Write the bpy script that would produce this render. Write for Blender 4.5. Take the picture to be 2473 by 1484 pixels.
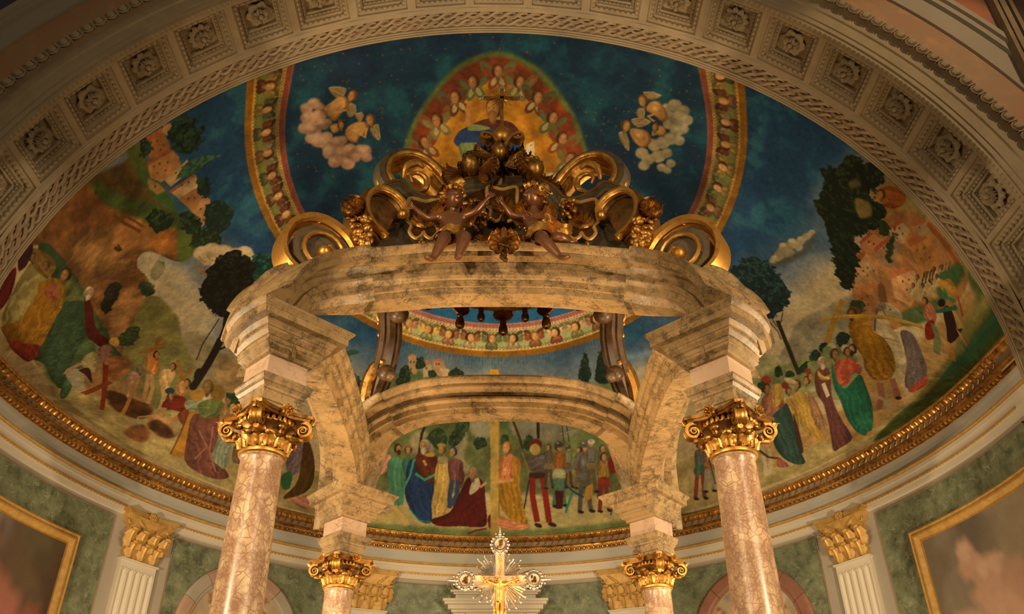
import bpy, math, random, base64, zlib
import numpy as np
from mathutils import Vector, Matrix, Quaternion
PI = math.pi
scene = bpy.context.scene
for o in list(bpy.data.objects):
    bpy.data.objects.remove(o)
# ------------------------------------------------------------------ camera
cam_d = bpy.data.cameras.new('camera'); cam = bpy.data.objects.new('camera', cam_d)
scene.collection.objects.link(cam); scene.camera = cam
_p, _y, _r = (math.radians(a) for a in (33.2138, 1.0451, -0.3574))
_F = Vector((math.sin(_y)*math.cos(_p), math.cos(_y)*math.cos(_p), math.sin(_p)))
_R0 = Vector((math.cos(_y), -math.sin(_y), 0)); _U0 = _R0.cross(_F)
_R = math.cos(_r)*_R0+math.sin(_r)*_U0; _U = -math.sin(_r)*_R0+math.cos(_r)*_U0
M = Matrix(((_R.x, _U.x, -_F.x, 0), (_R.y, _U.y, -_F.y, 0), (_R.z, _U.z, -_F.z, 1.6), (0, 0, 0, 1)))
cam.matrix_world = M
cam_d.sensor_fit = 'HORIZONTAL'; cam_d.sensor_width = 36.0; cam_d.lens = 2050/2473*36
cam_d.clip_end = 200
# ------------------------------------------------------------------ world and lamps
world = bpy.data.worlds.new('world'); scene.world = world; world.use_nodes = True
world.node_tree.nodes['Background'].inputs[0].default_value = (1.0, 0.78, 0.50, 1)
world.node_tree.nodes['Background'].inputs[1].default_value = 0.12
scene.view_settings.view_transform = 'Standard'; scene.view_settings.look = 'None'
scene.view_settings.gamma = 1; scene.view_settings.use_curve_mapping = False
scene.view_settings.exposure = 0.0
def lamp(name, kind, loc, target, power, color, size=0.3, angle=60, blend=.5):
    d = bpy.data.lights.new(name, kind); d.energy = power; d.color = color
    o = bpy.data.objects.new(name, d); scene.collection.objects.link(o); o.location = loc
    o.rotation_euler = (Vector(target)-Vector(loc)).to_track_quat('-Z', 'Y').to_euler()
    if kind == 'AREA': d.shape = 'DISK'; d.size = size
    else: d.shadow_soft_size = size
    if kind == 'SPOT': d.spot_size = math.radians(angle); d.spot_blend = blend
    return o
WARM = (1.0, 0.80, 0.51)
lamp('nave_flood', 'SPOT', (-5.0, -2.0, 8.5), (0.3, 9, 8.3), 850, WARM, .2, 90, .6)
lamp('nave_flood', 'SPOT', (5.5, -2.0, 8.5), (-0.3, 9, 8.3), 850, WARM, .2, 90, .6)
lamp('apse_flood', 'SPOT', (-7.0, 8.7, 4.2), (3.6, 18.0, 10.0), 2400, (1.0, .79, .50), .2, 120, .6)
lamp('apse_flood', 'SPOT', (7.0, 8.7, 4.2), (-3.6, 18.0, 10.0), 2400, (1.0, .79, .50), .2, 120, .6)
lamp('altar_uplight', 'SPOT', (-.8, 9.2, 1.6), (-.5, 11.2, 8.5), 900, (1.0, .62, .26), .2, 78, .8)
lamp('altar_uplight', 'SPOT', (.8, 9.2, 1.6), (.5, 11.2, 8.5), 900, (1.0, .62, .26), .2, 78, .8)
lamp('nave_lamp', 'SPOT', (-6.0, 1.0, 5.2), (-1.6, 8.4, 4.9), 2500, (1.0, .75, .44), .12, 62, .8)
lamp('nave_lamp', 'SPOT', (6.0, 1.0, 5.2), (1.6, 8.4, 4.9), 2500, (1.0, .75, .44), .12, 62, .8)
lamp('choir_fill', 'POINT', (-6.2, 14.3, 2.2), (0, 0, 0), 300, WARM, .15)  # unseen fill pair, added to brighten the lower apse wall and gilt lip
lamp('choir_fill', 'POINT', (6.2, 14.3, 2.2), (0, 0, 0), 300, WARM, .15)
lamp('vault_spot', 'SPOT', (9.6, 2.5, 16.0), (6.8, 9.4, 12.0), 1200, (1.0, .72, .40), .15, 38, .5)
# ------------------------------------------------------------------ helpers
COL = scene.collection.objects
class MB:
    "collects geometry, becomes one mesh object"
    def __init__(s): s.v = []; s.f = []
    def add(s, vs, fs, M=None):
        b = len(s.v)
        s.v += [tuple(M @ Vector(p)) for p in vs] if M is not None else [tuple(p) for p in vs]
        s.f += [tuple(i+b for i in q) for q in fs]; return s
    def box(s, c, d, M=None):
        x, y, z = (k/2 for k in d)
        vs = [(c[0]+a*x, c[1]+b*y, c[2]+e*z) for a in (-1, 1) for b in (-1, 1) for e in (-1, 1)]
        return s.add(vs, [(0, 1, 3, 2), (4, 6, 7, 5), (0, 4, 5, 1), (2, 3, 7, 6), (0, 2, 6, 4), (1, 5, 7, 3)], M)
    def loft(s, rows, closed=True, caps=False, M=None, loop=False):
        n = len(rows[0]); vs = [p for r in rows for p in r]; fs = []
        m = len(rows)
        for i in range(m if loop else m-1):
            i2 = (i+1) % m
            for j in range(n if closed else n-1):
                k = (j+1) % n; fs.append((i*n+j, i*n+k, i2*n+k, i2*n+j))
        if caps: fs.append(tuple(range(n-1, -1, -1))); fs.append(tuple((m-1)*n+j for j in range(n)))
        return s.add(vs, fs, M)
    def lathe(s, prof, n=24, M=None, caps=False, a0=0):
        return s.loft([[(r*math.cos(a0+2*PI*j/n), r*math.sin(a0+2*PI*j/n), z) for j in range(n)] for r, z in prof], True, caps, M)
    def ell(s, c, r, nu=10, nv=7, M=None):
        prof = []
        rows = []
        for i in range(nv+1):
            t = -PI/2+PI*i/nv; k = max(math.cos(t), .02)
            rows.append([(c[0]+r[0]*k*math.cos(2*PI*j/nu), c[1]+r[1]*k*math.sin(2*PI*j/nu), c[2]+r[2]*math.sin(t)) for j in range(nu)])
        return s.loft(rows, True, True, M)
    def tube(s, pts, rad, n=8, caps=True, loop=False, M=None, flat=1.0):
        P = [Vector(p) for p in pts]; m = len(P)
        if not hasattr(rad, '__len__'): rad = [rad]*m
        rows = []; up = None
        for i in range(m):
            a = P[i-1] if (i or loop) else P[0]; b = P[(i+1) % m] if (i < m-1 or loop) else P[-1]
            t = (b-a).normalized()
            if up is None:
                up = Vector((0, 0, 1)) if abs(t.z) < .9 else Vector((1, 0, 0))
            x = t.cross(up)
            if x.length < 1e-6: x = t.orthogonal()
            x.normalize(); up = x.cross(t).normalized()
            rows.append([P[i]+x*(rad[i]*math.cos(2*PI*j/n))+up*(rad[i]*flat*math.sin(2*PI*j/n)) for j in range(n)])
        return s.loft(rows, True, caps and not loop, M, loop)
    def prism(s, poly, z0, z1, M=None):
        n = len(poly)
        vs = [(x, y, z0) for x, y in poly]+[(x, y, z1) for x, y in poly]
        fs = [tuple(range(n-1, -1, -1)), tuple(range(n, 2*n))]+[(i, (i+1) % n, n+(i+1) % n, n+i) for i in range(n)]
        return s.add(vs, fs, M)
    def mesh(s, name, mat, smooth=35):
        me = bpy.data.meshes.new(name); me.from_pydata(s.v, [], s.f); me.update()
        if mat is not None: me.materials.append(mat)
        if smooth:
            me.polygons.foreach_set('use_smooth', [True]*len(me.polygons)); me.set_sharp_from_angle(angle=math.radians(smooth))
        return me
    def build(s, name, mat, parent=None, smooth=35, **kw):
        return mkobj(name, s.mesh(name, mat, smooth), parent, **kw)
def tag(o, label=None, cat=None, group=None, kind=None):
    if label: o['label'] = label
    if cat: o['category'] = cat
    if group: o['group'] = group
    if kind: o['kind'] = kind
    return o
def wloc(o):
    p = Vector((0, 0, 0))
    while o is not None: p += o.location; o = o.parent
    return p
def mkobj(name, me, parent=None, world=True, **kw):
    "geometry is given in world axes; with a parent the object sits at the parent's origin and keeps its place"
    o = bpy.data.objects.new(name, me); COL.link(o)
    if parent is not None:
        o.parent = parent
        if world: o.location = -wloc(parent)
    return tag(o, **kw)
def empty(name, loc, **kw):
    o = bpy.data.objects.new(name, None); COL.link(o); o.location = loc; o.empty_display_size = .2
    return tag(o, **kw)
def copy_tree(o, parent=None):
    c = o.copy(); COL.link(c); c.parent = parent
    for ch in list(o.children): copy_tree(ch, c)
    return c
def T(x, y, z): return Matrix.Translation((x, y, z))
def RX(a): return Matrix.Rotation(a, 4, 'X')
def RY(a): return Matrix.Rotation(a, 4, 'Y')
def RZ(a): return Matrix.Rotation(a, 4, 'Z')
def SC(x, y=None, z=None):
    y = x if y is None else y; z = x if z is None else z
    return Matrix.Diagonal((x, y, z, 1))
def frame(o, x, y, z):
    return Matrix(((x[0], y[0], z[0], o[0]), (x[1], y[1], z[1], o[1]), (x[2], y[2], z[2], o[2]), (0, 0, 0, 1)))
def smooth_path(pts, k=6, closed=False):
    P = [np.array(p, float) for p in pts]; n = len(P); out = []
    for i in range(n if closed else n-1):
        a, b, c, d = (P[(i-1) % n] if (closed or i) else P[0]), P[i], P[(i+1) % n], (P[(i+2) % n] if (closed or i < n-2) else P[-1])
        for j in range(k):
            t = j/k
            out.append(tuple(.5*((2*b)+(c-a)*t+(2*a-5*b+4*c-d)*t*t+(3*b-a-3*c+d)*t**3)))
    if not closed: out.append(tuple(P[-1]))
    return out
# ------------------------------------------------------------------ materials
def nt_new(name):
    m = bpy.data.materials.new(name); m.use_nodes = True; nt = m.node_tree
    return m, nt, nt.nodes['Principled BSDF']
def N(nt, t, **kw):
    n = nt.nodes.new(t)
    for k, v in kw.items():
        if k in n.inputs: n.inputs[k].default_value = v
        else: setattr(n, k, v)
    return n
def ramp(nt, fac, stops):
    n = nt.nodes.new('ShaderNodeValToRGB'); e = n.color_ramp.elements
    while len(e) < len(stops): e.new(.5)
    for el, (p, c) in zip(e, stops):
        el.position = p; el.color = (*c, 1) if len(c) == 3 else c
    nt.links.new(fac, n.inputs[0]); return n.outputs[0]
def pos(nt, scale=1.0):
    g = nt.nodes.new('ShaderNodeNewGeometry')
    if scale == 1.0: return g.outputs['Position']
    v = nt.nodes.new('ShaderNodeVectorMath'); v.operation = 'MULTIPLY'
    v.inputs[1].default_value = (scale,)*3 if not hasattr(scale, '__len__') else scale
    nt.links.new(g.outputs['Position'], v.inputs[0]); return v.outputs[0]
def noise(nt, vec, scale, detail=4, rough=.55):
    n = nt.nodes.new('ShaderNodeTexNoise'); n.inputs['Scale'].default_value = scale
    n.inputs['Detail'].default_value = detail; n.inputs['Roughness'].default_value = rough
    nt.links.new(vec, n.inputs['Vector']); return n
def voro(nt, vec, scale, feature='DISTANCE_TO_EDGE'):
    n = nt.nodes.new('ShaderNodeTexVoronoi'); n.feature = feature; n.inputs['Scale'].default_value = scale
    nt.links.new(vec, n.inputs['Vector']); return n
def mixc(nt, fac, a, b, mode='MIX'):
    n = nt.nodes.new('ShaderNodeMix'); n.data_type = 'RGBA'; n.blend_type = mode
    for v, i in ((fac, 0), (a, 6), (b, 7)):
        if hasattr(v, 'links'): nt.links.new(v, n.inputs[i])
        elif i == 0: n.inputs[0].default_value = v
        else: n.inputs[i].default_value = (*v, 1)
    return n.outputs[2]
def math_(nt, op, a, b=0.0):
    n = nt.nodes.new('ShaderNodeMath'); n.operation = op
    for v, i in ((a, 0), (b, 1)):
        if hasattr(v, 'links'): nt.links.new(v, n.inputs[i])
        else: n.inputs[i].default_value = v
    return n.outputs[0]
def warp(nt, vec, scale, amt):
    n = noise(nt, vec, scale, 3)
    s = nt.nodes.new('ShaderNodeVectorMath'); s.operation = 'SCALE'; s.inputs[3].default_value = amt
    nt.links.new(n.outputs['Color'], s.inputs[0])
    a = nt.nodes.new('ShaderNodeVectorMath'); a.operation = 'ADD'
    nt.links.new(vec, a.inputs[0]); nt.links.new(s.outputs[0], a.inputs[1]); return a.outputs[0]
def bump(nt, b, h, strength=.3, dist=.02):
    n = nt.nodes.new('ShaderNodeBump'); n.inputs['Strength'].default_value = strength; n.inputs['Distance'].default_value = dist
    nt.links.new(h, n.inputs['Height']); nt.links.new(n.outputs[0], b.inputs['Normal'])
def mottled(name, c1, c2, scale=2.0, rough=.6, metal=0, c3=None, bmp=0, spec=.5, detail=5):
    m, nt, b = nt_new(name); n = noise(nt, pos(nt), scale, detail, .6)
    st = [(.3, c1), (.7, c2)] if c3 is None else [(.25, c1), (.5, c2), (.72, c3)]
    nt.links.new(ramp(nt, n.outputs[0], st), b.inputs['Base Color'])
    b.inputs['Roughness'].default_value = rough; b.inputs['Metallic'].default_value = metal
    b.inputs['Specular IOR Level'].default_value = spec
    if bmp: bump(nt, b, noise(nt, pos(nt), scale*6, 4).outputs[0], bmp)
    return m
def ridge(nt, vec, scale, width, detail=7):
    n = noise(nt, vec, scale, detail, .58)
    return ramp(nt, math_(nt, 'ABSOLUTE', math_(nt, 'SUBTRACT', n.outputs[0], .5)), [(0, (1, 1, 1)), (width, (0, 0, 0))])
def marble(name, c1, c2, vein, vscale=3.0, width=.012, rough=.35, mask=(.42, .6), cloudy=.45):
    m, nt, b = nt_new(name); p = pos(nt); base = ramp(nt, noise(nt, p, 1.6, 6, .6).outputs[0], [(.32, c1), (.68, c2)])
    v1 = ridge(nt, warp(nt, p, 3, .3), vscale, width); v2 = ridge(nt, warp(nt, p, 6, .2), vscale*2.6, width*1.6)
    v3 = ramp(nt, voro(nt, warp(nt, p, 3.5, .7), vscale*1.7).outputs['Distance'], [(0, (1, 1, 1)), (.035, (0, 0, 0))])
    k = ramp(nt, noise(nt, p, 1.9, 4).outputs[0], [(mask[0], (0, 0, 0)), (mask[1], (1, 1, 1))])
    k2 = ramp(nt, noise(nt, warp(nt, p, 2, 1.0), 3.1, 4).outputs[0], [(mask[0]+.04, (0, 0, 0)), (mask[1]+.06, (1, 1, 1))])
    f = mixc(nt, 1.0, mixc(nt, 1.0, v3, k, 'MULTIPLY'), mixc(nt, 1.0, mixc(nt, 1.0, v1, v2, 'LIGHTEN'), k2, 'MULTIPLY'), 'LIGHTEN')
    cloud = mixc(nt, math_(nt, 'MULTIPLY', mixc(nt, 1.0, k2, ridge(nt, p, vscale*.8, .09), 'MULTIPLY'), cloudy), base, vein)
    nt.links.new(mixc(nt, math_(nt, 'MULTIPLY', f, .85), cloud, vein), b.inputs['Base Color'])
    b.inputs['Roughness'].default_value = rough; return m
def breccia(name, clast, clast2, vein, rough=.3):
    m, nt, b = nt_new(name); p = pos(nt, (1, 1, .75)); w = warp(nt, p, 3, .22)
    c = ramp(nt, noise(nt, p, 5, 4).outputs[0], [(.35, clast), (.65, clast2)])
    v1 = ramp(nt, voro(nt, w, 13).outputs['Distance'], [(0, (1, 1, 1)), (.03, (.8,)*3), (.07, (0, 0, 0))])
    v2 = ramp(nt, voro(nt, warp(nt, p, 9, .08), 32).outputs['Distance'], [(0, (1, 1, 1)), (.14, (.0,)*3)])
    k = ramp(nt, noise(nt, p, 6.0, 4).outputs[0], [(.40, (0, 0, 0)), (.54, (1, 1, 1))])
    f = mixc(nt, 1.0, v1, mixc(nt, 1.0, v2, k, 'MULTIPLY'), 'LIGHTEN')
    matrix = mixc(nt, math_(nt, 'MULTIPLY', k, .5), c, vein)
    nt.links.new(mixc(nt, math_(nt, 'MULTIPLY', f, .8), matrix, vein), b.inputs['Base Color'])
    b.inputs['Roughness'].default_value = rough; return m
def gilt(name, c1, c2, rough=.32, scale=9, metal=.9):
    m, nt, b = nt_new(name); p = pos(nt); n = noise(nt, p, scale, 5, .65)
    nt.links.new(ramp(nt, n.outputs[0], [(.36, c1), (.62, c2)]), b.inputs['Base Color'])
    nt.links.new(ramp(nt, n.outputs[0], [(.3, (rough+.25,)*3), (.65, (rough,)*3)]), b.inputs['Roughness'])
    b.inputs['Metallic'].default_value = metal
    bump(nt, b, noise(nt, p, 40, 3).outputs[0], .12, .01); return m
def green_marble(name):
    m, nt, b = nt_new(name); p = pos(nt)
    base = ramp(nt, noise(nt, p, 3.5, 7, .7).outputs[0], [(.33, (.065, .075, .042)), (.5, (.15, .165, .095)), (.68, (.22, .235, .14))])
    w = warp(nt, p, 4, .4)
    v = ramp(nt, voro(nt, w, 6).outputs['Distance'], [(0, (1, 1, 1)), (.06, (0, 0, 0))])
    k = ramp(nt, noise(nt, p, 5, 2).outputs[0], [(.45, (0, 0, 0)), (.62, (1, 1, 1))])
    nt.links.new(mixc(nt, math_(nt, 'MULTIPLY', mixc(nt, 1, v, k, 'MULTIPLY'), .5), base, (.42, .42, .28)), b.inputs['Base Color'])
    b.inputs['Roughness'].default_value = .4; return m
MT = dict(
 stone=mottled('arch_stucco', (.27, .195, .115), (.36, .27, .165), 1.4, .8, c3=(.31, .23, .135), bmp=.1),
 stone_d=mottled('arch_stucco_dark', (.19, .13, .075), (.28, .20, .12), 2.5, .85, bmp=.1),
 rope=mottled('painted_rope_stucco', (.25, .165, .095), (.36, .26, .155), 6, .8, c3=(.31, .165, .09)),
 plaster=mottled('grey_brown_plaster', (.32, .265, .20), (.37, .31, .235), .9, .85),
 cream=mottled('cream_plaster', (.56, .475, .36), (.62, .53, .40), .8, .8),
 frieze=mottled('grey_frieze_plaster', (.41, .38, .315), (.45, .415, .345), .6, .85),
 green=green_marble('green_marble'),
 orange=mottled('orange_marble', (.42, .155, .055), (.33, .19, .095), 2.6, .6, c3=(.50, .23, .085), detail=8),
 pinkstone=mottled('pink_marble', (.42, .25, .17), (.34, .22, .15), 2, .45),
 redstone=mottled('red_marble', (.24, .10, .065), (.30, .14, .09), 3, .4),
 marble=marble('veined_marble', (.27, .168, .07), (.38, .245, .112), (.026, .018, .009), 3.6, .019, .5, (.38, .55), .55),
 die=marble('pink_veined_marble', (.44, .29, .19), (.52, .35, .24), (.17, .09, .06), 2.6, .010, .4, (.45, .62), .3),
 breccia=breccia('breccia_marble', (.72, .51, .30), (.63, .41, .235), (.27, .125, .075)),
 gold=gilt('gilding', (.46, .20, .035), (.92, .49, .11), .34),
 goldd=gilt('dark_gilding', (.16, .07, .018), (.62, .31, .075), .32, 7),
 goldm=gilt('leaf_gilding', (.30, .13, .025), (.74, .39, .09), .38, 12),
 bronze=gilt('bronze_skin', (.22, .095, .045), (.33, .145, .07), .24, 5, .6),
 dark=gilt('dark_bronze', (.045, .02, .008), (.20, .09, .025), .35, 8, .85),
 wood=mottled('brown_scroll_wood', (.04, .019, .008), (.085, .043, .018), 6, .4, c3=(.14, .075, .03)),
 capgold=mottled('painted_gold', (.42, .22, .05), (.58, .34, .09), 9, .5, metal=.25),
 silver=gilt('silver', (.80, .66, .50), (.98, .88, .74), .14, 6, 1.0),
 glass=mottled('pearl_panel', (.62, .47, .31), (.72, .56, .38), 3, .2),
 floor=mottled('floor_marble', (.25, .2, .15), (.35, .28, .2), 1.2, .4),
 dustygold=gilt('dusty_gilding', (.12, .058, .016), (.30, .155, .042), .42, 6, .75),
 stonegrey=mottled('grey_gilt_stone', (.065, .045, .024), (.12, .088, .05), 4, .45, c3=(.04, .026, .013)),
)
# ------------------------------------------------------------------ the apse: plan ellipse, cornice, wall
X0, Y0, YA = -.056, 12.28, 11.27      # apse axis, centre of the half ellipse, plane of the arch
RW, RD = 8.25, 9.07                   # wall half axes
def plan(th, off=0.0):
    "point and inward normal of the wall's plan; th in degrees, below 0 or above 180 runs along the straight reveal"
    a, b = RW-off, RD-off
    if th < 0: return Vector((X0+a, Y0+th/8*1.3, 0)), Vector((-1, 0, 0))
    if th > 180: return Vector((X0-a, Y0-(th-180)/8*1.3, 0)), Vector((1, 0, 0))
    t = math.radians(th); n = Vector((-math.cos(t)/RW, -math.sin(t)/RD, 0)).normalized()
    return Vector((X0+RW*math.cos(t), Y0+RD*math.sin(t), 0))+n*off, n
THS = [-8, -4]+[i*1.5 for i in range(0, 121)]+[184, 188]
def ring(mb, prof, ths=THS):
    "sweep an open profile of (inward offset, height) round the apse"
    rows = []
    for th in ths:
        rows.append([plan(th, o)[0]+Vector((0, 0, z)) for o, z in prof])
    mb.loft(rows, False); return mb
wall = MB(); ring(wall, [(0, 0), (0, 7.42)]).build('wall_apse', MT['plaster'], None, label='curved grey plaster wall of the apse below the gilded cornice', kind='structure', cat='wall')
wall = bpy.data.objects['wall_apse']
# cornice
trim = empty('trim_1', (X0, Y0, 7.4), label='curved gilded cornice running round the apse under the fresco', kind='structure', cat='cornice')
def cpart(name, prof, mat, **kw): return ring(MB(), prof).build(name, MT[mat], trim, **kw)
cpart('gilt_lip', [(.0, 8.50), (.25, 8.50), (.262, 8.485), (.262, 8.455), (.245, 8.45)], 'gold')
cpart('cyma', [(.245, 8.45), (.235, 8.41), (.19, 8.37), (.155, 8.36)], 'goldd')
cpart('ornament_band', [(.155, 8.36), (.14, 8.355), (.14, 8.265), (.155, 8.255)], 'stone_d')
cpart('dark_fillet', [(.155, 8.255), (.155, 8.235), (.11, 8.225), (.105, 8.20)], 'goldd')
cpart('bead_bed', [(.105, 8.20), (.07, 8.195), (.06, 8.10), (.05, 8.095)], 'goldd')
cpart('frieze', [(.05, 8.095), (.05, 7.83)], 'frieze')
cpart('gilt_strip', [(.05, 7.83), (.10, 7.825), (.105, 7.80), (.09, 7.775), (.06, 7.77)], 'capgold')
cpart('fascia', [(.06, 7.77), (.075, 7.765), (.075, 7.69), (.06, 7.688), (.06, 7.57)], 'cream')
cpart('scallop_bed', [(.06, 7.57), (.065, 7.565), (.065, 7.52)], 'cream')
cpart('lower_fascia', [(.065, 7.52), (.05, 7.518), (.05, 7.41), (.0, 7.40)], 'cream')
def arc_pts(step, off, z, a=-2, b=182):
    "even steps along the cornice"
    out = []; P = None; acc = 0; th = a
    while th < b:
        p, n = plan(th, off)
        if P is None or (p-P).length >= step: out.append((p+Vector((0, 0, z)), n, th)); P = p
        th += .05
    return out
# beads (egg row), waves and scallops: rows of small pieces, too many to pick apart
mb = MB()
for p, n, th in arc_pts(.115, .085, 8.15):
    t = Vector((-n.y, n.x, 0)); Mx = frame(p, t, n, (0, 0, 1)); mb.ell((0, 0, 0), (.035, .045, .045), 6, 4, Mx)
    mb.box((.057, .0, 0), (.018, .05, .075), Mx)
mb.build('egg_row', MT['goldm'], trim, kind='stuff')
mb = MB()
for p, n, th in arc_pts(.13, .21, 8.405):
    t = Vector((-n.y, n.x, 0)); Mx = frame(p, t, n, (0, 0, 1)) @ RX(-.75)
    mb.ell((0, .012, 0), (.045, .03, .06), 6, 4, Mx); mb.box((.065, .005, 0), (.015, .03, .10), Mx)
mb.build('leaf_row', MT['goldd'], trim, kind='stuff')
mb = MB()
for p, n, th in arc_pts(.17, .142, 8.31):
    t = Vector((-n.y, n.x, 0)); Mx = frame(p, t, n, (0, 0, 1))
    mb.tube([(-.075, .0, -.03), (-.03, .012, -.028), (.01, .016, .0), (.02, .016, .03), (-.008, .016, .036), (-.012, .014, .015)], [.006, .013, .014, .012, .01, .006], 5, True, False, Mx)
mb.build('wave_row', MT['goldm'], trim, kind='stuff')
mb = MB()
for p, n, th in arc_pts(.085, .07, 7.545):
    t = Vector((-n.y, n.x, 0)); Mx = frame(p, t, n, (0, 0, 1))
    mb.box((0, .0, .012), (.085, .02, .026), Mx); mb.ell((0, .0, -.004), (.036, .012, .026), 6, 4, Mx)
mb.build('scallop_row', MT['capgold'], trim, kind='stuff')
# green panels with recessed joint and thin frames: pieces of the wall
def panel(th0, th1, z0, z1, mat, name, off=.012, parent=wall, extra=None):
    k = max(2, int(abs(th1-th0)/2)+1); mb = MB(); rows = []
    for i in range(k+1):
        p, n = plan(th0+(th1-th0)*i/k, 0); rows.append([p+n*o+Vector((0, 0, z)) for o, z in ((-.01, z0), (off, z0), (off, z1), (-.01, z1))])
    mb.loft(rows, False, False); mb.f.append((0, 1, 2, 3)); mb.f.append(tuple(len(mb.v)-4+i for i in (3, 2, 1, 0)))
    return mb.build(name, MT[mat], parent)
def frame_strips(th0, th1, z1, w=.035):
    d = math.degrees(w/8.4)
    mb = MB()
    for a, b, c, e in ((th0-d, th0, 0, z1+w), (th1, th1+d, 0, z1+w), (th0-d, th1+d, z1, z1+w)):
        k = max(2, int((b-a)/2)+1); rows = []
        for i in range(k+1):
            p, n = plan(a+(b-a)*i/k); rows.append([p+n*o+Vector((0, 0, z)) for o, z in ((0, c), (.03, c), (.03, e), (0, e))])
        mb.loft(rows, True, True)
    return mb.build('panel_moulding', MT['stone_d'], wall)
for a, b in ((154.4, 182), (114.0, 144.2), (70.8, 108.7), (35.2, 65.2), (-2, 24.8)):
    panel(a, b, .3, 7.30, 'green', 'marble_panel'); frame_strips(a, b, 7.30, .02)
# pilasters
def pilaster(th, label):
    p, n = plan(th); t = Vector((-n.y, n.x, 0)); root = empty('pilaster', (p.x, p.y, 0), label=label, cat='pilaster', group='fluted pilasters round the apse')
    Mx = frame(p, -t, -n, (0, 0, 1))     # local x to the viewer's right, -y out of the wall
    w = .43; mb = MB()
    prof = [(-w, 0), (-w, -.10)]
    nf = 5; fw = .115; gap = (2*w-nf*fw)/(nf+1)
    for i in range(nf):
        x0 = -w+gap+i*(fw+gap)
        prof += [(x0, -.10), (x0+.02, -.075), (x0+fw*.5, -.06), (x0+fw-.02, -.075), (x0+fw, -.10)]
    prof += [(w, -.10), (w, 0)]
    mb.loft([[(x, y, z) for x, y in prof] for z in (.6, 6.42)], False, False, Mx)
    mb.loft([[(x, (y if y > -.0999 else -.10), z) for x, y in prof] for z in (6.42, 6.421)], False, False, Mx)
    mb.box((0, -.05, 6.49), (2*w, .10, .14), Mx)
    for i in range(nf):
        x0 = -w+gap+i*(fw+gap)+fw/2
        mb.tube([(x0+fw/2*math.cos(a), -.10, 6.36+fw/2*math.sin(a)) for a in (i*PI/6 for i in range(7))], .012, 5, True, False, Mx)
    mb.box((0, -.07, 6.57), (2*w+.05, .14, .035), Mx)
    mb.box((0, -.09, .35), (2*w+.12, .18, .7), Mx)
    mb.build('shaft', MT['cream'], root)
    # capital: bell, abacus with concave front, two tiers of leaves, corner volutes, flower
    cb = MB()
    rows = []
    for i in range(9):
        s = i/8; hw = .40+.02*s+.19*max(0, s-.62)**1.5*4; dp = .09+.10*s+.10*max(0, s-.6)
        rows.append([(-hw, 0, 6.60+.80*s), (-hw, -dp, 6.60+.80*s), (0, -dp+.02*s, 6.60+.80*s), (hw, -dp, 6.60+.80*s), (hw, 0, 6.60+.80*s)])
    cb.loft(rows, False, False, Mx)
    cap = cb.build('capital', MT['capgold'], root)
    ab = MB(); poly = [(-.64, 0), (-.64, -.25), (-.35, -.19), (0, -.17), (.35, -.19), (.64, -.25), (.64, 0)]
    ab.prism([(x*.93, y) for x, y in poly], 7.40, 7.455, Mx); ab.prism(poly, 7.455, 7.52, Mx); ab.build('abacus', MT['capgold'], cap)
    for tier, (zz, hh, xs) in enumerate(((6.60, .36, (-.3, 0, .3)), (6.78, .42, (-.42, -.15, .15, .42)))):
        for x in xs:
            lf = MB(); leaf(lf, hh, .27, .14, T(x, -.10-.05*tier, zz), 5); lf2 = MB(); lf2.add(lf.v, lf.f, Mx); lf2.build('acanthus_leaf', MT['capgold'], cap)
    for sx in (-1, 1):
        vb = MB(); spiral(vb, .12, 1.7, .07, frame((sx*.50, -.17, 7.28), (sx, 0, 0), (0, 0, 1), (0, -1, 0)))
        vb.tube([(sx*.08, -.14, 7.0), (sx*.18, -.2, 7.22), (sx*.36, -.2, 7.36), (sx*.5, -.17, 7.40)], [.02, .03, .03, .03], 6)
        v2 = MB(); v2.add(vb.v, vb.f, Mx); v2.build('volute', MT['capgold'], cap)
    fb = MB(); rosette(fb, .11, 7, frame((0, -.19, 7.47), (1, 0, 0), (0, 0, 1), (0, -1, 0)), .05)
    f2 = MB(); f2.add(fb.v, fb.f, Mx); f2.build('flower', MT['capgold'], cap)
    return root
def leaf(mb, h, w, out, M=None, k=7, tip=True):
    "acanthus leaf: grows up z, turns outwards along -y, lobed outline"
    rows = []; m = 9
    for i in range(m+1):
        s = i/m; z = h*(s if s < .75 else .75+(s-.75)*.55-(max(0, s-.86))*1.6); y = -out*(s**3.0)*1.1-(.02*s)
        hw = w/2*(.62+.38*math.sin(PI*min(1, s*1.1)))*(1-.72*max(0, s-.72)/.28)*(1+.16*math.cos(s*PI*7))
        rows.append([(hw*q, y-(.028 if abs(q) < .01 else .0)-.03*(1-q*q), z) for q in (-1, -.55, -.2, 0, .2, .55, 1)])
    mb.loft(rows, False, False, M)
    back = [[(x, y+.025, z) for x, y, z in r[::-1]] for r in rows]
    mb.loft(back, False, False, M)
    if tip: mb.ell((0, -out*1.12, h*.80), (w*.33, min(.035, w*.2), min(.035, w*.2)), 7, 4, M)
def spiral(mb, R, turns, width, M, thick=.34, k=.17, n=26, profile=None, start=PI/2, ccw=1):
    "a volute in the local xy plane, width along +-z; the band winds inwards"
    rows = []; tot = int(n*turns)
    for i in range(tot+1):
        t = i/n*2*PI; r = R*math.exp(-k*t); a = start+ccw*t
        c, s_ = math.cos(a), math.sin(a); th = r*thick; w = width/2*(1+.25*i/tot)
        pr = profile or [(-1, 0), (-1, .7), (-.7, 1), (0, .86), (.7, 1), (1, .7), (1, 0)]
        rows.append([((r-th+th*b)*c, (r-th+th*b)*s_, w*q) for q, b in pr])
    mb.loft(rows, True, True, M)
    rr = R*math.exp(-k*2*PI*turns)
    mb.ell((0, 0, 0), (rr*.9, rr*.9, width*.68), 10, 6, M)
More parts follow.
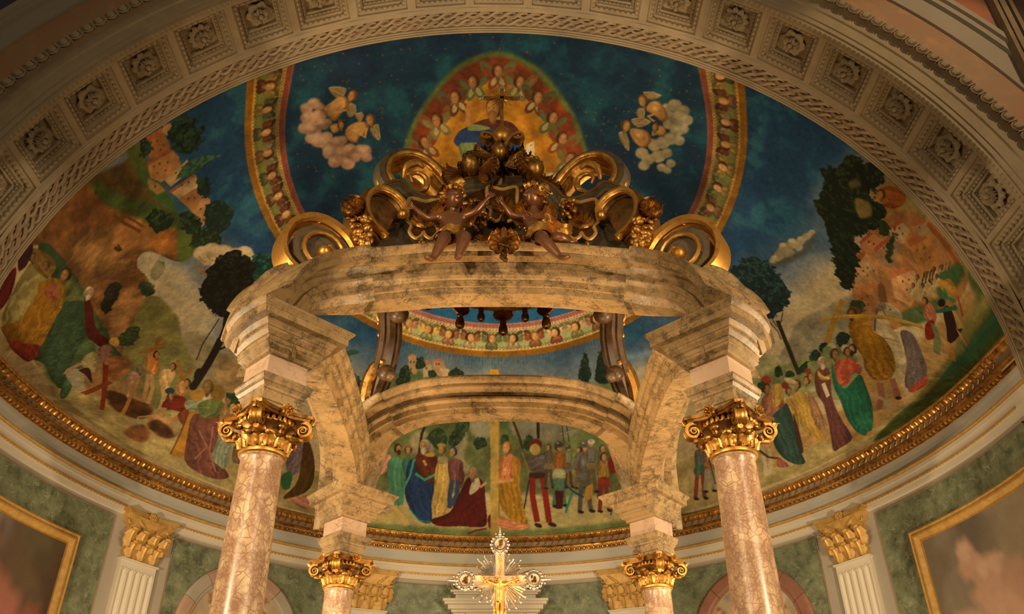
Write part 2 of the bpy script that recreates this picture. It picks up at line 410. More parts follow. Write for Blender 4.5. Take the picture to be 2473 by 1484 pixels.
def rosette(mb, R, n, M, h=.08, inner=True, pointed=False):
    for lay, (rr, nn, hh) in enumerate(((R, n, h*.45), (R*.62, n, h*.9)) if inner else ((R, n, h*.5),)):
        for i in range(nn):
            a = 2*PI*(i+.5*lay)/nn; L = M @ RZ(a)
            wd = rr*math.sin(PI/nn)*1.05
            rows = []
            for s in (0, .25, .5, .75, 1):
                hw = wd*(.35+.65*math.sin(PI*(s*.8+.1))) if not pointed else wd*(.3+.8*math.sin(PI*s)**.8*(1-.4*s))
                hw = max(hw*(1-.55*max(0, s-.7)/.3), .004)
                zz = hh*(.3+.9*math.sin(PI*s*.75))
                rows.append([(rr*s, -hw, zz-.25*hh), (rr*s, -hw*.5, zz+.1*hh), (rr*s, 0, zz-.12*hh), (rr*s, hw*.5, zz+.1*hh), (rr*s, hw, zz-.25*hh)])
            mb.loft(rows, False, False, L)
            mb.loft([[(x, y, z-.012) for x, y, z in r[::-1]] for r in rows], False, False, L)
    mb.ell((0, 0, h*.8), (R*.2, R*.2, h*.5), 8, 5, M)
for th, lb in ((149.3, 'fluted pilaster with gilded capital between the left painting and left niche'), (29.8, 'fluted pilaster with gilded capital between the right niche and right painting'),
               (111.5, 'fluted pilaster partly hidden behind the rear left column'), (67.7, 'fluted pilaster partly hidden behind the rear right column')):
    pilaster(th, lb)
# ------------------------------------------------------------------ dome carrying the fresco
DX, DY, DZ, ZC = 8.15, 8.98, 7.62, 8.16
NA, NB = 660, 1430           # rows (rising) and columns (across)
AMAX = 97.0
def dome_pt(al, be):
    "al: rise angle in degrees (over 90 runs forward to the arch), be: lateral angle in degrees"
    cb = math.cos(math.radians(be)); a = math.radians(min(al, 90))
    y = Y0+DY*cb*math.cos(a)-(max(al, 90)-90)/7*1.03
    return (X0+DX*math.sin(math.radians(be)), y, ZC+DZ*cb*math.sin(a))
# ------------------------------------------------------------------ triumphal arch
AA, AB, AZ = 8.005, 7.48, 8.115
def arch_path(n=120, down=0.0):
    out = [(X0+AA, z, 1.0, 0.0) for z in (down,)] if down < AZ else []
    for i in range(n+1):
        t = PI*i/n; nx, nz = math.cos(t)/AA, math.sin(t)/AB; l = math.hypot(nx, nz)
        out.append((X0+AA*math.cos(t), AZ+AB*math.sin(t), nx/l, nz/l))
    if down < AZ: out.append((X0-AA, down, -1.0, 0.0))
    return out
def arch_sweep(mb, prof, n=120, down=0.0):
    "profile of (y, outward offset)"
    mb.loft([[(x+nx*o, y, z+nz*o) for y, o in prof] for x, z, nx, nz in arch_path(n, down)], False); return mb
arch = empty('wall_arch', (X0, YA, 0), label='coffered triumphal arch of warm stucco in front of the apse', kind='structure', cat='arch')
def apart(name, prof, mat, **kw): return arch_sweep(MB(), prof).build(name, MT[mat], arch, **kw)
apart('back_face', [(YA, .0), (YA+.02, .01), (YA+.02, .6)], 'stone')
apart('inner_mouldings', [(YA, .0), (11.24, .0), (11.235, .02), (11.215, .02), (11.21, -.015), (11.175, -.015), (11.17, .015), (11.155, .015), (11.15, -.02), (11.115, -.02), (11.11, .03), (11.095, .03)], 'stone')
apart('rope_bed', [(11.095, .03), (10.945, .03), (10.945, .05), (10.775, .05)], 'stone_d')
apart('inner_strip', [(10.775, .05), (10.775, .0), (10.675, .0)], 'stone')
apart('outer_strip', [(9.585, .0), (9.53, .0), (9.53, -.03), (9.49, -.03), (9.49, .03), (9.46, .03)], 'stone')
apart('archivolt_fascia', [(9.46, .03), (9.46, .13), (9.44, .13), (9.44, .34), (9.41, .36), (9.41, .52)], 'stone')
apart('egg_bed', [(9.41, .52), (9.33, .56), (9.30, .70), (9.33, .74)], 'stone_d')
apart('marble_band', [(9.33, .74), (9.33, 1.30)], 'orange')
apart('outer_fascia', [(9.33, 1.30), (9.29, 1.31), (9.29, 1.38), (9.31, 1.39), (9.31, 1.74), (9.25, 1.76), (9.25, 1.86), (9.20, 1.88), (9.20, 1.98), (9.28, 2.0)], 'plaster')
def arch_at(t, off=0):
    nx, nz = math.cos(t)/AA, math.sin(t)/AB; l = math.hypot(nx, nz)
    return X0+AA*math.cos(t)+nx/l*off, AZ+AB*math.sin(t)+nz/l*off, nx/l, nz/l
# twisted rope mouldings
for yc, off, amp, pitch in ((11.02, .015, .052, .20), (10.86, .025, .058, .24)):
    mb = MB(); L = 24.3; nt_ = int(L/pitch)
    for ph in (0, PI):
        pts = []
        for i in range(nt_*8+1):
            t = PI*i/(nt_*8); x, z, nx, nz = arch_at(t, 0); a = 2*PI*i/8/2+ph
            o = off-.03*math.cos(a); pts.append((x+nx*o, yc+amp*math.sin(a), z+nz*o))
        mb.tube(pts, .038, 5)
    mb.build('rope_moulding', MT['rope'], arch)
mb = MB()
for i in range(250):
    t = PI*(i+.5)/250; x, z, nx, nz = arch_at(t, -.035); mb.ell((x, 9.51, z), (.036, .036, .036), 6, 4)
mb.build('bead_row', MT['stone'], arch, kind='stuff')
mb = MB()
for i in range(115):
    t = PI*(i+.5)/115; x, z, nx, nz = arch_at(t, .62); Mx = frame((x, 9.32, z), (-nz, 0, nx), (0, -1, 0), (nx, 0, nz))
    mb.ell((0, .03, 0), (.075, .06, .085), 8, 5, Mx); mb.box((.125, .02, 0), (.022, .05, .15), Mx)
    mb.tube([(.098*math.cos(a), .03, .10*math.sin(a)) for a in (PI*.9+j*PI*1.2/6 for j in range(7))], .014, 4, True, False, Mx)
mb.build('egg_and_dart_row', MT['stone'], arch, kind='stuff')
# coffers: shared meshes, one object for each
def coffer_mesh():
    mb = MB(); A, B = .563, .545
    lv = [(A, B, 0), (.485, .48, 0), (.485, .48, .05), (.445, .44, .05), (.395, .39, .12), (.365, .36, .12), (.355, .35, .17), (.30, .295, .21), (.285, .28, .21), (.285, .28, .30)]
    rows = [[(a, b, z), (-a, b, z), (-a, -b, z), (a, -b, z)] for a, b, z in lv]
    mb.loft(rows, True); mb.f.append(tuple(len(mb.v)-4+i for i in range(4)))
    return mb.mesh('coffer', MT['stone'], 20)
def coffer_orn_mesh():
    mb = MB()
    for hw, n, r, z in ((.42, 8, .052, .07), (.328, 8, .032, .165)):
        for sd in range(4):
            L = RZ(sd*PI/2)
            for i in range(n):
                x = (i-(n-1)/2)*2*hw/n; mb.ell((x, hw, z), (r, r*.7, r*.75), 6, 4, L)
                if r > .03: mb.box((x+hw/n, hw, z), (.012, .035, .04), L)
    return mb.mesh('egg_moulding', MT['stone'], 35)
CM, CO = coffer_mesh(), coffer_orn_mesh(); ROS = []
for v in range(3):
    mb = MB(); rosette(mb, (.245, .255, .24)[v], (8, 6, 10)[v], RX(PI), .20, True, v == 1); ROS.append(mb.mesh('rosette', MT['stone'], 60))
def place_coffer(i, x, z, nx, nz):
    c = mkobj('coffer', CM, arch, world=False); c.matrix_basis = T(-X0, -YA, 0) @ frame((x, 10.13, z), (nz, 0, -nx), (0, 1, 0), (nx, 0, nz))
    mkobj('egg_moulding', CO, c, world=False); r = mkobj('rosette', ROS[i % 3], c, world=False); r.location = (0, 0, .29)
for k in range(-10, 11): place_coffer(k+12, *arch_at(math.radians(89.8+8.07*k)))
for s in (-1, 1):
    z0 = arch_at(math.radians(9.1))[1]-1.128
    for j in range(6): place_coffer(j, X0+s*AA, z0-1.128*j, s, 0.0)
# wall above the arch with painted spandrels
m_sp, nt, b = nt_new('spandrel_painting'); p_ = pos(nt)
nn_ = noise(nt, p_, .7, 6, .6)
cs = ramp(nt, nn_.outputs[0], [(.34, (.03, .03, .06)), (.46, (.10, .085, .09)), (.56, (.20, .16, .14)), (.66, (.27, .10, .06))])
nt.links.new(cs, b.inputs['Base Color']); b.inputs['Roughness'].default_value = .8
mb = MB(); arch_sweep(mb, [(9.28, 2.0), (9.28, 9.0)]); mb.build('spandrel_painting', m_sp, arch)
for x, w in ((8.50, .07), (8.62, .10), (8.76, .07)):
    mb = MB(); mb.box((X0+x, 9.2, 15.2), (w, .16, 7.0)); mb.build('corner_rib', MT['stone_d'], arch)
mb = MB(); mb.box((0, 8, -.05), (40, 44, .1)); mb.build('floor', MT['floor'], label='dark marble church floor', kind='structure', cat='floor')
# ------------------------------------------------------------------ baldachin: four columns, imposts, arched beams
BX, BY, HX, HY = .006, 10.475, 2.38, 2.475
CORN = {'FL': (BX-HX, BY-HY, 225), 'FR': (BX+HX, BY-HY, 315), 'BR': (BX+HX, BY+HY, 45), 'BL': (BX-HX, BY+HY, 135)}
NAMEC = {'FL': 'front left', 'FR': 'front right', 'BR': 'rear right', 'BL': 'rear left'}
# altar steps (out of sight below, they carry the columns)
mb = MB(); mb.box((BX, BY, .12), (7.4, 7.4, .24)); mb.box((BX, BY, .34), (6.6, 6.6, .20))
mb.build('altar_steps', MT['floor'], label='broad marble altar steps under the four columns', cat='steps')
def make_column():
    root = empty('column', (0, 0, .44))
    mb = MB(); mb.box((0, 0, .62), (.72, .72, .36)); mb.lathe([(.30, .80), (.31, .83), (.30, .88), (.26, .90), (.25, .93), (.28, .95), (.275, 1.0), (.235, 1.02)], 32)
    mb.build('base', MT['marble'], root)
    mb = MB(); prof = []
    for i in range(25):
        s = i/24; r = .262-.058*s**1.6; prof.append((r, 1.0+3.965*s))
    prof += [(.208, 4.975), (.216, 4.985), (.216, 5.0)]
    mb.lathe(prof, 40); mb.build('shaft', MT['breccia'], root)
    mb = MB(); mb.lathe([(.205, 4.995), (.222, 5.0), (.236, 5.012), (.240, 5.03), (.236, 5.048), (.222, 5.058), (.21, 5.062)], 40); mb.build('astragal', MT['gold'], root)
    mb = MB(); mb.lathe([(.195, 5.05), (.195, 5.20), (.21, 5.26), (.24, 5.30), (.262, 5.315), (.275, 5.325), (.275, 5.34), (.25, 5.35)], 32)
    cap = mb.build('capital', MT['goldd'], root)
    # abacus: four concave sides, corners on the axes
    poly = []; poly2 = []
    for q in range(4):
        a0 = q*PI/2; A = Vector((math.cos(a0), math.sin(a0))); B = Vector((-math.sin(a0), math.cos(a0)))
        for s in (-1, 1): poly.append(A*.47+B*(.045*s))
        for s in (.25, .5, .75):
            e = (A*.47+B*.045)*(1-s)+(B*.47+A*.045)*s; n = (A+B).normalized(); poly.append(e-n*.072*math.sin(PI*s))
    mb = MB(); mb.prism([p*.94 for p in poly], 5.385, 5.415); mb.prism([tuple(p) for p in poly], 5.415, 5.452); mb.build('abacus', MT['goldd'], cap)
    mb = MB()
    for i in range(28):
        a = 2*PI*i/28; mb.ell((.272*math.cos(a), .272*math.sin(a), 5.352), (.024, .024, .034), 6, 5)
    mb.build('egg_ring', MT['goldm'], cap)
    for q in range(4):
        a = q*PI/2
        # volute pair-disc at each corner, spiral seen on both flanks
        mb = MB(); Mx = RZ(a) @ frame((.385, 0, 5.285), (1, 0, 0), (0, 0, 1), (0, -1, 0))
        pr = [(-1, .1), (-1, 1), (-.62, 1), (-.55, .8), (-.2, .72), (0, .9), (.2, .72), (.55, .8), (.62, 1), (1, 1), (1, .1)]
        spiral(mb, .118, 2.2, .115, Mx, .38, .14, 24, pr, PI*.62, -1)
        mb.tube([tuple(RZ(a) @ Vector(p)) for p in ((.20, 0, 5.14), (.24, 0, 5.20), (.31, 0, 5.205), (.385, 0, 5.20))], [.028, .036, .036, .03], 8)
        mb.build('volute', MT['goldm'], cap)
        mb = MB(); Mx = RZ(a+PI/4) @ frame((.335, 0, 5.428), (0, 1, 0), (0, 0, 1), (1, 0, 0)); rosette(mb, .066, 8, Mx, .06); mb.build('fleuron', MT['goldm'], cap)
        mb = MB(); leaf(mb, .06, .09, .02, RZ(a+PI/2) @ T(0, -.44, 5.36), 5); mb.build('corner_leaf', MT['goldd'], cap)
    LF = {}
    for tier, (h, w, out, r, z, m) in enumerate(((.155, .17, .085, .2, 5.06, 'goldm'), (.245, .16, .10, .195, 5.06, 'goldd'))):
        mb = MB(); leaf(mb, h, w, out)
        for x in (-.045, -.02, .02, .045): mb.tube([(x*1.2, -.022, .01), (x, -.03, h*.35), (x*.6, -.045, h*.62)], .005, 4)
        me = mb.mesh('acanthus_leaf', MT[m], 60)
        for i in range(8):
            o = mkobj('acanthus_leaf', me, cap, world=False); a = (i+.5*tier)*PI/4+PI/8
            o.matrix_basis = RZ(a+PI/2) @ T(0, -r, z)
    return root
proto = make_column()
CL = {'FL': 'breccia marble column with gilded capital, front left under the canopy', 'FR': 'breccia marble column with gilded capital, front right under the canopy',
      'BL': 'distant darker breccia column with gilded capital, rear left', 'BR': 'distant darker breccia column with gilded capital, rear right'}
for i, k in enumerate(CORN):
    x, y, a = CORN[k]; o = proto if i == 0 else copy_tree(proto)
    o.location = (x, y, .44); tag(o, CL[k], 'column', 'columns of the altar canopy')
# impost blocks: plan is a square set on its corner, outer side bowed
def impost_plan(phi, e, bow=.10):
    c = [Vector((math.cos(math.radians(phi+d)), math.sin(math.radians(phi+d)))) for d in (-45, 45, 135, 225)]
    q = min(1, max(0, (e-.36)/.3)); bow *= q
    c = [v*(1-.17*q if v.x*math.cos(math.radians(phi)) > .5 else 1) for v in c]
    pts = []; out = Vector((math.cos(math.radians(phi)), math.sin(math.radians(phi))))
    for i in range(8):
        s = i/8; pts.append((c[0]*(1-s)+c[1]*s)*e*(1 if e < .45 else 1)+out*bow*e*math.sin(PI*s))
    for a, b in ((1, 2), (2, 3), (3, 0)):
        for i in range(4): pts.append((c[a]*(1-i/4)+c[b]*(i/4))*e)
    return pts
def impost(k):
    x, y, phi = CORN[k]; root = empty('impost_block', (x, y, 5.452), label=f'veined marble impost block on the {NAMEC[k]} column', cat='impost', group='impost blocks over the columns')
    def st(name, prof, mat):
        mb = MB(); mb.loft([[(x+p.x, y+p.y, z) for p in impost_plan(phi, e)] for e, z in prof], True, True); return mb.build(name, MT[mat], root, 20)
    st('lower_block', [(.30, 5.452), (.30, 5.53), (.325, 5.535), (.325, 5.64), (.345, 5.65), (.35, 5.675), (.385, 5.705), (.40, 5.71), (.40, 5.735), (.425, 5.765), (.425, 5.79), (.33, 5.792)], 'marble')
    st('die', [(.33, 5.79), (.33, 6.035)], 'die')
    st('corbel', [(.33, 6.03), (.385, 6.035), (.385, 6.075), (.40, 6.08), (.46, 6.105), (.46, 6.135), (.475, 6.14), (.475, 6.185), (.50, 6.19), (.555, 6.225), (.555, 6.25), (.575, 6.255), (.575, 6.275), (.62, 6.315)], 'marble')
    st('corona', [(.62, 6.315), (.73, 6.32), (.73, 6.395), (.745, 6.40), (.745, 6.41), (.77, 6.425), (.80, 6.45), (.80, 6.47), (.5, 6.475)], 'marble')
    return root
for k in CORN: impost(k)
# arched beams: the plan sweeps inwards from the imposts, the elevation is a basket arch
SPAN, ZS = 2.21, 6.03
_DX = [0, .6, 1.1, 1.3, 1.45, 1.6, 1.72, 1.85, 2.0, 2.21]; _DD = [1.81, 1.815, 1.825, 1.855, 1.90, 1.95, 2.01, 2.12, 2.30, 2.63]
_DS = [2.42, 2.42, 2.42, 2.425, 2.43, 2.44, 2.45, 2.46, 2.48, 2.52]
def beam_d(x, side=False): return float(np.interp(abs(x), _DX, _DS if side else _DD))
def beam_frames(m=72, fx=1.0, side=False):
    xs = []; RISE, NSE = (.60, 2.1) if side else (1.44, 2.9)
    for i in range(m+1):
        t = PI*i/m; c, s = math.cos(t), math.sin(t)
        xs.append((-SPAN*math.copysign(abs(c)**(2/NSE), c), ZS+RISE*abs(s)**(2/NSE)))
    P = [Vector((x*fx, -beam_d(x, side))) for x, z in xs]; S = [0.0]
    for i in range(m): S.append(S[-1]+(P[i+1]-P[i]).length)
    Q = [Vector((S[i], xs[i][1])) for i in range(m+1)]; out = []
    for i in range(m+1):
        a, b = max(i-1, 0), min(i+1, m)
        tq = (Q[b]-Q[a]).normalized()
        if i == 0: tq = Vector((0, 1))
        if i == m: tq = Vector((0, -1))
        a2, b2 = max(i-3, 0), min(i+3, m)
        tp = (P[b2]-P[a2]).normalized(); nb = Vector((-tq.y, tq.x))       # (along plan, up)
        out.append((P[i], xs[i][1], tp, nb, Vector((tp.y, -tp.x)), xs[i][0]))
    return out
def beam(k, rot, label):
    side = rot in (90, 270); fx = HY/HX if side else 1.0
    Rm = T(BX, BY, 0) @ RZ(math.radians(rot))
    root = empty('arched_beam', tuple(Rm @ Vector((0, -1.9, 7.47))), label=label, cat='beam', group='arched marble beams of the canopy')
    FR = beam_frames(72, fx, side)
    def strip(name, prof, mat='marble'):
        mb = MB()
        for seg, ext in (((0, .07), (1, 0), (2, .07)) if not side else ((3, 0),)):
            rows = []
            for (p, z, tp, nb, nn, x) in FR:
                if seg < 3 and not (x <= -1.45 if seg == 0 else x >= 1.45 if seg == 2 else -1.58 <= x <= 1.58): continue
                r = []
                if not side and z < 6.40 and name != 'architrave': continue
                for n, b in prof:
                    if not side and z < 6.40: b *= .3; n = min(n, .03)
                    if side and (x < 0) == (rot == 90): b *= min(1, max(.12, (z-6.10)/.42))
                    if side and n < -.36: n = -.36+(n+.36)*.5
                    e = n+(ext if n > -.15 else -ext*.6) if b > .02 else n
                    q = p+tp*(nb.x*b)+nn*e; r.append((q.x, q.y, z+nb.y*b))
                rows.append(r)
            mb.loft(rows, False, False, Rm)
            for q in (0, -1): mb.add(rows[q], [tuple(range(len(prof)))], Rm)
        return mb.build(name, MT[mat], root, 25)
    strip('architrave', [(-.33, .25), (-.385, .245), (-.385, .21), (-.335, .18), (-.335, .09), (-.30, .085), (-.30, 0), (0, 0), (0, .085), (.035, .09), (.035, .175), (.07, .185), (.095, .22), (.095, .25), (.03, .255)])
    strip('frieze', [(-.33, .25), (-.335, .36), (.035, .36), (.03, .25)])
    strip('cornice', [(-.33, .345), (-.37, .36), (-.42, .40), (-.46, .405), (-.46, .45), (-.50, .48), (-.53, .53), (-.53, .555), (.33, .555), (.33, .535), (.30, .50), (.25, .475), (.235, .47), (.235, .405), (.10, .40), (.085, .38), (.05, .36), (.03, .345)])
    return root
beam('F', 0, 'broad front arched beam of veined marble carrying the two putti')
beam('R', 90, 'right side arched beam of veined marble seen from below')
beam('B', 180, 'rear arched beam of veined marble framing the fresco figures')
beam('L', 270, 'left side arched beam of veined marble seen from below')
# hoods: the cornice swept up over the bowed corner of each front impost
for s, lb in ((-1, 'curved marble hood moulding over the front left impost'), (1, 'curved marble hood moulding over the front right impost')):
    pts = smooth_path([(-3.02, 8.02, 6.44), (-2.90, 7.80, 6.60), (-2.76, 7.74, 6.83), (-2.60, 7.74, 7.08), (-2.44, 7.84, 7.26)], 4)
    pts = [(BX-s*p[0], p[1], p[2]) for p in pts]
    root = empty('hood_moulding', pts[0], label=lb, cat='moulding', group='hood mouldings over the front imposts'); mb = MB(); rows = []
    prof = [(.0, .0), (.03, .0), (.05, -.05), (.05, -.09), (.02, -.10), (.02, -.2), (-.02, -.22), (-.05, -.30), (-.2, -.30), (-.2, 0)]
    for i, p in enumerate(pts):
        a, b = Vector(pts[max(i-1, 0)]), Vector(pts[min(i+1, len(pts)-1)]); t = (b-a).normalized()
        nout = Vector((s*.62, -.78, 0)); nout = (nout-t*nout.dot(t)).normalized(); up = nout.cross(t)
        if up.dot(Vector((s, 0, 1))) < 0: up = -up
        rows.append([Vector(p)+nout*u+up*v for u, v in prof])
    mb.loft(rows, True, True); mb.build('hood', MT['marble'], root, 25)
# ------------------------------------------------------------------ gilded crown over the front beam
def ribbon(mb, path, prof, M=None, scale=None, axis=(0, 0, 1), caps=True):
    "sweep prof (axial, radial) along a planar path in local xy; radial is to the left of travel"
    P = [Vector((p[0], p[1], 0)) for p in path]; m = len(P); rows = []
    for i in range(m):
        t = (P[min(i+1, m-1)]-P[max(i-1, 0)]).normalized(); n = Vector((-t.y, t.x, 0)); k = scale[i] if scale else 1
        rows.append([P[i]+n*(b*k)+Vector((0, 0, a*(.6+.4*k))) for a, b in prof])
    mb.loft(rows, True, caps, M); return mb
def spiral_pts(cx, cy, R, a0, turns, k=.16, ccw=1, n=22):
    return [(cx+R*math.exp(-k*t)*math.cos(a0+ccw*t), cy+R*math.exp(-k*t)*math.sin(a0+ccw*t)) for t in (i/n*2*PI for i in range(int(n*turns)+1))]
def plane_M(o, yaw):
    "local x right, local y up, local z towards the viewer, turned by yaw about the vertical"
    return T(*o) @ RZ(yaw) @ frame((0, 0, 0), (1, 0, 0), (0, 0, 1), (0, -1, 0))
def mir(M, s): return M if s < 0 else Matrix.Diagonal((-1, 1, 1, 1)) @ T(-2*BX-.0, 0, 0) @ M if False else (M if s < 0 else T(2*(BX+.03), 0, 0) @ SC(-1, 1, 1) @ M)
RIB3 = [(-.17, -.06), (-.17, .0), (-.14, .03), (-.10, .02), (-.06, .055), (0, .035), (.06, .055), (.10, .02), (.14, .03), (.17, .0), (.17, -.06)]
def flipf(mb):
    mb.f = [f[::-1] for f in mb.f]; return mb
def put(mb, name, mat, parent, s, M, smooth=40):
    o = MB(); o.add(mb.v, mb.f, mir(M, s))
    if s > 0: flipf(o)
    return o.build(name, MT[mat], parent, smooth)
SIDE = {-1: 'left', 1: 'right'}
for s in (-1, 1):
    # A: large volute on the corner of the front beam
    cA = (-2.20, 8.42, 7.92); root = empty('corner_scroll', (2*(BX+.03)-cA[0] if s > 0 else cA[0], cA[1], 7.75), label=f'large gilded corner scroll at the {SIDE[s]} end of the front beam', cat='scroll', group='gilded corner scrolls')
    MA = plane_M(cA, math.radians(32))
    path = smooth_path([(.60, -.34), (.53, -.12), (.42, .10), (.26, .30), (.04, .41), (-.18, .40), (-.38, .25), (-.46, .02), (-.42, -.22), (-.26, -.36), (-.04, -.36), (.12, -.24), (.16, -.06), (.06, .08)], 4)
    mb = MB(); ribbon(mb, path, [(a*1.25-.10, b*1.3) for a, b in RIB3], None, [min(.35+i*.06, 1, 1.25-.9*i/len(path)) for i in range(len(path))]); flipf(mb)
    put(mb, 'scroll_band', 'gold', root, s, MA)
    mb = MB(); mb.prism([(.52, -.2), (.42, .03), (.26, .24), (.06, .34), (-.15, .33), (-.32, .2), (-.38, .02), (-.34, -.2), (-.2, -.3), (.3, -.3)][::-1], -.12, .04); ribbon(mb, smooth_path([(.40, -.14), (.30, .06), (.14, .20), (-.06, .22), (-.22, .08), (-.24, -.12)], 4), [(.03, -.03), (.03, .03), (.09, .02), (.09, -.02)]); put(mb, 'scroll_field', 'stonegrey', root, s, MA)
    mb = MB(); mb.ell((.02, -.04, .07), (.09, .09, .09), 12, 8); put(mb, 'scroll_eye', 'gold', root, s, MA)
    mb = MB(); mb.tube([(.25*math.cos(a), .25*math.sin(a)-.03, .10) for a in (i*PI/8-.3 for i in range(16))], [.03]*16, 7); put(mb, 'inner_ring', 'gold', root, s, MA)
    mb = MB()
    for a in (-.5, .25, 1.1): mb.ell((.43*math.cos(1.25+a*.3), .43*math.sin(1.25+a*.3), -.16), (.05, .06, .06), 8, 6)
    mb.tube([(-.10, .40, .06), (-.02, .45, .0), (.03, .46, -.14)], [.03, .05, .04], 7); mb.ell((.16, .43, -.02), (.08, .06, .07), 9, 6)
    put(mb, 'leaf_clasp', 'gold', root, s, MA)
    # B: middle volute standing on the beam, opening towards the centre
    cB = (-1.52, 8.80, 8.84); root = empty('middle_scroll', (2*(BX+.03)-cB[0] if s > 0 else cB[0], cB[1], 8.05), label=f'gilded {SIDE[s]} C-scroll beside the cartouche panels', cat='scroll', group='gilded C-scrolls of the crown')
    MBm = plane_M(cB, math.radians(34))
    path = [(.24, -.03), (.28, .03), (.24, .10), (.14, .13), (.10, .06), (.16, .01)][::-1]
    path = smooth_path([(.17, .02), (.24, .08), (.21, .20), (.06, .30), (-.14, .30), (-.28, .14), (-.30, -.08), (-.20, -.28), (.02, -.42)], 5)
    mb = MB(); ribbon(mb, path, [(a*.35+.08, b*.62) for a, b in RIB3]); put(mb, 'scroll_rim', 'gold', root, s, MBm)
    mb = MB(); ribbon(mb, [(x*1.02-.02, y*1.02) for x, y in path[6:]], [(a*1.35-.22, b*1.1) for a, b in RIB3]); put(mb, 'scroll_back', 'dustygold', root, s, MBm)
    mb = MB(); mb.ell((.20, .02, .10), (.065, .075, .07), 10, 7); put(mb, 'scroll_eye', 'gold', root, s, MBm)
    mb = MB(); mb.tube([(.02, -.42, .05), (-.02, -.44, .08), (-.06, -.40, .1)], [.045, .05, .03], 7); put(mb, 'scroll_foot', 'gold', root, s, MBm)
    mb = MB(); mb.prism([(x*.93, y*.93) for x, y in path], -.28, -.05); put(mb, 'scroll_field', 'dustygold', root, s, MBm)
    # foliage drop in front of the middle scroll
    random.seed(5); p0 = (-1.84, 8.50, 8.60); r2 = empty('foliage_drop', (2*(BX+.03)-p0[0] if s > 0 else p0[0], 8.6, 8.2), label=f'gilded {SIDE[s]} drop of leaves and buds on the C-scroll', cat='ornament', group='gilded foliage drops')
    mb = MB()
    for i in range(9):
        a = 2*PI*i/9; leaf(mb, .25, .15, .12, plane_M((p0[0]+.03, p0[1], p0[2]), -.4) @ RZ(a) @ RX(-1.3) @ T(0, -.02, 0), 5, False)
    put(mb, 'leaf_tuft', 'goldd', r2, s, Matrix.Identity(4), 60)
    mb = MB()
    for i in range(60):
        q = i/60; x = p0[0]+.05+.10*q+random.uniform(-.13, .13)*(1-.4*q); z = p0[2]-.08-.46*q; y = p0[1]-.02+random.uniform(-.06, .06)
        mb.ell((0, 0, 0), (.042, .032, .058), 6, 5, T(x, y, z) @ RX(random.uniform(-1, 1)) @ RY(random.uniform(-1, 1)))
    put(mb, 'bud_cluster', 'goldm', r2, s, Matrix.Identity(4), 60)
    # C: upper volute of the broken pediment
    cC = (-1.24, 9.22, 9.86); root = empty('pediment_scroll', (2*(BX+.03)-cC[0] if s > 0 else cC[0], cC[1], 9.5), label=f'gilded {SIDE[s]} scroll of the broken pediment at the top', cat='scroll', group='gilded pediment scrolls')
    MC = plane_M(cC, math.radians(22))
    path = smooth_path([(.82, -.16), (.60, -.10), (.46, .06), (.30, .24), (.08, .37), (-.16, .34), (-.34, .17), (-.38, -.06), (-.25, -.26), (-.02, -.33), (.16, -.24)], 4)
    sc_ = [1.0]*len(path)
    mb = MB(); ribbon(mb, path, [(a*.4+.05, b*.55) for a, b in RIB3]); flipf(mb); put(mb, 'scroll_rim', 'gold', root, s, MC)
    mb = MB(); ribbon(mb, [(x*1.03, y*1.03) for x, y in path[8:30]], [(a*1.2-.20, b*.95) for a, b in RIB3]); flipf(mb); put(mb, 'scroll_back', 'goldm', root, s, MC)
    mb = MB(); ribbon(mb, path[:34], [(-.16, -.17), (-.16, -.03), (.04, -.02), (.04, -.13)]); flipf(mb); put(mb, 'scroll_field', 'stonegrey', root, s, MC)
    mb = MB(); q = smooth_path([(.06, -.30, .04), (.17, -.20, .08), (.16, -.05, .1), (.03, .02, .1), (-.07, -.07, .1), (-.03, -.17, .08)], 5); mb.tube(q, [.055-.035*i/len(q) for i in range(len(q))], 8); mb.tube(smooth_path([(-.16, -.1, .04), (-.14, .08, .1), (.0, .18, .12), (.12, .14, .1)], 4), [.02+.04*math.sin(PI*i/12) for i in range(13)], 8)
    put(mb, 'acanthus_curl', 'gold', root, s, MC)
    mb = MB(); mb.tube(smooth_path([(-.34, .0, -.2), (-.45, -.06, -.14), (-.47, -.16, -.1), (-.38, -.26, -.1)], 4), [.04, .05, .06, .065, .07, .07, .065, .06, .055, .05, .045, .04, .03], 8); put(mb, 'outer_leaf', 'gold', root, s, MC)
# attic with cartouches
att = empty('crown_attic', (BX, 9.2, 8.02), label='dark gilded attic with three leafy cartouche panels behind the putti', cat='attic')
top = smooth_path([(-1.78, 9.28), (-1.62, 9.52), (-1.42, 9.58), (-1.28, 9.44), (-1.05, 9.30), (-.86, 9.30), (-.74, 9.46), (-.58, 9.60), (-.34, 9.66), (0, 9.66)], 4)
top = top+[(-x, z) for x, z in top[-2::-1]]
mb = MB(); poly = [(x, z) for x, z in top]+[(1.75, 8.02), (-1.75, 8.02)]
mb.prism([(x, z) for x, z in poly][::-1], 0, .34, T(BX+.03, 9.14, 0) @ RX(PI/2) @ T(0, 0, -.34)); mb.build('body', MT['stonegrey'], att, 25)
mb = MB(); prof = [(.0, -.17), (.06, -.16), (.06, -.12), (.10, -.10), (.10, -.06), (.15, -.03), (.15, .02), (-.05, .02)]
ribbon(mb, top, [(a, b) for a, b in prof], T(BX+.03, 9.14, 0) @ RX(PI/2)); mb.build('top_moulding', MT['stonegrey'], att, 25)
mb = MB(); ribbon(mb, top, [(.105, -.02), (.165, -.015), (.165, .03), (.105, .03)], T(BX+.03, 9.14, 0) @ RX(PI/2)); mb.build('gilt_fillet', MT['dustygold'], att, 25)
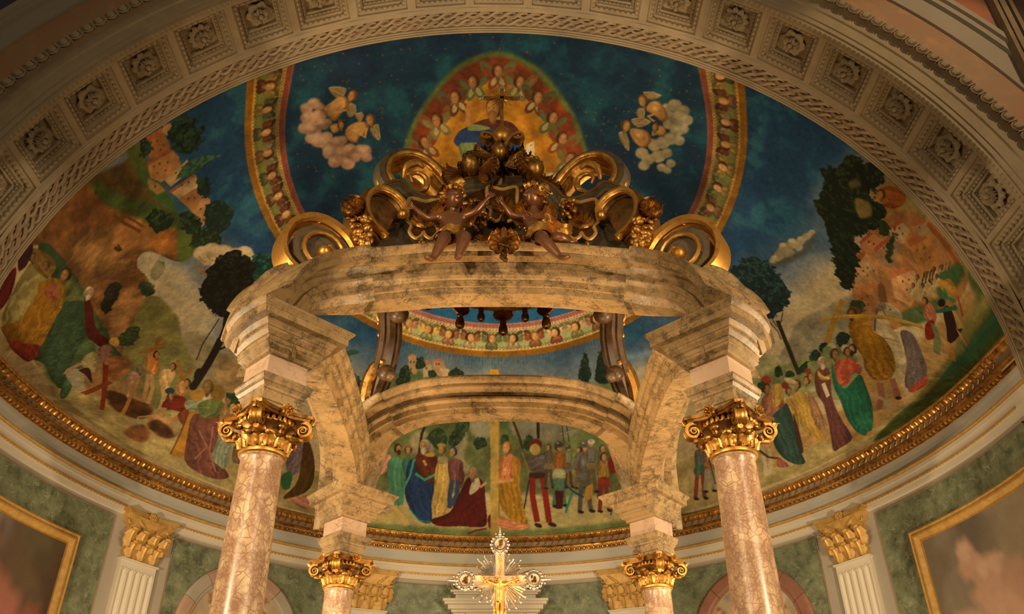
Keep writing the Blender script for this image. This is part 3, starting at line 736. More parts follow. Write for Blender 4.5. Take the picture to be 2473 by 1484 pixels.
def cartouche(x, z, w, h, nm, y=9.10):
    pts = [(-1, .95), (-.55, .98), (0, .86), (.55, .98), (1, .95), (.96, .2), (1.0, -.05), (.72, -.30), (.80, -.62), (.45, -.92), (.12, -.80), (0, -.62), (-.12, -.80), (-.45, -.92), (-.80, -.62), (-.72, -.30), (-1.0, -.05), (-.96, .2)]
    Mx = plane_M((x, y, z), 0); out = smooth_path([(px*w, pz*h) for px, pz in pts], 3, True)
    mb = MB(); mb.prism(out, -.05, .0, Mx); f = mb.build('cartouche', MT['dark'], att, 25)
    mb = MB(); mb.tube([(a, b, .0) for a, b in out], .027, 6, True, True, Mx, .8); mb.build('frame', MT['capgold'], f)
    mb = MB()
    for i, a in enumerate((-1.15, -.75, -.38, 0, .38, .75, 1.15)):
        ln = h*(.95-.25*abs(a)); leaf(mb, ln, w*.26, .02, Mx @ T(0, -h*.42, .03) @ RZ(-a) @ frame((0, 0, 0), (1, 0, 0), (0, 0, -1), (0, 1, 0)), 5)
    mb.box((0, -h*.45, .03), (w*.3, .02, .03), Mx); mb.build('leaf_sprig', MT['goldm'], f, 60)
cartouche(BX+.03, 9.18, .21, .32, 'c', 9.0); cartouche(BX-1.02, 8.92, .24, .36, 'l', 9.0); cartouche(BX+1.10, 8.92, .24, .36, 'r', 9.0)
mb = MB()
for s in (-1, 1):
    for z, a, b in ((8.30, .55, 1.42), (8.37, .65, 1.52), (8.22, .5, 1.2)): mb.tube([(BX+.03+s*a, 9.02, z-.03), (BX+.03+s*b, 9.02, z)], .013, 6)
    for z, a, b in ((8.10, .06, .62), (8.45, .20, .62), (8.30, .16, .66)): mb.tube([(BX+.03+s*a, 8.86, z-.10*(z > 8.2)), (BX+.03+s*b, 8.80, z)], .016, 6)
mb.build('gilt_rod', MT['gold'], att)
random.seed(11)
def bud(mb, p, r, M=None):
    mb.ell((0, 0, 0), (r, r*.85, r*1.35), 8, 6, T(*p) @ RX(random.uniform(-.4, .4)) @ RY(random.uniform(-.5, .5)))
mb = MB()
for x, z in ((0, 8.62), (-.25, 8.52), (.25, 8.52), (-.12, 8.40), (.13, 8.40)):
    for i in range(7): leaf(mb, .16, .09, .05, plane_M((BX+.03+x, 8.92, z+.03), 0) @ RZ(PI+(i-3)*.3) @ frame((0, 0, 0), (1, 0, 0), (0, 0, -1), (0, 1, 0)), 5)
mb.build('bell_flower', MT['goldm'], att, 60)
for k, (x, z) in enumerate(((-.98, 8.30), (-.86, 8.22), (1.02, 8.25), (.55, 8.42), (-.42, 8.26), (.42, 8.26), (-.32, 9.0), (.78, 8.55), (-.60, 8.62), (.30, 8.75), (-.25, 8.8), (.9, 9.0))):
    mb = MB()
    for i in range(16): bud(mb, (BX+.03+x+random.uniform(-.12, .12), 8.88+random.uniform(-.05, .05), z+random.uniform(-.14, .16)), random.uniform(.022, .042))
    for i in range(5): leaf(mb, .15, .08, .07, plane_M((BX+.03+x, 8.90, z), 0) @ RZ(random.uniform(0, 6.2)) @ RX(-.9), 5)
    mb.build('flower_bunch', MT['goldm' if k % 3 else 'goldd'], att, 60)
# pendant bouquet hanging over the cornice
bq = empty('bouquet', (BX+.05, 8.18, 7.75), label='dark gilded bouquet hanging over the middle of the front beam', cat='ornament')
mb = MB()
for i in range(13):
    a = 2*PI*i/13; leaf(mb, .27, .095, .07, plane_M((BX+.05, 8.16, 7.82), 0) @ RZ(a) @ RX(-1.35), 5, False)
mb.build('leaf_star', MT['goldd'], bq, 60)
mb = MB()
for i in range(22): bud(mb, (BX+.05+.02*math.sin(i)+.05*(1-i/22)*random.uniform(-1, 1), 8.08, 7.80-.26*i/22), .026)
mb.build('bud_tail', MT['dark'], bq, 60)
mb = MB(); mb.tube(smooth_path([(BX+.03, 8.55, 8.10), (BX+.04, 8.30, 8.10), (BX+.05, 8.10, 7.98), (BX+.06, 8.06, 7.84)], 4), [.05]*13, 8); mb.ell((BX+.04, 8.28, 8.08), (.07, .09, .08)); mb.build('stem', MT['goldd'], bq)
# orb and cross on its scroll bracket
oc = empty('orb_cross', (BX+.03, 9.25, 10.35), label='gilded orb topped by a rayed cross at the summit of the crown', cat='cross')
mb = MB(); mb.ell((BX+.035, 9.22, 10.66), (.165, .165, .165), 32, 20); mb.build('orb', MT['gold'], oc, 60)
mb = MB(); cx, cz = BX+.025, 11.50; yy = 9.22
mb.box((cx, yy, (10.80+11.70)/2), (.055, .04, .90)); mb.box((cx, yy, cz), (.56, .04, .05)); mb.build('cross', MT['goldm'], oc)
for x, z in ((cx-.28, cz), (cx+.28, cz), (cx, 11.72)):
    mb = MB()
    for dx, dz in ((0, 0), (.03, .035), (.03, -.035), (-.03, .035), (-.03, -.035), (.05, 0), (-.05, 0), (0, .05)): mb.ell((x+dx, yy, z+dz), (.020, .020, .020), 6, 4)
    mb.build('arm_finial', MT['silver'], oc)
mb = MB()
for a in (45, 135, 225, 315):
    for d in (-16, 0, 16):
        t = math.radians(a+d); L = .24 if d == 0 else .17
        mb.tube([(cx+.05*math.cos(t), yy+.01, cz+.05*math.sin(t)), (cx+L*math.cos(t), yy+.01, cz+L*math.sin(t))], [.014, .004], 5)
mb.build('rays', MT['gold'], oc)
for s in (-1, 1):
    mb = MB(); ribbon(mb, smooth_path([(.02, -.20), (.07, -.05), (.16, .09), (.27, .13), (.30, .06), (.22, .02), (.17, .05)], 5), [(-.07, -.02), (-.07, .02), (0, .03), (.07, .02), (.07, -.02)])
    mb.ell((.23, .06, 0), (.035, .035, .09)); o = MB(); o.add(mb.v, mb.f, T(BX+.03, 9.10, 10.46) @ SC(-s, 1, 1) @ frame((0, 0, 0), (1, 0, 0), (0, 0, 1), (0, -1, 0))); o.build('bracket_scroll', MT['gold'], oc)
# cherub heads with wings and curls
def cherub(p, yaw, pitch, sc, label, mat='dark', seed=1):
    root = empty('cherub_head', p, label=label, cat='statue', group='cherub heads at the crown'); random.seed(seed)
    M0 = T(*p) @ RZ(yaw) @ RX(pitch) @ SC(sc)      # local -y is the face
    mb = MB(); rows = []
    for i in range(29):
        t = -PI/2+PI*i/28; z = math.sin(t); k = math.cos(t); r = []
        for j in range(40):
            a = 2*PI*j/40; x = k*math.cos(a); y = k*math.sin(a); f = max(0, -y)
            jaw = 1-.16*max(0, -z)*(1-.3*f)
            cheek = .06*math.exp(-((abs(x)-.45)**2+(z+.28)**2)/.05)*f
            nose = .24*math.exp(-(x*x/.02+(z+.10)**2/.035))*f; eye = -.12*math.exp(-((abs(x)-.34)**2/.02+(z-.1)**2/.012))*f
            brow = .03*math.exp(-((z-.25)**2)/.02)*f; mouth = -.08*math.exp(-(x*x/.04+(z+.42)**2/.006))*f
            g = 1+cheek+nose+eye+brow+mouth; r.append((.82*x*jaw*g, .90*y*g, z))
        rows.append(r)
    mb.loft(rows, True, True, M0 @ SC(.13)); mb.build('face', MT['goldd'], root, 60)
    mb = MB()
    for i in range(46):
        a = random.uniform(0, 2*PI); z = random.uniform(-.2, 1); rr = math.sqrt(max(0, 1-z*z))
        x, y = rr*math.cos(a), rr*math.sin(a)
        if y < -.45 and z < .62: continue
        q = Vector((x*.12, y*.125, z*.135)); mb.ell((0, 0, 0), (.034, .034, .028), 6, 5, M0 @ T(*q))
    mb.build('curls', MT['goldm' if mat != 'dark' else 'dark'], root, 60)
    for s in (-1, 1):
        mb = MB()
        for i in range(7):
            a = -.2+.24*i; L = .26-.012*i
            leaf(mb, L*1.1, .095, .04, M0 @ T(s*.06, .03, -.13) @ RY(s*(1.05+a)) @ T(0, 0, .04), 5, False)
        mb.build('wing', MT[mat if mat != 'dark' else 'goldd'], root, 60)
    return root
cherub((BX-.01, 8.98, 10.12), .15, -.35, 1.3, 'dark gilded cherub head just below the orb', 'dark', 3)
cherub((BX-.40, 8.94, 9.84), -.35, -.1, 1.4, 'dark gilded cherub head at the left below the orb', 'dark', 4)
cherub((BX+.47, 8.94, 9.77), .75, -.25, 1.35, 'gilded cherub head at the right looking up towards the orb', 'goldd', 5)
# dark cluster of leaves and clouds carrying the cherubs
cl = empty('leaf_cluster', (BX+.03, 9.2, 9.78), label='dark mass of leaves and clouds under the cherub heads', cat='ornament')
random.seed(21); mb = MB()
for i in range(70):
    a = random.uniform(-1, 1); z = random.uniform(9.45, 10.24); w = .64*(1-(z-9.45)/1.1); leaf(mb, random.uniform(.16, .26), random.uniform(.08, .14), .10, T(BX+.03+a*w, 9.10+random.uniform(-.06, .08), z) @ RY(random.uniform(-1.6, 1.6)+a*.8) @ RX(random.uniform(-.3, .3)), 5, False)
mb.build('leaves', MT['dark'], cl, 60)
mb = MB()
for i in range(34):
    z = random.uniform(9.50, 10.20); w = .60*(1-(z-9.5)/1.0); r = random.uniform(.09, .16); mb.ell((BX+.03+random.uniform(-w, w), 9.22, z), (r, r*.7, r*.8), 10, 7)
mb.lathe([(.0, 9.6), (.16, 9.62), (.12, 9.75), (.10, 10.0), (.12, 10.4), (.10, 10.5), (0, 10.51)], 12, T(BX+.03, 9.28, 0)); mb.build('cloud_mass', MT['dark'], cl, 60)
# ------------------------------------------------------------------ putti: one skinned body each
def skin_body(name, verts, edges, rad, mat, parent, root=0, sub=2):
    me = bpy.data.meshes.new(name); me.from_pydata(verts, edges, []); o = bpy.data.objects.new(name, me); COL.link(o)
    o.parent = parent; o.location = -wloc(parent)
    sk = o.modifiers.new('skin', 'SKIN'); sk.use_smooth_shade = True; sk.branch_smoothing = .6
    d = me.skin_vertices[0].data
    for i, r in enumerate(rad):
        d[i].radius = (r, r) if not hasattr(r, '__len__') else r; d[i].use_root = (i == root)
    s_ = o.modifiers.new('subd', 'SUBSURF'); s_.levels = sub; s_.render_levels = sub
    dg = bpy.context.evaluated_depsgraph_get(); ev = o.evaluated_get(dg); nm = bpy.data.meshes.new_from_object(ev)
    o.modifiers.clear(); o.data = nm; nm.materials.clear(); nm.materials.append(mat)
    nm.polygons.foreach_set('use_smooth', [True]*len(nm.polygons)); return o
def putto(J, label, face_dir, hair_seed):
    "J: joint positions; the body is one skinned surface with hands and feet"
    root = empty('putto', J['pelvis'], label=label, cat='statue', group='seated bronze putti')
    V = []; E = []; Rr = []
    def v(p, r): V.append(tuple(p)); Rr.append(r); return len(V)-1
    def chain(start, pts):
        a = start
        for p, r in pts:
            b = v(p, r); E.append((a, b)); a = b
        return a
    P = {k: Vector(q) for k, q in J.items()}
    pel = v(P['pelvis'], (.135, .115)); bel = v(P['pelvis'].lerp(P['chest'], .4)+Vector((0, -.03, 0)), (.138, .125)); E.append((pel, bel))
    che = v(P['chest'], (.14, .105)); E.append((bel, che)); nk = v(P['neck'], .05); E.append((che, nk))
    hb = v(P['neck'].lerp(P['head'], .5), .06); E.append((nk, hb))
    for s in 'LR':
        sh = chain(che, [(P['sh'+s], .070), (P['el'+s], .052), (P['el'+s].lerp(P['wr'+s], .6), .045), (P['wr'+s], .030)])
        d = (P['wr'+s]-P['el'+s]).normalized(); side = d.cross(Vector((0, 1, 0)));
        if side.length < .1: side = d.cross(Vector((0, 0, 1)))
        side.normalize(); palm = v(P['wr'+s]+d*.05, (.030, .020)); E.append((sh, palm))
        for i, q in enumerate((-.030, -.011, .010, .029)):
            ln = (.055, .066, .062, .048)[i]
            k1 = v(P['wr'+s]+d*.085+side*q, .0105); k2 = v(P['wr'+s]+d*(.085+ln*.55)+side*q*1.35+Vector((0, -.008, -.006)), .0095); k3 = v(P['wr'+s]+d*(.085+ln)+side*q*1.4+Vector((0, -.02, -.02)), .008)
            E.extend([(palm, k1), (k1, k2), (k2, k3)])
        t1 = v(P['wr'+s]+d*.045+side*.040+Vector((0, -.01, .0)), .011); t2 = v(P['wr'+s]+d*.085+side*.062+Vector((0, -.02, 0)), .0095); E.extend([(palm, t1), (t1, t2)])
        hp = chain(pel, [(P['hip'+s], .105), (P['hip'+s].lerp(P['kn'+s], .5), .103), (P['kn'+s], .075), (P['kn'+s].lerp(P['an'+s], .35), .077), (P['kn'+s].lerp(P['an'+s], .75), .054), (P['an'+s], .038)])
        f = (P['toe'+s]-P['an'+s]); chain(hp, [(P['an'+s]+f*.35+Vector((0, 0, -.012)), .040), (P['an'+s]+f*.8, (.046, .03)), (P['an'+s]+f*1.15, (.040, .02))])
    skin_body('body', V, E, Rr, MT['bronze'], root)
    # head
    fd = Vector(face_dir).normalized(); up = Vector((0, 0, 1)); right = fd.cross(up).normalized(); up = right.cross(fd)
    M0 = frame(P['head'], right, -fd, up)
    mb = MB(); rows = []
    for i in range(37):
        t = -PI/2+PI*i/36; z = math.sin(t); k = math.cos(t); r = []
        for j in range(52):
            a = 2*PI*j/52; x = k*math.cos(a); y = k*math.sin(a); f = max(0, -y)
            jaw = 1-.16*max(0, -z)
            g = 1+.05*math.exp(-((abs(x)-.45)**2+(z+.3)**2)/.05)*f+.28*math.exp(-(x*x/.016+(z+.12)**2/.03))*f-.15*math.exp(-((abs(x)-.32)**2/.02+(z-.08)**2/.010))*f+.04*math.exp(-((z-.26)**2)/.02)*f-.09*math.exp(-(x*x/.05+(z+.42)**2/.005))*f+.035*math.exp(-(x*x/.03+(z+.50)**2/.006))*f+.06*math.exp(-(x*x/.05+(z+.75)**2/.02))*f
            r.append((.80*x*jaw*g, .92*y*g, z))
        rows.append(r)
    mb.loft(rows, True, True, M0 @ SC(.15))
    for s in (-1, 1): mb.ell((s*.118, .01, -.005), (.014, .026, .036), 8, 6, M0)
    mb.build('head', MT['bronze'], root, 60)
    random.seed(hair_seed); mb = MB()
    for i in range(95):
        a = random.uniform(0, 2*PI); z = random.uniform(-.35, 1); rr = math.sqrt(max(0, 1-z*z)); x, y = rr*math.cos(a), rr*math.sin(a)
        if y < -.25 and z < .58: continue
        q = Vector((x*.13, y*.148, z*.158)); r = random.uniform(.024, .038)
        w = [q, q*1.12+Vector((random.uniform(-.03, .03), random.uniform(-.03, .03), .015)), q*1.2+Vector((random.uniform(-.04, .04), random.uniform(-.04, .04), random.uniform(-.02, .03)))]
        mb.tube([tuple(M0 @ p) for p in w], [r, r*.9, r*.3], 6)
    mb.build('hair', MT['gold'], root, 60)
    # loincloth wrapped over hips and one thigh
    mb = MB(); c = P['pelvis']+Vector((0, -.01, .0))
    rows = []
    for i in range(7):
        q = i/6; rows.append([(c.x+(.172+.02*math.sin(a*5+q*3))*math.cos(a), c.y+(.168+.02*math.sin(a*7+q*4))*math.sin(a)-.02, c.z+.07-.17*q+.05*math.cos(a+.6)+.015*math.sin(a*6+q*5)) for a in (2*PI*j/26 for j in range(26))])
    mb.loft(rows, True); mb.loft([[(c.x+(x-c.x)*.94, c.y+(y-c.y)*.94, z) for x, y, z in r][::-1] for r in rows], True)
    kl = P['hipL'].lerp(P['knL'], .55); rows = []
    for i in range(6):
        q = i/5; b = P['hipL'].lerp(kl, q); rows.append([(b.x+(.128+.012*math.sin(a*5+i))*math.cos(a), b.y+.0, b.z+(.128+.012*math.sin(a*4+i*2))*math.sin(a)) for a in (2*PI*j/18 for j in range(18))])
    mb.loft(rows, True); mb.build('loincloth', MT['goldm'], root, 60)
    for s in (-1, 1):
        mb = MB(); b = P['chest']+Vector((s*.06, .11, .05))
        for i in range(9): leaf(mb, .36-.018*i, .10, .05, T(*b) @ RY(s*(.35+.17*i)) @ T(0, 0, .03), 5, False)
        mb.build('wing', MT['goldm'], root, 60)
    return root
putto(dict(pelvis=(-.61, 8.50, 8.18), chest=(-.60, 8.47, 8.46), neck=(-.60, 8.45, 8.60), head=(-.59, 8.41, 8.77), shL=(-.76, 8.46, 8.53), elL=(-.92, 8.38, 8.42), wrL=(-1.05, 8.30, 8.50), shR=(-.46, 8.46, 8.52), elR=(-.30, 8.38, 8.53), wrR=(-.17, 8.33, 8.68),
           hipL=(-.69, 8.44, 8.14), knL=(-.66, 8.12, 7.92), anL=(-.78, 8.05, 7.54), toeL=(-.84, 7.93, 7.49), hipR=(-.52, 8.44, 8.14), knR=(-.40, 8.12, 7.94), anR=(-.50, 8.06, 7.57), toeR=(-.46, 7.93, 7.51)),
      'bronze putto seated at left with one arm stretched out to the side', (.45, -.85, -.2), 7)
putto(dict(pelvis=(.50, 8.50, 8.22), chest=(.45, 8.46, 8.48), neck=(.44, 8.44, 8.62), head=(.44, 8.40, 8.80), shL=(.56, 8.44, 8.55), elL=(.52, 8.30, 8.40), wrL=(.43, 8.22, 8.36), shR=(.31, 8.46, 8.53), elR=(.17, 8.38, 8.46), wrR=(.06, 8.33, 8.60),
           hipL=(.52, 8.42, 8.16), knL=(.52, 8.12, 7.92), anL=(.72, 8.05, 7.58), toeL=(.80, 7.94, 7.50), hipR=(.60, 8.50, 8.16), knR=(.75, 8.34, 8.10), anR=(.90, 8.40, 8.07), toeR=(.97, 8.38, 8.07)),
      'bronze putto seated at right turning its head to the left', (-.8, -.55, -.05), 9)
# drapery end flying off the right putto
mb = MB(); rows = []
for i in range(13):
    q = i/12; b = Vector((.50+.42*q, 8.38, 8.34-.10*q+.05*math.sin(q*7))); rows.append([b+Vector((0, -.05*math.sin(j*2.2+q*4), .12-.05*j)) for j in range(5)])
mb.loft(rows, False); mb.loft([[p+Vector((0, .012, 0)) for p in r][::-1] for r in rows], False); mb.build('sash', MT['goldm'], bpy.data.objects['putto.001'], 60)
# ------------------------------------------------------------------ rear ribs and the ring of tassels
for s in (-1, 1):
    root = empty('rear_rib', (BX+s*1.95, 12.3, 7.75), label=f'dark scrolled rib rising from the rear {SIDE[s]} corner of the canopy', cat='scroll', group='dark scrolled rear ribs')
    def q(l): return [(BX+.03+s*-1*x if s > 0 else BX+.03+x, y, z) for x, y, z in l]
    pth = smooth_path([(-2.12, 12.45, 7.75), (-2.02, 12.30, 8.05), (-1.88, 12.05, 8.35), (-1.80, 11.85, 8.75), (-1.80, 11.65, 9.15), (-1.70, 11.45, 9.55), (-1.35, 11.2, 10.0), (-.9, 10.9, 10.3)], 4)
    mb = MB(); prof = [(-.19, -.05), (-.19, .03), (-.13, .06), (-.09, .04), (-.05, .09), (.05, .09), (.09, .04), (.13, .06), (.19, .03), (.19, -.05), (.1, -.14), (-.1, -.14)]
    rows = []; side = Vector((.78, .5, 0)).normalized()
    for i, p in enumerate(pth):
        a, b = Vector(pth[max(i-1, 0)]), Vector(pth[min(i+1, len(pth)-1)]); t = (b-a).normalized(); sd = (side-t*side.dot(t)).normalized(); n = sd.cross(t).normalized()
        rows.append([tuple(Vector(p)+sd*u-n*v*-1) for u, v in prof])
    mb.loft([q(r) for r in rows], True, True)
    if s > 0: flipf(mb)
    mb.build('rib', MT['wood'], root, 40)
    mb = MB(); mb.tube(q(smooth_path([(-2.20, 12.40, 7.75), (-2.16, 12.25, 8.05), (-2.06, 12.10, 8.28), (-1.95, 12.0, 8.38), (-1.86, 11.95, 8.34)], 4)), [.10, .11, .12, .12, .12, .12, .12, .12, .11, .11, .1, .09, .08, .07, .06, .05, .05], 9); mb.build('outer_curl', MT['goldd'], root)
    mb = MB(); mb.ell(q([(-1.82, 11.85, 8.10)])[0], (.14, .12, .14), 12, 8); mb.ell(q([(-1.74, 11.8, 8.02)])[0], (.09, .09, .10), 10, 7); mb.build('inner_curl', MT['wood'], root)
    mb = MB(); mb.ell(q([(-1.63, 11.4, 8.92)])[0], (.16, .14, .15), 14, 9); mb.tube(q([(-1.62, 11.35, 9.03), (-1.60, 11.35, 9.15)]), [.12, .10], 10); mb.build('side_knob', MT['wood'], root)
    for (x, y, z) in ((-2.0, 11.75, 8.98), (-1.98, 11.8, 8.78), (-1.98, 11.9, 8.58)):
        mb = MB(); mb.ell(q([(x, y, z)])[0], (.035, .035, .045), 8, 6); mb.build('boss', MT['gold'], root)
    mb = MB(); mb.tube(q(smooth_path([(-1.98, 11.6, 9.3), (-2.02, 11.65, 9.1), (-1.98, 11.7, 8.98)], 4)), [.03]*9, 6); mb.build('gilt_edge', MT['gold'], root)
cr = empty('tassel_ring', (BX+.03, 10.3, 8.9), label='dark ring of scalloped flaps and hanging tassels inside the canopy', cat='ornament')
RC = (BX+.06, 10.28); RR = 1.26; ZR = 8.98
mb = MB(); mb.lathe([(RR-.12, ZR+.12), (RR+.02, ZR+.10), (RR+.04, ZR+.3), (RR-.02, ZR+.55), (RR-.5, ZR+.9), (.3, ZR+1.15)], 48, T(RC[0], RC[1], 0)); mb.build('hoop', MT['dark'], cr)
mt = MB(); mt.lathe([(.02, .0), (.03, -.02), (.055, -.06), (.05, -.09), (.04, -.10), (.06, -.13), (.075, -.20), (.07, -.26), (.05, -.285), (.02, -.29)], 12); MTAS = mt.mesh('tassel', MT['dark'], 50)
mf = MB(); fl = [(-.15, .15), (-.15, -.02), (-.12, -.09), (-.06, -.13), (0, -.14), (.06, -.13), (.12, -.09), (.15, -.02), (.15, .15)]
mf.prism(fl, -.015, .015); mf.tube([(x, y, 0) for x, y in fl[1:-1]], .022, 6); MFL = mf.mesh('flap', MT['dark'], 40)
for i in range(22):
    a = 2*PI*i/22+PI/2; x, y = RC[0]+RR*math.cos(a), RC[1]+RR*math.sin(a)
    if i % 2 == 0:
        o = mkobj('flap', MFL, cr, world=False); o.matrix_local = T(*(Vector((x, y, ZR+.05))-cr.location)) @ RZ(a-PI/2) @ RX(PI/2)
        o = mkobj('tassel', MTAS, cr, world=False); o.matrix_local = T(*(Vector((x, y, ZR-.06))-cr.location))
    else:
        o = mkobj('tassel', MTAS, cr, world=False); o.matrix_local = T(*(Vector((x, y, ZR+.12))-cr.location)) @ SC(.85)
# ------------------------------------------------------------------ wall pictures, niches, aedicule
def painted(name, pts, cols, parent, rough=.7, **kw):
    "grid surface with a colour attribute"
    nr, nc = len(pts), len(pts[0]); mb = MB(); mb.loft(pts, False); me = mb.mesh(name, None, 60)
    at = me.color_attributes.new('paint', 'FLOAT_COLOR', 'POINT'); a = np.ones((nr*nc, 4), np.float32); a[:, :3] = np.asarray(cols, np.float32).reshape(-1, 3); at.data.foreach_set('color', a.ravel())
    m, nt, b = nt_new(name+'_paint'); v = nt.nodes.new('ShaderNodeVertexColor'); v.layer_name = 'paint'
    n = noise(nt, pos(nt), 5, 6, .65)
    nt.links.new(mixc(nt, .5, v.outputs[0], ramp(nt, n.outputs[0], [(.3, (.45, .45, .45)), (.7, (.62, .62, .62))]), 'OVERLAY'), b.inputs['Base Color'])
    b.inputs['Roughness'].default_value = rough; me.materials.append(m)
    return mkobj(name, me, parent, **kw)
def blob(img, U, V, cu, cv, ru, rv, col, soft=.35, wob=0, seed=0):
    rng = np.random.RandomState(seed); du, dv = (U-cu)/ru, (V-cv)/rv; a = np.arctan2(dv, du); r = np.hypot(du, dv)
    if wob: r = r*(1+wob*np.sin(3*a+rng.rand()*6)+wob*.7*np.sin(5*a+rng.rand()*6)+wob*.5*np.sin(9*a+rng.rand()*6))
    k = np.clip((1+soft/2-r)/soft, 0, 1)[..., None]; img[:] = img*(1-k)+np.array(col)*k
def framed(th0, th1, z0, z1, label, paintf):
    tm = (th0+th1)/2; p, n = plan(tm); root = empty('framed_painting', (p.x, p.y, z0), label=label, cat='painting')
    mb = MB(); d = math.degrees(.22/8.4)
    prof = [(.02, 0), (.10, .0), (.12, .03), (.10, .06), (.13, .10), (.13, .13), (.09, .15), (.06, .19), (.07, .22), (.02, .22)]   # (proud, inward)
    k = 24; loop = []
    for i in range(k+1): loop.append((th0+(th1-th0)*i/k, z1, 0, -1))
    loop = [(th0, z0), (th0, z1)]
    rows = []
    ring_ = [(th0+(th1-th0)*i/k, z1) for i in range(k+1)]+[(th1-(th1-th0)*i/k, z0) for i in range(k+1)]
    for th, z in ring_:
        r = []
        for pr, inn in prof:
            dd = math.degrees(inn/8.4); t2 = min(max(th, th0+dd), th1-dd); z2 = min(max(z, z0+inn), z1-inn)
            q, nn = plan(t2, .0); r.append(q+nn*pr+Vector((0, 0, z2)))
        rows.append(r)
    mb.loft(rows, False, False, None, True); mb.build('frame', MT['capgold'], root, 30)
    nu, nv = 110, 110; U, V = np.meshgrid(np.linspace(th0, th1, nu), np.linspace(z0, z1, nv)); img = np.zeros((nv, nu, 3))
    paintf(img, U, V)
    pts = [[plan(U[i, j])[0]+plan(U[i, j])[1]*.05+Vector((0, 0, V[i, j])) for j in range(nu)] for i in range(nv)]
    painted('canvas', pts, img, root)
def paint_left(img, U, V):
    img[:] = (.07, .04, .025)
    blob(img, U, V, 172, 6.4, 4, .5, (.17, .14, .12), .9, .1, 1); blob(img, U, V, 166, 5.9, 4, .8, (.10, .06, .03), .8, .1, 2); blob(img, U, V, 164, 6.3, 3, .3, (.09, .065, .03), .8, .15, 3)
    blob(img, U, V, 175, 5.3, 4.5, .9, (.27, .07, .04), .4, .1, 4); blob(img, U, V, 168, 4.9, 3.5, .7, (.29, .10, .07), .4, .1, 5); blob(img, U, V, 170.6, 5.5, .8, .9, (.10, .05, .03), .6); blob(img, U, V, 171, 6.0, 1.2, .18, (.16, .08, .05), .6); blob(img, U, V, 163, 4.8, 2, .5, (.20, .06, .03), .5, .1, 8)
def paint_right(img, U, V):
    img[:] = (.17, .13, .09)
    blob(img, U, V, 3, 6.2, 6, .7, (.25, .19, .12), 1.2, .1, 1); blob(img, U, V, 11, 6.2, 3, .5, (.10, .075, .055), 1, .15, 2); blob(img, U, V, 9, 5.4, 1.5, .8, (.13, .10, .07), .9)
    for c in ((12.6, 5.85, 1.6, .34), (11.2, 5.55, 1.5, .34), (9.0, 5.50, 2.2, .30), (7.0, 5.25, 3.0, .36), (10.2, 5.15, 2.8, .4), (14.5, 4.75, 2.6, .35), (5, 4.9, 4, .5)): blob(img, U, V, *c, (.36, .205, .135), .5, .08, int(c[0]*10))
    for c in ((12.9, 5.98, .9, .16), (8.6, 5.62, 1.2, .13), (10.8, 5.62, .8, .15)): blob(img, U, V, *c, (.42, .265, .18), .8, .08, 3)
framed(159.1, 187.5, 2.6, 6.68, 'gold framed dark painting with red drapery at far left', paint_left)
framed(-7.5, 20.1, 2.6, 6.68, 'gold framed painting of pink clouds at far right', paint_right)
def niche(th, label, mat, mat2):
    p, n = plan(th); root = empty('arched_niche', (p.x, p.y, 2.0), label=label, cat='niche', group='arched niches beside the altar')
    R1, R0, zc = 1.47, 1.14, 5.62; seg = 7
    def at(a, r, o):
        u = r*math.cos(a); z = zc+r*math.sin(a); q, nn = plan(th+math.degrees(-u/8.55)); return q+nn*o+Vector((0, 0, z))
    for i in range(seg):
        mb = MB(); a0, a1 = PI*i/seg+.004, PI*(i+1)/seg-.004; rows = []
        for j in range(6):
            a = a0+(a1-a0)*j/5; rows.append([at(a, R1, .0), at(a, R1, .05), at(a, R1-.05, .085), at(a, R0+.08, .085), at(a, R0+.06, .06), at(a, R0, .05), at(a, R0, 0)])
        mb.loft(rows, True, True); mb.build('voussoir', MT[mat if i % 2 == 0 else mat2], root, 25)
    for s in (-1, 1):
        mb = MB(); mb.loft([[at(0, s*r, o)+Vector((0, 0, z-zc)) for r, o in ((R1, 0), (R1, .05), (R1-.05, .085), (R0+.08, .085), (R0, .05), (R0, 0))] for z in (2.0, zc)], True, True); mb.build('jamb', MT[mat], root, 25)
    nu, nv = 90, 60; pts = []; A, Rr = np.meshgrid(np.linspace(0, PI, nu), np.linspace(.01, R0+.01, nv)); img = np.zeros((nv, nu, 3)); X = Rr*np.cos(A); Z = Rr*np.sin(A)
    img[:] = (.34, .245, .15); blob(img, X, Z, 0, .9, .9, .5, (.42, .33, .20), 1); sd = int(th)
    rng = np.random.RandomState(sd)
    for i in range(26):
        x, z = rng.uniform(-.95, .95), rng.uniform(.05, .95)
        if math.hypot(x, z) > 1.05: continue
        blob(img, X, Z, x, z, rng.uniform(.08, .2), rng.uniform(.08, .18), [(.45, .26, .17), (.50, .38, .25), (.30, .13, .08), (.36, .27, .17), (.47, .30, .20), (.25, .22, .2)][i % 6], .5, .12, i)
    for i in range(10):
        x, z = rng.uniform(-.8, .8), rng.uniform(.3, .85); blob(img, X, Z, x, z, .06, .07, (.50, .33, .22), .4); blob(img, X, Z, x, z+.05, .065, .05, (.26, .13, .07), .5)
    pts = [[at(A[i, j], Rr[i, j], .02) for j in range(nu)] for i in range(nv)]
    painted('lunette_picture', pts, img, root)
niche(132.2, 'round arched niche with pink marble surround behind the front left column', 'pinkstone', 'plaster')
niche(47.4, 'round arched niche with dark red marble surround behind the front right column', 'redstone', 'redstone')
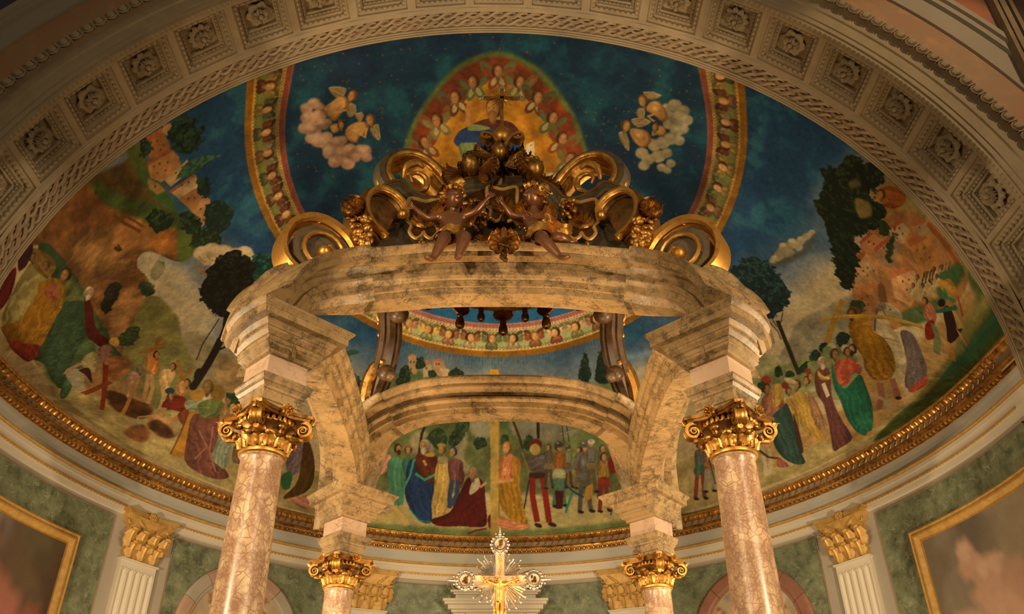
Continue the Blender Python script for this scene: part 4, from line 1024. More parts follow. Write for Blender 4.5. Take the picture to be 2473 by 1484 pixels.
# aedicule behind the altar cross
ad = empty('aedicule', (X0, 21.1, 0), label='pale stone aedicule top behind the altar cross', cat='aedicule')
mb = MB()
for hw, z0, z1, d in ((1.00, 0, 6.62, .28), (1.06, 6.62, 6.68, .34), (1.14, 6.68, 6.78, .42), (1.22, 6.78, 6.84, .50), (1.26, 6.84, 6.90, .54), (.97, 6.90, 7.04, .30), (1.02, 7.04, 7.08, .36), (1.09, 7.08, 7.13, .42)):
    mb.box((X0, 21.36-d/2, (z0+z1)/2), (2*hw, d, z1-z0))
mb.build('block', MT['cream'], ad)
mb = MB(); mb.box((X0, 21.06, 6.2), (1.45, .06, .7)); mb.build('pink_panel', MT['pinkstone'], ad)
for s in (-1, 1):
    mb = MB(); mb.box((X0+s*.88, 21.04, 6.3), (.26, .08, .6)); mb.build('pilaster_strip', MT['cream'], ad)
    mb = MB(); mb.tube([(X0+s*.88+dx, 21.0, 6.28+dz) for dx, dz in ((-.08, -.25), (-.08, .22), (.08, .22), (.08, -.25))], .015, 5, True, True); mb.build('gilt_border', MT['capgold'], ad)
    mb = MB(); spiral(mb, .16, 1.6, .16, frame((X0+s*.92, 21.06, 7.28), (s, 0, 0), (0, 0, 1), (0, -1, 0))); mb.build('volute', MT['cream'], ad)
    mb = MB(); mb.tube([(X0+s*.92+.155*math.cos(a), 20.97, 7.28+.155*math.sin(a)) for a in (2*PI*i/16 for i in range(16))], .014, 5, True, True); mb.build('gilt_rim', MT['capgold'], ad)
    for i in range(3):
        mb = MB(); mb.tube([(X0+s*(.70-.16*i), 21.06, 7.14), (X0+s*(.74-.16*i), 21.02, 7.26), (X0+s*(.66-.16*i), 21.06, 7.36-.03*i)], [.05, .06, .03], 7); mb.build('gadroon', MT['cream'], ad)
# ------------------------------------------------------------------ altar (below the frame) and the reliquary cross
al = empty('altar', (BX, 10.0, .44), label='marble altar table with raised gradine under the cross', cat='altar')
mb = MB(); mb.box((BX, 10.0, 1.44), (2.9, 1.1, .10)); mb.build('slab', MT['marble'], al)
mb = MB(); mb.box((BX, 10.0, .915), (2.5, .9, .95)); mb.build('block', MT['die'], al)
mb = MB(); mb.box((BX, 10.15, 1.74), (2.4, .5, .50)); mb.box((BX, 10.12, 2.24), (1.1, .5, .5)); mb.box((BX, 10.12, 2.515), (1.24, .6, .05)); mb.build('gradine', MT['marble'], al)
rc = empty('reliquary_cross', (.021, 10.0, 2.54), label='silver and gold reliquary cross with medallion ends and sunburst', cat='cross')
cx, cz, yy = .021, 4.34, 10.0
mb = MB(); mb.lathe([(.20, 2.54), (.20, 2.58), (.12, 2.62), (.05, 2.72), (.05, 2.9), (.09, 2.97), (.05, 3.04), (.04, 3.4)], 20, T(cx, yy, 0)); mb.build('stand', MT['silver'], rc)
mb = MB(); mb.box((cx, yy, (3.35+4.66)/2), (.115, .03, 1.31)); mb.box((cx, yy, cz), (.60, .029, .115)); mb.build('cross_panel', MT['glass'], rc)
mb = MB()
def edge(x0, z0, x1, z1): mb.tube([(x0, yy-.022, z0), (x1, yy-.022, z1)], .0095, 6)
h = .0625
for a in ((-h, -.99, -h, -h), (h, -.99, h, -h), (-h, h, -h, .33), (h, h, h, .33), (-h, .33, h, .33), (-.30, h, -h, h), (h, h, .30, h), (-.30, -h, -h, -h), (h, -h, .30, -h), (-.30, -h, -.30, h), (.30, -h, .30, h)):
    edge(cx+a[0], cz+a[1], cx+a[2], cz+a[3])
mb.build('silver_edge', MT['silver'], rc)
for mx, mz, ax, az in ((cx-.40, cz+.0, -1, 0), (cx+.395, cz+.01, 1, 0), (cx+.0, cz+.42, 0, 1)):
    mb = MB(); Mx = frame((mx, yy-.02, mz), (1, 0, 0), (0, 0, 1), (0, -1, 0))
    mb.lathe([(.0, .012), (.055, .012), (.06, .02)], 28, Mx); md = mb.build('medallion', MT['glass'], rc)
    mb = MB(); mb.tube([(.072*math.cos(a), .072*math.sin(a), .015) for a in (2*PI*i/28 for i in range(28))], .012, 6, True, True, Mx); mb.build('medallion_rim', MT['silver'], md)
    mb = MB(); random.seed(int(mx*100))
    for i in range(14): mb.ell((random.uniform(-.03, .03), random.uniform(-.04, .04), .018), (.011, .016, .008), 6, 4, Mx)
    mb.build('relief', MT['dark'], md, 60)
    mb = MB()
    for i in range(16):
        a = 2*PI*i/16; mb.ell((.102*math.cos(a), .102*math.sin(a), .0), (.017 if i % 2 else .024,)*2+(.012,), 6, 5, Mx)
    for i in range(1, 6): mb.ell((ax*(.10+.022*i), az*(.10+.022*i), 0), (.024-.003*i,)*3, 6, 5, Mx)
    for q in (-.045, .045): mb.ell((ax*.13+az*q, az*.13+ax*q, 0), (.014,)*3, 6, 5, Mx)
    mb.build('filigree', MT['silver'], md, 60)
mb = MB(); random.seed(2)
for q in range(4):
    for i in range(11):
        t = math.radians(q*90+12+66*i/10); L = random.uniform(.27, .37) if i % 2 else random.uniform(.22, .30)
        mb.tube([(cx+.06*math.cos(t), yy+.02, cz+.06*math.sin(t)), (cx+L*math.cos(t), yy+.015, cz+L*math.sin(t))], [.020, .010], 5)
        mb.ell((cx+L*math.cos(t), yy+.015, cz+L*math.sin(t)), (.012, .012, .012), 5, 4)
mb.build('sunburst', MT['silver'], rc, 60)
mb = MB(); random.seed(8)
for i in range(40):
    x = random.uniform(-.22, .22); mb.ell((cx+x, yy-.03, cz+random.uniform(-.03, .04)-.1*abs(x)*0), (random.uniform(.008, .018),)*3, 6, 4)
for i in range(26): mb.ell((cx+random.uniform(-.07, .07), yy-.035, cz-.40+random.uniform(-.09, .07)), (random.uniform(.012, .024),)*3, 6, 4)
for i in range(16): mb.ell((cx+random.uniform(-.02, .02), yy-.03, cz+.05+i*.016), (random.uniform(.006, .012),)*3, 6, 4)
mb.build('gilt_foliage', MT['gold'], rc, 60)
V = [(cx, yy-.05, cz-.22), (cx, yy-.055, cz-.12), (cx, yy-.05, cz-.05), (cx+.005, yy-.065, cz-.02), (cx-.05, yy-.05, cz-.055), (cx-.12, yy-.04, cz-.02), (cx-.19, yy-.035, cz+.01), (cx+.05, yy-.05, cz-.055), (cx+.12, yy-.04, cz-.02), (cx+.19, yy-.035, cz+.01), (cx-.025, yy-.055, cz-.27), (cx-.02, yy-.08, cz-.38), (cx-.005, yy-.05, cz-.50), (cx+.025, yy-.055, cz-.27), (cx+.02, yy-.08, cz-.38), (cx+.005, yy-.05, cz-.50), (cx+.008, yy-.075, cz+.012)]
E_ = [(0, 1), (1, 2), (2, 3), (2, 4), (4, 5), (5, 6), (2, 7), (7, 8), (8, 9), (0, 10), (10, 11), (11, 12), (0, 13), (13, 14), (14, 15), (3, 16)]
skin_body('corpus', V, E_, [.032, .034, .03, .016, .018, .013, .009, .018, .013, .009, .022, .017, .011, .022, .017, .011, .024], MT['gold'], rc)

# painted corners of the wall beside the arch
def spandrel(t0, t1, fn):
    A, O = np.meshgrid(np.radians(np.linspace(t0, t1, 90)), np.linspace(1.99, 6.0, 80)); pts = []; XX = np.zeros(A.shape); ZZ = np.zeros(A.shape)
    for i in range(A.shape[0]):
        r = []
        for j in range(A.shape[1]):
            x, z, nx, nz = arch_at(A[i, j], O[i, j]); r.append((x, 9.268, z)); XX[i, j] = x; ZZ[i, j] = z
        pts.append(r)
    img = np.zeros(A.shape+(3,)); fn(img, XX, ZZ); painted('spandrel_picture', pts, img, arch)
def sp_right(img, X, Z):
    img[:] = (.12, .095, .09); blob(img, X, Z, 8.3, 13.2, .5, .6, (.15, .12, .12), 1); blob(img, X, Z, 7.9, 14.0, .55, .22, (.36, .10, .04), .5, .15, 2); blob(img, X, Z, 8.2, 13.7, .25, .30, (.38, .12, .05), .5, .15, 3); blob(img, X, Z, 8.25, 13.3, .09, .2, (.30, .13, .07), .5); blob(img, X, Z, 7.6, 14.5, .6, .3, (.34, .13, .06), .6, .1, 4); blob(img, X, Z, 8.9, 14.5, .6, .9, (.16, .09, .06), .8, .1, 5)
def sp_left(img, X, Z):
    img[:] = (.035, .035, .06); blob(img, X, Z, -8.0, 14.4, .7, .4, (.10, .06, .045), .9, .15, 1); blob(img, X, Z, -8.5, 13.7, .5, .5, (.03, .035, .07), .9); blob(img, X, Z, -8.3, 14.1, .25, .15, (.14, .07, .04), .9, .1, 3)
spandrel(12, 62, sp_right); spandrel(118, 168, sp_left)
# ------------------------------------------------------------------ the fresco: painted in the dome's own coordinates
# canvas axes: u across the dome (0..2200), v up the dome (0..1120); colours are written as sRGB
CW, CH = 2200, 1120
def s2l(c):
    c = np.asarray(c, np.float32); return np.where(c <= .04045, c/12.92, ((c+.055)/1.055)**2.4)
def hexc(h): return np.array([int(h[i:i+2], 16)/255 for i in (0, 2, 4)], np.float32)
def vnoise(h, w, cell, seed, octs=3):
    rng = np.random.RandomState(seed); out = np.zeros((h, w), np.float32); amp = 1; tot = 0
    for o in range(octs):
        gh, gw = int(h/cell)+3, int(w/cell)+3; g = rng.rand(gh, gw).astype(np.float32)
        y = np.arange(h)/cell; x = np.arange(w)/cell; yi = y.astype(int); xi = x.astype(int); fy = (y-yi); fx = (x-xi)
        fy = (fy*fy*(3-2*fy))[:, None].astype(np.float32); fx = (fx*fx*(3-2*fx))[None].astype(np.float32)
        a = g[yi][:, xi]; b = g[yi][:, xi+1]; c = g[yi+1][:, xi]; d = g[yi+1][:, xi+1]
        out += amp*((a*(1-fx)+b*fx)*(1-fy)+(c*(1-fx)+d*fx)*fy); tot += amp; amp *= .55; cell = max(2, cell/2)
    return out/tot
def boxblur(m, r):
    for ax in (0, 1):
        for _ in range(2):
            n = m.shape[ax]; c = np.concatenate([np.zeros_like(np.take(m, [0], ax)), np.cumsum(m, ax)], ax)
            i1 = np.minimum(np.arange(n)+r+1, n); i0 = np.maximum(np.arange(n)-r, 0)
            sh = [1, 1]; sh[ax] = n; m = (np.take(c, i1, ax)-np.take(c, i0, ax))/(i1-i0).reshape(sh)
    return m
def crom(P, k=4):
    n = len(P); out = []
    for i in range(n):
        a, b, c, d = P[i-1], P[i], P[(i+1) % n], P[(i+2) % n]
        for j in range(k):
            t = j/k; out.append(.5*((2*b)+(c-a)*t+(2*a-5*b+4*c-d)*t*t+(3*b-a-3*c+d)*t**3))
    return np.array(out)
class Canvas:
    def __init__(s):
        s.img = np.zeros((CH, CW, 3), np.float32)
        s.wx = (vnoise(CH, CW, 14, 1)-.5)*2; s.wy = (vnoise(CH, CW, 14, 2)-.5)*2; s.tx = vnoise(CH, CW, 26, 3, 4); s.fine = vnoise(CH, CW, 6, 4, 2)
    def mask(s, P, soft=0, rough=0):
        pad = int(soft*2+rough+2)
        x0, y0 = np.floor(P.min(0)).astype(int)-pad; x1, y1 = np.ceil(P.max(0)).astype(int)+pad
        x0, y0 = max(x0, 0), max(y0, 0); x1, y1 = min(x1, CW), min(y1, CH)
        if x1 <= x0 or y1 <= y0: return None
        X, Y = np.meshgrid(np.arange(x0, x1)+.5, np.arange(y0, y1)+.5)
        if rough: X = X+s.wx[y0:y1, x0:x1]*rough; Y = Y+s.wy[y0:y1, x0:x1]*rough
        m = np.zeros(X.shape, bool); n = len(P)
        for i in range(n):
            ax, ay = P[i]; bx, by = P[(i+1) % n]
            if ay == by: continue
            c = (Y >= min(ay, by)) & (Y < max(ay, by)); m ^= c & (X < ax+(Y-ay)*(bx-ax)/(by-ay))
        m = m.astype(np.float32)
        if soft: m = boxblur(m, int(max(1, soft)))
        return m, (slice(y0, y1), slice(x0, x1)), X, Y
    def put(s, r, col, k=1.0):
        if r is None: return
        m, sl, X, Y = r; m = (m*k)[..., None]; s.img[sl] = s.img[sl]*(1-m)+col*m
    def poly(s, c, o, pts):
        P = np.array(pts, float).reshape(-1, 2)
        if 'c' in o: P = crom(P)
        r = s.mask(P, float(o.get('s', 0)), float(o.get('r', 0)))
        if r is None: return
        m, sl, X, Y = r; col = np.broadcast_to(c, X.shape+(3,)).copy()
        if 'g' in o:
            t = np.clip((Y-P[:, 1].min())/max(1, np.ptp(P[:, 1])), 0, 1)[..., None]; col = col*t+hexc(o['g'])*(1-t)
        if 'G' in o:
            t = np.clip((X-P[:, 0].min())/max(1, np.ptp(P[:, 0])), 0, 1)[..., None]; col = col*(1-t)+hexc(o['G'])*t
        if 'f' in o:
            n = float(o['f']); q = P-P.mean(0); w, V = np.linalg.eigh(q.T@q); ax = V[:, 1]; pr = V[:, 0]
            d = np.stack([X, Y], -1)-P.mean(0); a = d@ax; b = d@pr; B = q@pr; A = q@ax
            t = (b-B.min())/max(1e-3, np.ptp(B)); z = (a-A.min())/max(1e-3, np.ptp(A)); ph = (P[0, 0]*.37) % 6.28
            if ax[1] < 0: z = 1-z
            ar = n*(t+.12*np.sin(4*z+ph))+1.5*(s.tx[sl]-.5)+.5*(s.fine[sl]-.5)
            wv = .6*np.sin(2*PI*ar+ph)+.4*np.sin(2*PI*1.63*ar+1.3+2*z); wv = np.sign(wv)*np.abs(wv)**.8
            sh = 1+.20*wv*(.5+.5*(1-z))+.30*(np.sin(PI*np.clip(t*.9+.05, 0, 1))-.70)
            cr = np.sin(2*PI*.9*ar+ph*1.7+1.5*z); sh = sh-.24*np.exp(-(cr/.16)**2)*np.clip(1.15-z, .2, 1)+.13*np.exp(-((cr-.45)/.2)**2)
            col = col*np.clip(sh, .35, 1.6)[..., None]
        if 't' in o: col = col*(1+float(o['t'])*(s.tx[sl]-.5)*2)[..., None]
        if 'n' in o:
            k = np.clip((s.fine[sl]-.45)*6, 0, 1)[..., None]; col = col*(1-k)+hexc(o['n'])*k
        s.put(r, col, float(o.get('k', 1)))
    def ell(s, c, o, a):
        cu, cv, au, av, bu, bv = a; t = np.linspace(0, 2*PI, 15)[:-1]
        P = np.array([cu, cv])+np.outer(np.cos(t), [au, av])+np.outer(np.sin(t), [bu, bv])
        s.poly(c, o, P.ravel())
    def line(s, c, o, w, pts):
        P = np.array(pts, float).reshape(-1, 2); Q = []; n = len(P)
        for i in range(n):
            t = P[min(i+1, n-1)]-P[max(i-1, 0)]; t = t/max(1e-6, np.hypot(*t)); Q.append(np.array([-t[1], t[0]])*w/2)
        Q = np.array(Q); s.poly(c, o, np.concatenate([P+Q, (P-Q)[::-1]]).ravel())
    def tree(s, c1, c2, n, size, seed, pts):
        rng = np.random.RandomState(seed); P = np.array(pts, float).reshape(-1, 2); lo, hi = P.min(0), P.max(0); k = 0
        r = s.mask(crom(P, 3), 0, size*1.2); s.put(r, c1*1.0)
        if r is None: return
        m, sl, X, Y = r; ys, xs = np.nonzero(m > .5)
        if len(ys) == 0: return
        for i in range(int(n)):
            j = rng.randint(len(ys)); x, y = X[ys[j], xs[j]], Y[ys[j], xs[j]]; f = rng.rand(); q = size*rng.uniform(.5, 1.1)
            lit = (y-lo[1])/max(1, hi[1]-lo[1])*.6+.4*f
            cc = c1*(1-.75*lit)+c2*.75*lit if i > n*.35 else c1*rng.uniform(.55, .95)
            for e in range(3):
                dx, dy = rng.uniform(-q, q, 2)*.7; s.ell(cc*(1+.12*e), {}, (x+dx, y+dy, q*.42, 0, 0, q*.36))
    def head(s, skin, hair, a, beard=None):
        cu, cv, au, av, bu, bv = a; A = np.array([au, av]); B = np.array([bu, bv]); C = np.array([cu, cv]); q = -.16 if int(cu*7+cv) % 2 else .16
        E = lambda c, x, y, rx, ry, o={}: s.ell(c, o, (*(C+A*x+B*y), *(A*rx), *(B*ry)))
        E(skin*.62, q*.4, -1.15, .42, .5); E(hair*.62, -q*.5, .10, 1.10, 1.16); E(hair*.85, -q*.6, .34, .95, .86); E(hair*1.15, -q-.15, .62, .5, .36, {'s': '1', 'k': '.7'})
        E(skin*.74, q, -.10, .78, .98); E(skin*.95, q*1.2-.08, -.06, .60, .86, {'s': '1'}); E(skin*1.10, q*1.2-.22, .16, .28, .34, {'s': '1', 'k': '.8'}); E(skin*1.05, q*1.2-.26, -.34, .2, .2, {'s': '1', 'k': '.7'})
        for e in (-.34, .26): E(skin*.52, e+q*1.5, .03, .17, .07, {'k': '.75'}); E(skin*.70, e+q*1.5, .16, .2, .05, {'k': '.6'})
        E(skin*.72, q*1.6+.04, -.22, .07, .24, {'k': '.8'}); E(skin*np.array([.85, .62, .55]), q*1.5, -.54, .2, .06, {'k': '.7'}); E(skin*.68, q*1.4, -.70, .22, .05, {'k': '.5'})
        E(hair*.7, -q*2.2+(-.62 if q > 0 else .62), -.05, .26, .72, {'k': '.8'})
        if beard is not None: E(beard*.8, q, -.74, .60, .60); E(beard, q-.1, -.86, .40, .55, {'s': '1'})
    def cherub(s, C, A, B, rng, lt=1.0):
        "winged head; A: right, B: up (canvas vectors of one head radius)"
        E = lambda c, x, y, rx, ry, rot=0.0: s.ell(c, {}, (*(C+A*x+B*y), *(A*rx*math.cos(rot)+B*rx*math.sin(rot)), *(-A*ry*math.sin(rot)+B*ry*math.cos(rot))))
        W = [hexc(h) for h in ('5a3020', '565834', '7c6432', '583a24', '746448', '46482e', '6a4a34')]
        w1 = W[rng.randint(7)]*lt; w2 = W[rng.randint(7)]*lt
        for q in (-1, 1):
            for i in range(3): E(w1*(.7+.2*i), q*(1.15+.1*i), .75-.5*i, .5, 1.05-.15*i, q*(-.75-.35*i))
            E(w1*1.25, q*1.1, .35, .22, .7, q*-.8)
        for q in (-1, 1):
            E(w2*.75, q*.55, -1.35, .62, .95, q*.55); E(w2, q*.5, -1.25, .45, .75, q*.55); E(w2*1.25, q*.42, -1.1, .22, .45, q*.55)
        E(w2*.9, 0, -1.9, .3, .5)
        s.head(hexc('cc9a62')*rng.uniform(.9, 1.08)*(.8+.2*lt), hexc(('6b3a18', '8a5a24', '50301a')[rng.randint(3)]), (*C, *(A*.86), *(B*.86)))
def dome_arrays():
    be = np.radians((np.arange(CW)+.5)/CW*180-90)[None]; al = ((np.arange(CH)+.5)/CH*97.0)[:, None]; a = np.radians(np.minimum(al, 90)); cb = np.cos(be)
    x = -.056+8.15*np.sin(be)+0*al; y = 12.28+8.98*cb*np.cos(a)-(np.maximum(al, 90)-90)/7*1.03; z = 8.16+7.62*cb*np.sin(a)+0*x
    return x, y+0*x, z
def cuv(p):
    "dome point to canvas"
    be = math.degrees(math.asin(max(-1, min(1, (p[0]+.056)/8.15)))); al = 90+(12.28-p[1])/1.03*7 if p[1] < 12.28 else math.degrees(math.atan2((p[2]-8.16)/7.62, (p[1]-12.28)/8.98))
    return np.array([(be+90)/180*CW, al/97*CH])
def ring_point(h, phi):
    "point of the dome on the plane .188 y + .982 z = h, at azimuth phi about the ring's middle"
    d = np.array([math.cos(phi), math.sin(phi)]); lo, hi = 0.0, 9.0
    cx, cy = -.02, 13.7
    def f(t):
        x, y = cx+d[0]*t, cy+d[1]*t; q = 1-((x+.056)/8.15)**2-((y-12.28)/8.98 if y > 12.28 else 0)**2
        z = 8.16+7.62*math.sqrt(q) if q > 0 else 0; return .188*y+.982*z-h, (x, y, z)
    for _ in range(44):
        m = (lo+hi)/2
        if f(m)[0] > 0: lo = m
        else: hi = m
    return f(lo)[1]
def paint_fresco(text):
    cv = Canvas(); X, Y, Z = dome_arrays(); h = .188*Y+.982*Z; t2 = vnoise(CH, CW, 120, 7, 4); t3 = vnoise(CH, CW, 40, 8, 4)
    # sky
    zz = Z+(t2-.5)*1.6
    st = [(8, 'b8a078'), (10.2, 'bba37c'), (10.9, 'bda682'), (11.6, '9f9480'), (12.2, '6f7880'), (12.7, '4a6076'), (13.2, '1f4468'), (14.2, '17395c'), (16, '162f48')]
    for k in range(3): cv.img[..., k] = np.interp(zz, [a for a, _ in st], [hexc(c)[k] for _, c in st])
    teal = hexc('2c5f6a'); k = np.clip((t3-.52)*4, 0, .55)*np.clip((Z-12.4)*1.2, 0, 1); cv.img += (teal-cv.img)*k[..., None]
    lines = [l.split() for l in text.strip().split('\n') if l.strip()]
    def run(ls):
        for t in ls:
            o = {}
            if t[0] in 'PEL':
                for q in ([] if t[2] == '-' else t[2].split(',')): o[q[0]] = q[1:]
            if t[0] == 'P': cv.poly(hexc(t[1]), o, [float(q) for q in t[3:]])
            elif t[0] == 'E': cv.ell(hexc(t[1]), o, [float(q) for q in t[3:9]])
            elif t[0] == 'L': cv.line(hexc(t[1]), o, float(t[3]), [float(q) for q in t[4:]])
            elif t[0] == 'T': cv.tree(hexc(t[1]), hexc(t[2]), int(t[3]), float(t[4]), int(t[5]), [float(q) for q in t[6:]])
            elif t[0] == 'H': cv.head(hexc(t[1]), hexc(t[2]), [float(q) for q in t[4:10]], None if t[3] == '-' else hexc(t[3]))
    i0 = next(i for i, t in enumerate(lines) if t[0] == '#ring')
    run(lines[:i0])
    # inner heaven, ring of cherubs
    inner = h > 16.69; b = hexc('102c42')*(1-t3[..., None]*.0); b = b+(hexc('174650')-b)*np.clip((t3-.45)*3.2, 0, .8)[..., None]; b = b+(hexc('12233e')-b)*np.clip((t2-.5)*3.5, 0, .8)[..., None]
    front = np.clip((Y-17.6)*1.4, 0, 1)[..., None]; b = b*(1-front)+hexc('1f5a8c')*front
    cv.img[inner] = b[inner]
    rng = np.random.RandomState(3)
    for i in range(620):
        phi = rng.uniform(0, 2*PI); q = rng.uniform(16.72, 17.95)
        x, y = rng.uniform(-4.6, 4.6), rng.uniform(11.3, 19)
        qq = 1-((x+.056)/8.15)**2-((y-12.28)/8.98 if y > 12.28 else 0)**2; p = (x, y, 8.16+7.62*math.sqrt(max(qq, 0)))
        if .188*y+.982*p[2] < 16.74: continue
        c = cuv(p); col = hexc('b07a3a') if y > 17.4 else hexc('6b4a24'); r = rng.uniform(1.6, 2.6)
        cv.ell(col, {'k': '.8'}, (c[0], c[1], r, 0, 0, r*.4)); cv.ell(col, {'k': '.8'}, (c[0], c[1], r*.4, 0, 0, r))
    def band(lo, hi, c, amt=.25):
        m = (h > lo) & (h <= hi); f = (1+amt*(t3-.5)*2)[..., None]; cv.img[m] = (hexc(c)*f)[m]
    band(16.18, 16.275, '96661a'); band(16.275, 16.305, 'a88440'); band(16.305, 16.575, '6c6e38'); band(16.575, 16.615, '987a3c'); band(16.615, 16.69, '7a4030')
    fr = np.clip((Y-17.2)*1.0, 0, 1)[..., None]
    for lo, hi, c in ((16.275, 16.305, 'd0b070'), (16.305, 16.575, 'a3a672'), (16.575, 16.615, 'cdb27c'), (16.615, 16.69, 'b4756a')):
        m = (h > lo) & (h <= hi); cv.img[m] = (cv.img*(1-fr)+hexc(c)*fr)[m]
    def vec(p, q): return cuv(q)-cuv(p)
    for i in range(520):
        phi = -.6+(PI+1.2)*i/520
        for hh in (16.30, 16.335, 16.55, 16.595, 16.635, 16.665) if i % 2 else (16.32, 16.57, 16.65): cv.ell(hexc('4a2c1c'), {'k': '.7'}, (*cuv(ring_point(hh, phi)), 1.5, 0, 0, 1.5))
    for i in range(620):
        phi = -.62+(PI+1.24)*i/620; a, b_ = cuv(ring_point(16.18, phi)), cuv(ring_point(16.265, phi)); cv.line(hexc('6b4413'), {'k': '.75'}, 2.2, [*a, *b_])
    for i in range(300):
        phi = -.62+(PI+1.24)*i/300+rng.uniform(-.004, .004); a, b_ = cuv(ring_point(16.175, phi)), cuv(ring_point(16.175-rng.uniform(.04, .16), phi)); cv.line(hexc('26323c'), {'k': '.45'}, 1.6, [*a, *b_])
    cm = ring_point(16.44, PI/2)
    L = 0; P0 = ring_point(16.44, -.58); ph = -.58; acc = 0
    while ph < PI+.6:
        ph += .002; P1 = ring_point(16.44, ph); acc += math.dist(P0, P1); P0 = P1
        if acc > .56:
            acc = 0; C = cuv(P1); up = vec(P1, ring_point(16.50, ph)); up = up/np.hypot(*(up/np.array([1, 1.]))); sc_ = math.dist(P1, ring_point(16.50, ph))
            B = vec(P1, ring_point(16.47, ph))/math.dist(P1, ring_point(16.47, ph))*.132; A = -vec(P1, ring_point(16.44, ph+.01))/math.dist(P1, ring_point(16.44, ph+.01))*.132
            cv.cherub(C+B*.35, A, B, rng, 1+.45*min(1, max(0, P1[1]-16.6)))
    # rays of the glory behind the ring: painted streaks handled above
    run(lines[i0+1:])
    # broad mottling of old plaster
    cv.img *= (1+.16*(t3-.5)*2+.10*(cv.fine-.5)*2)[..., None]
    return np.clip(cv.img, .01, 1)
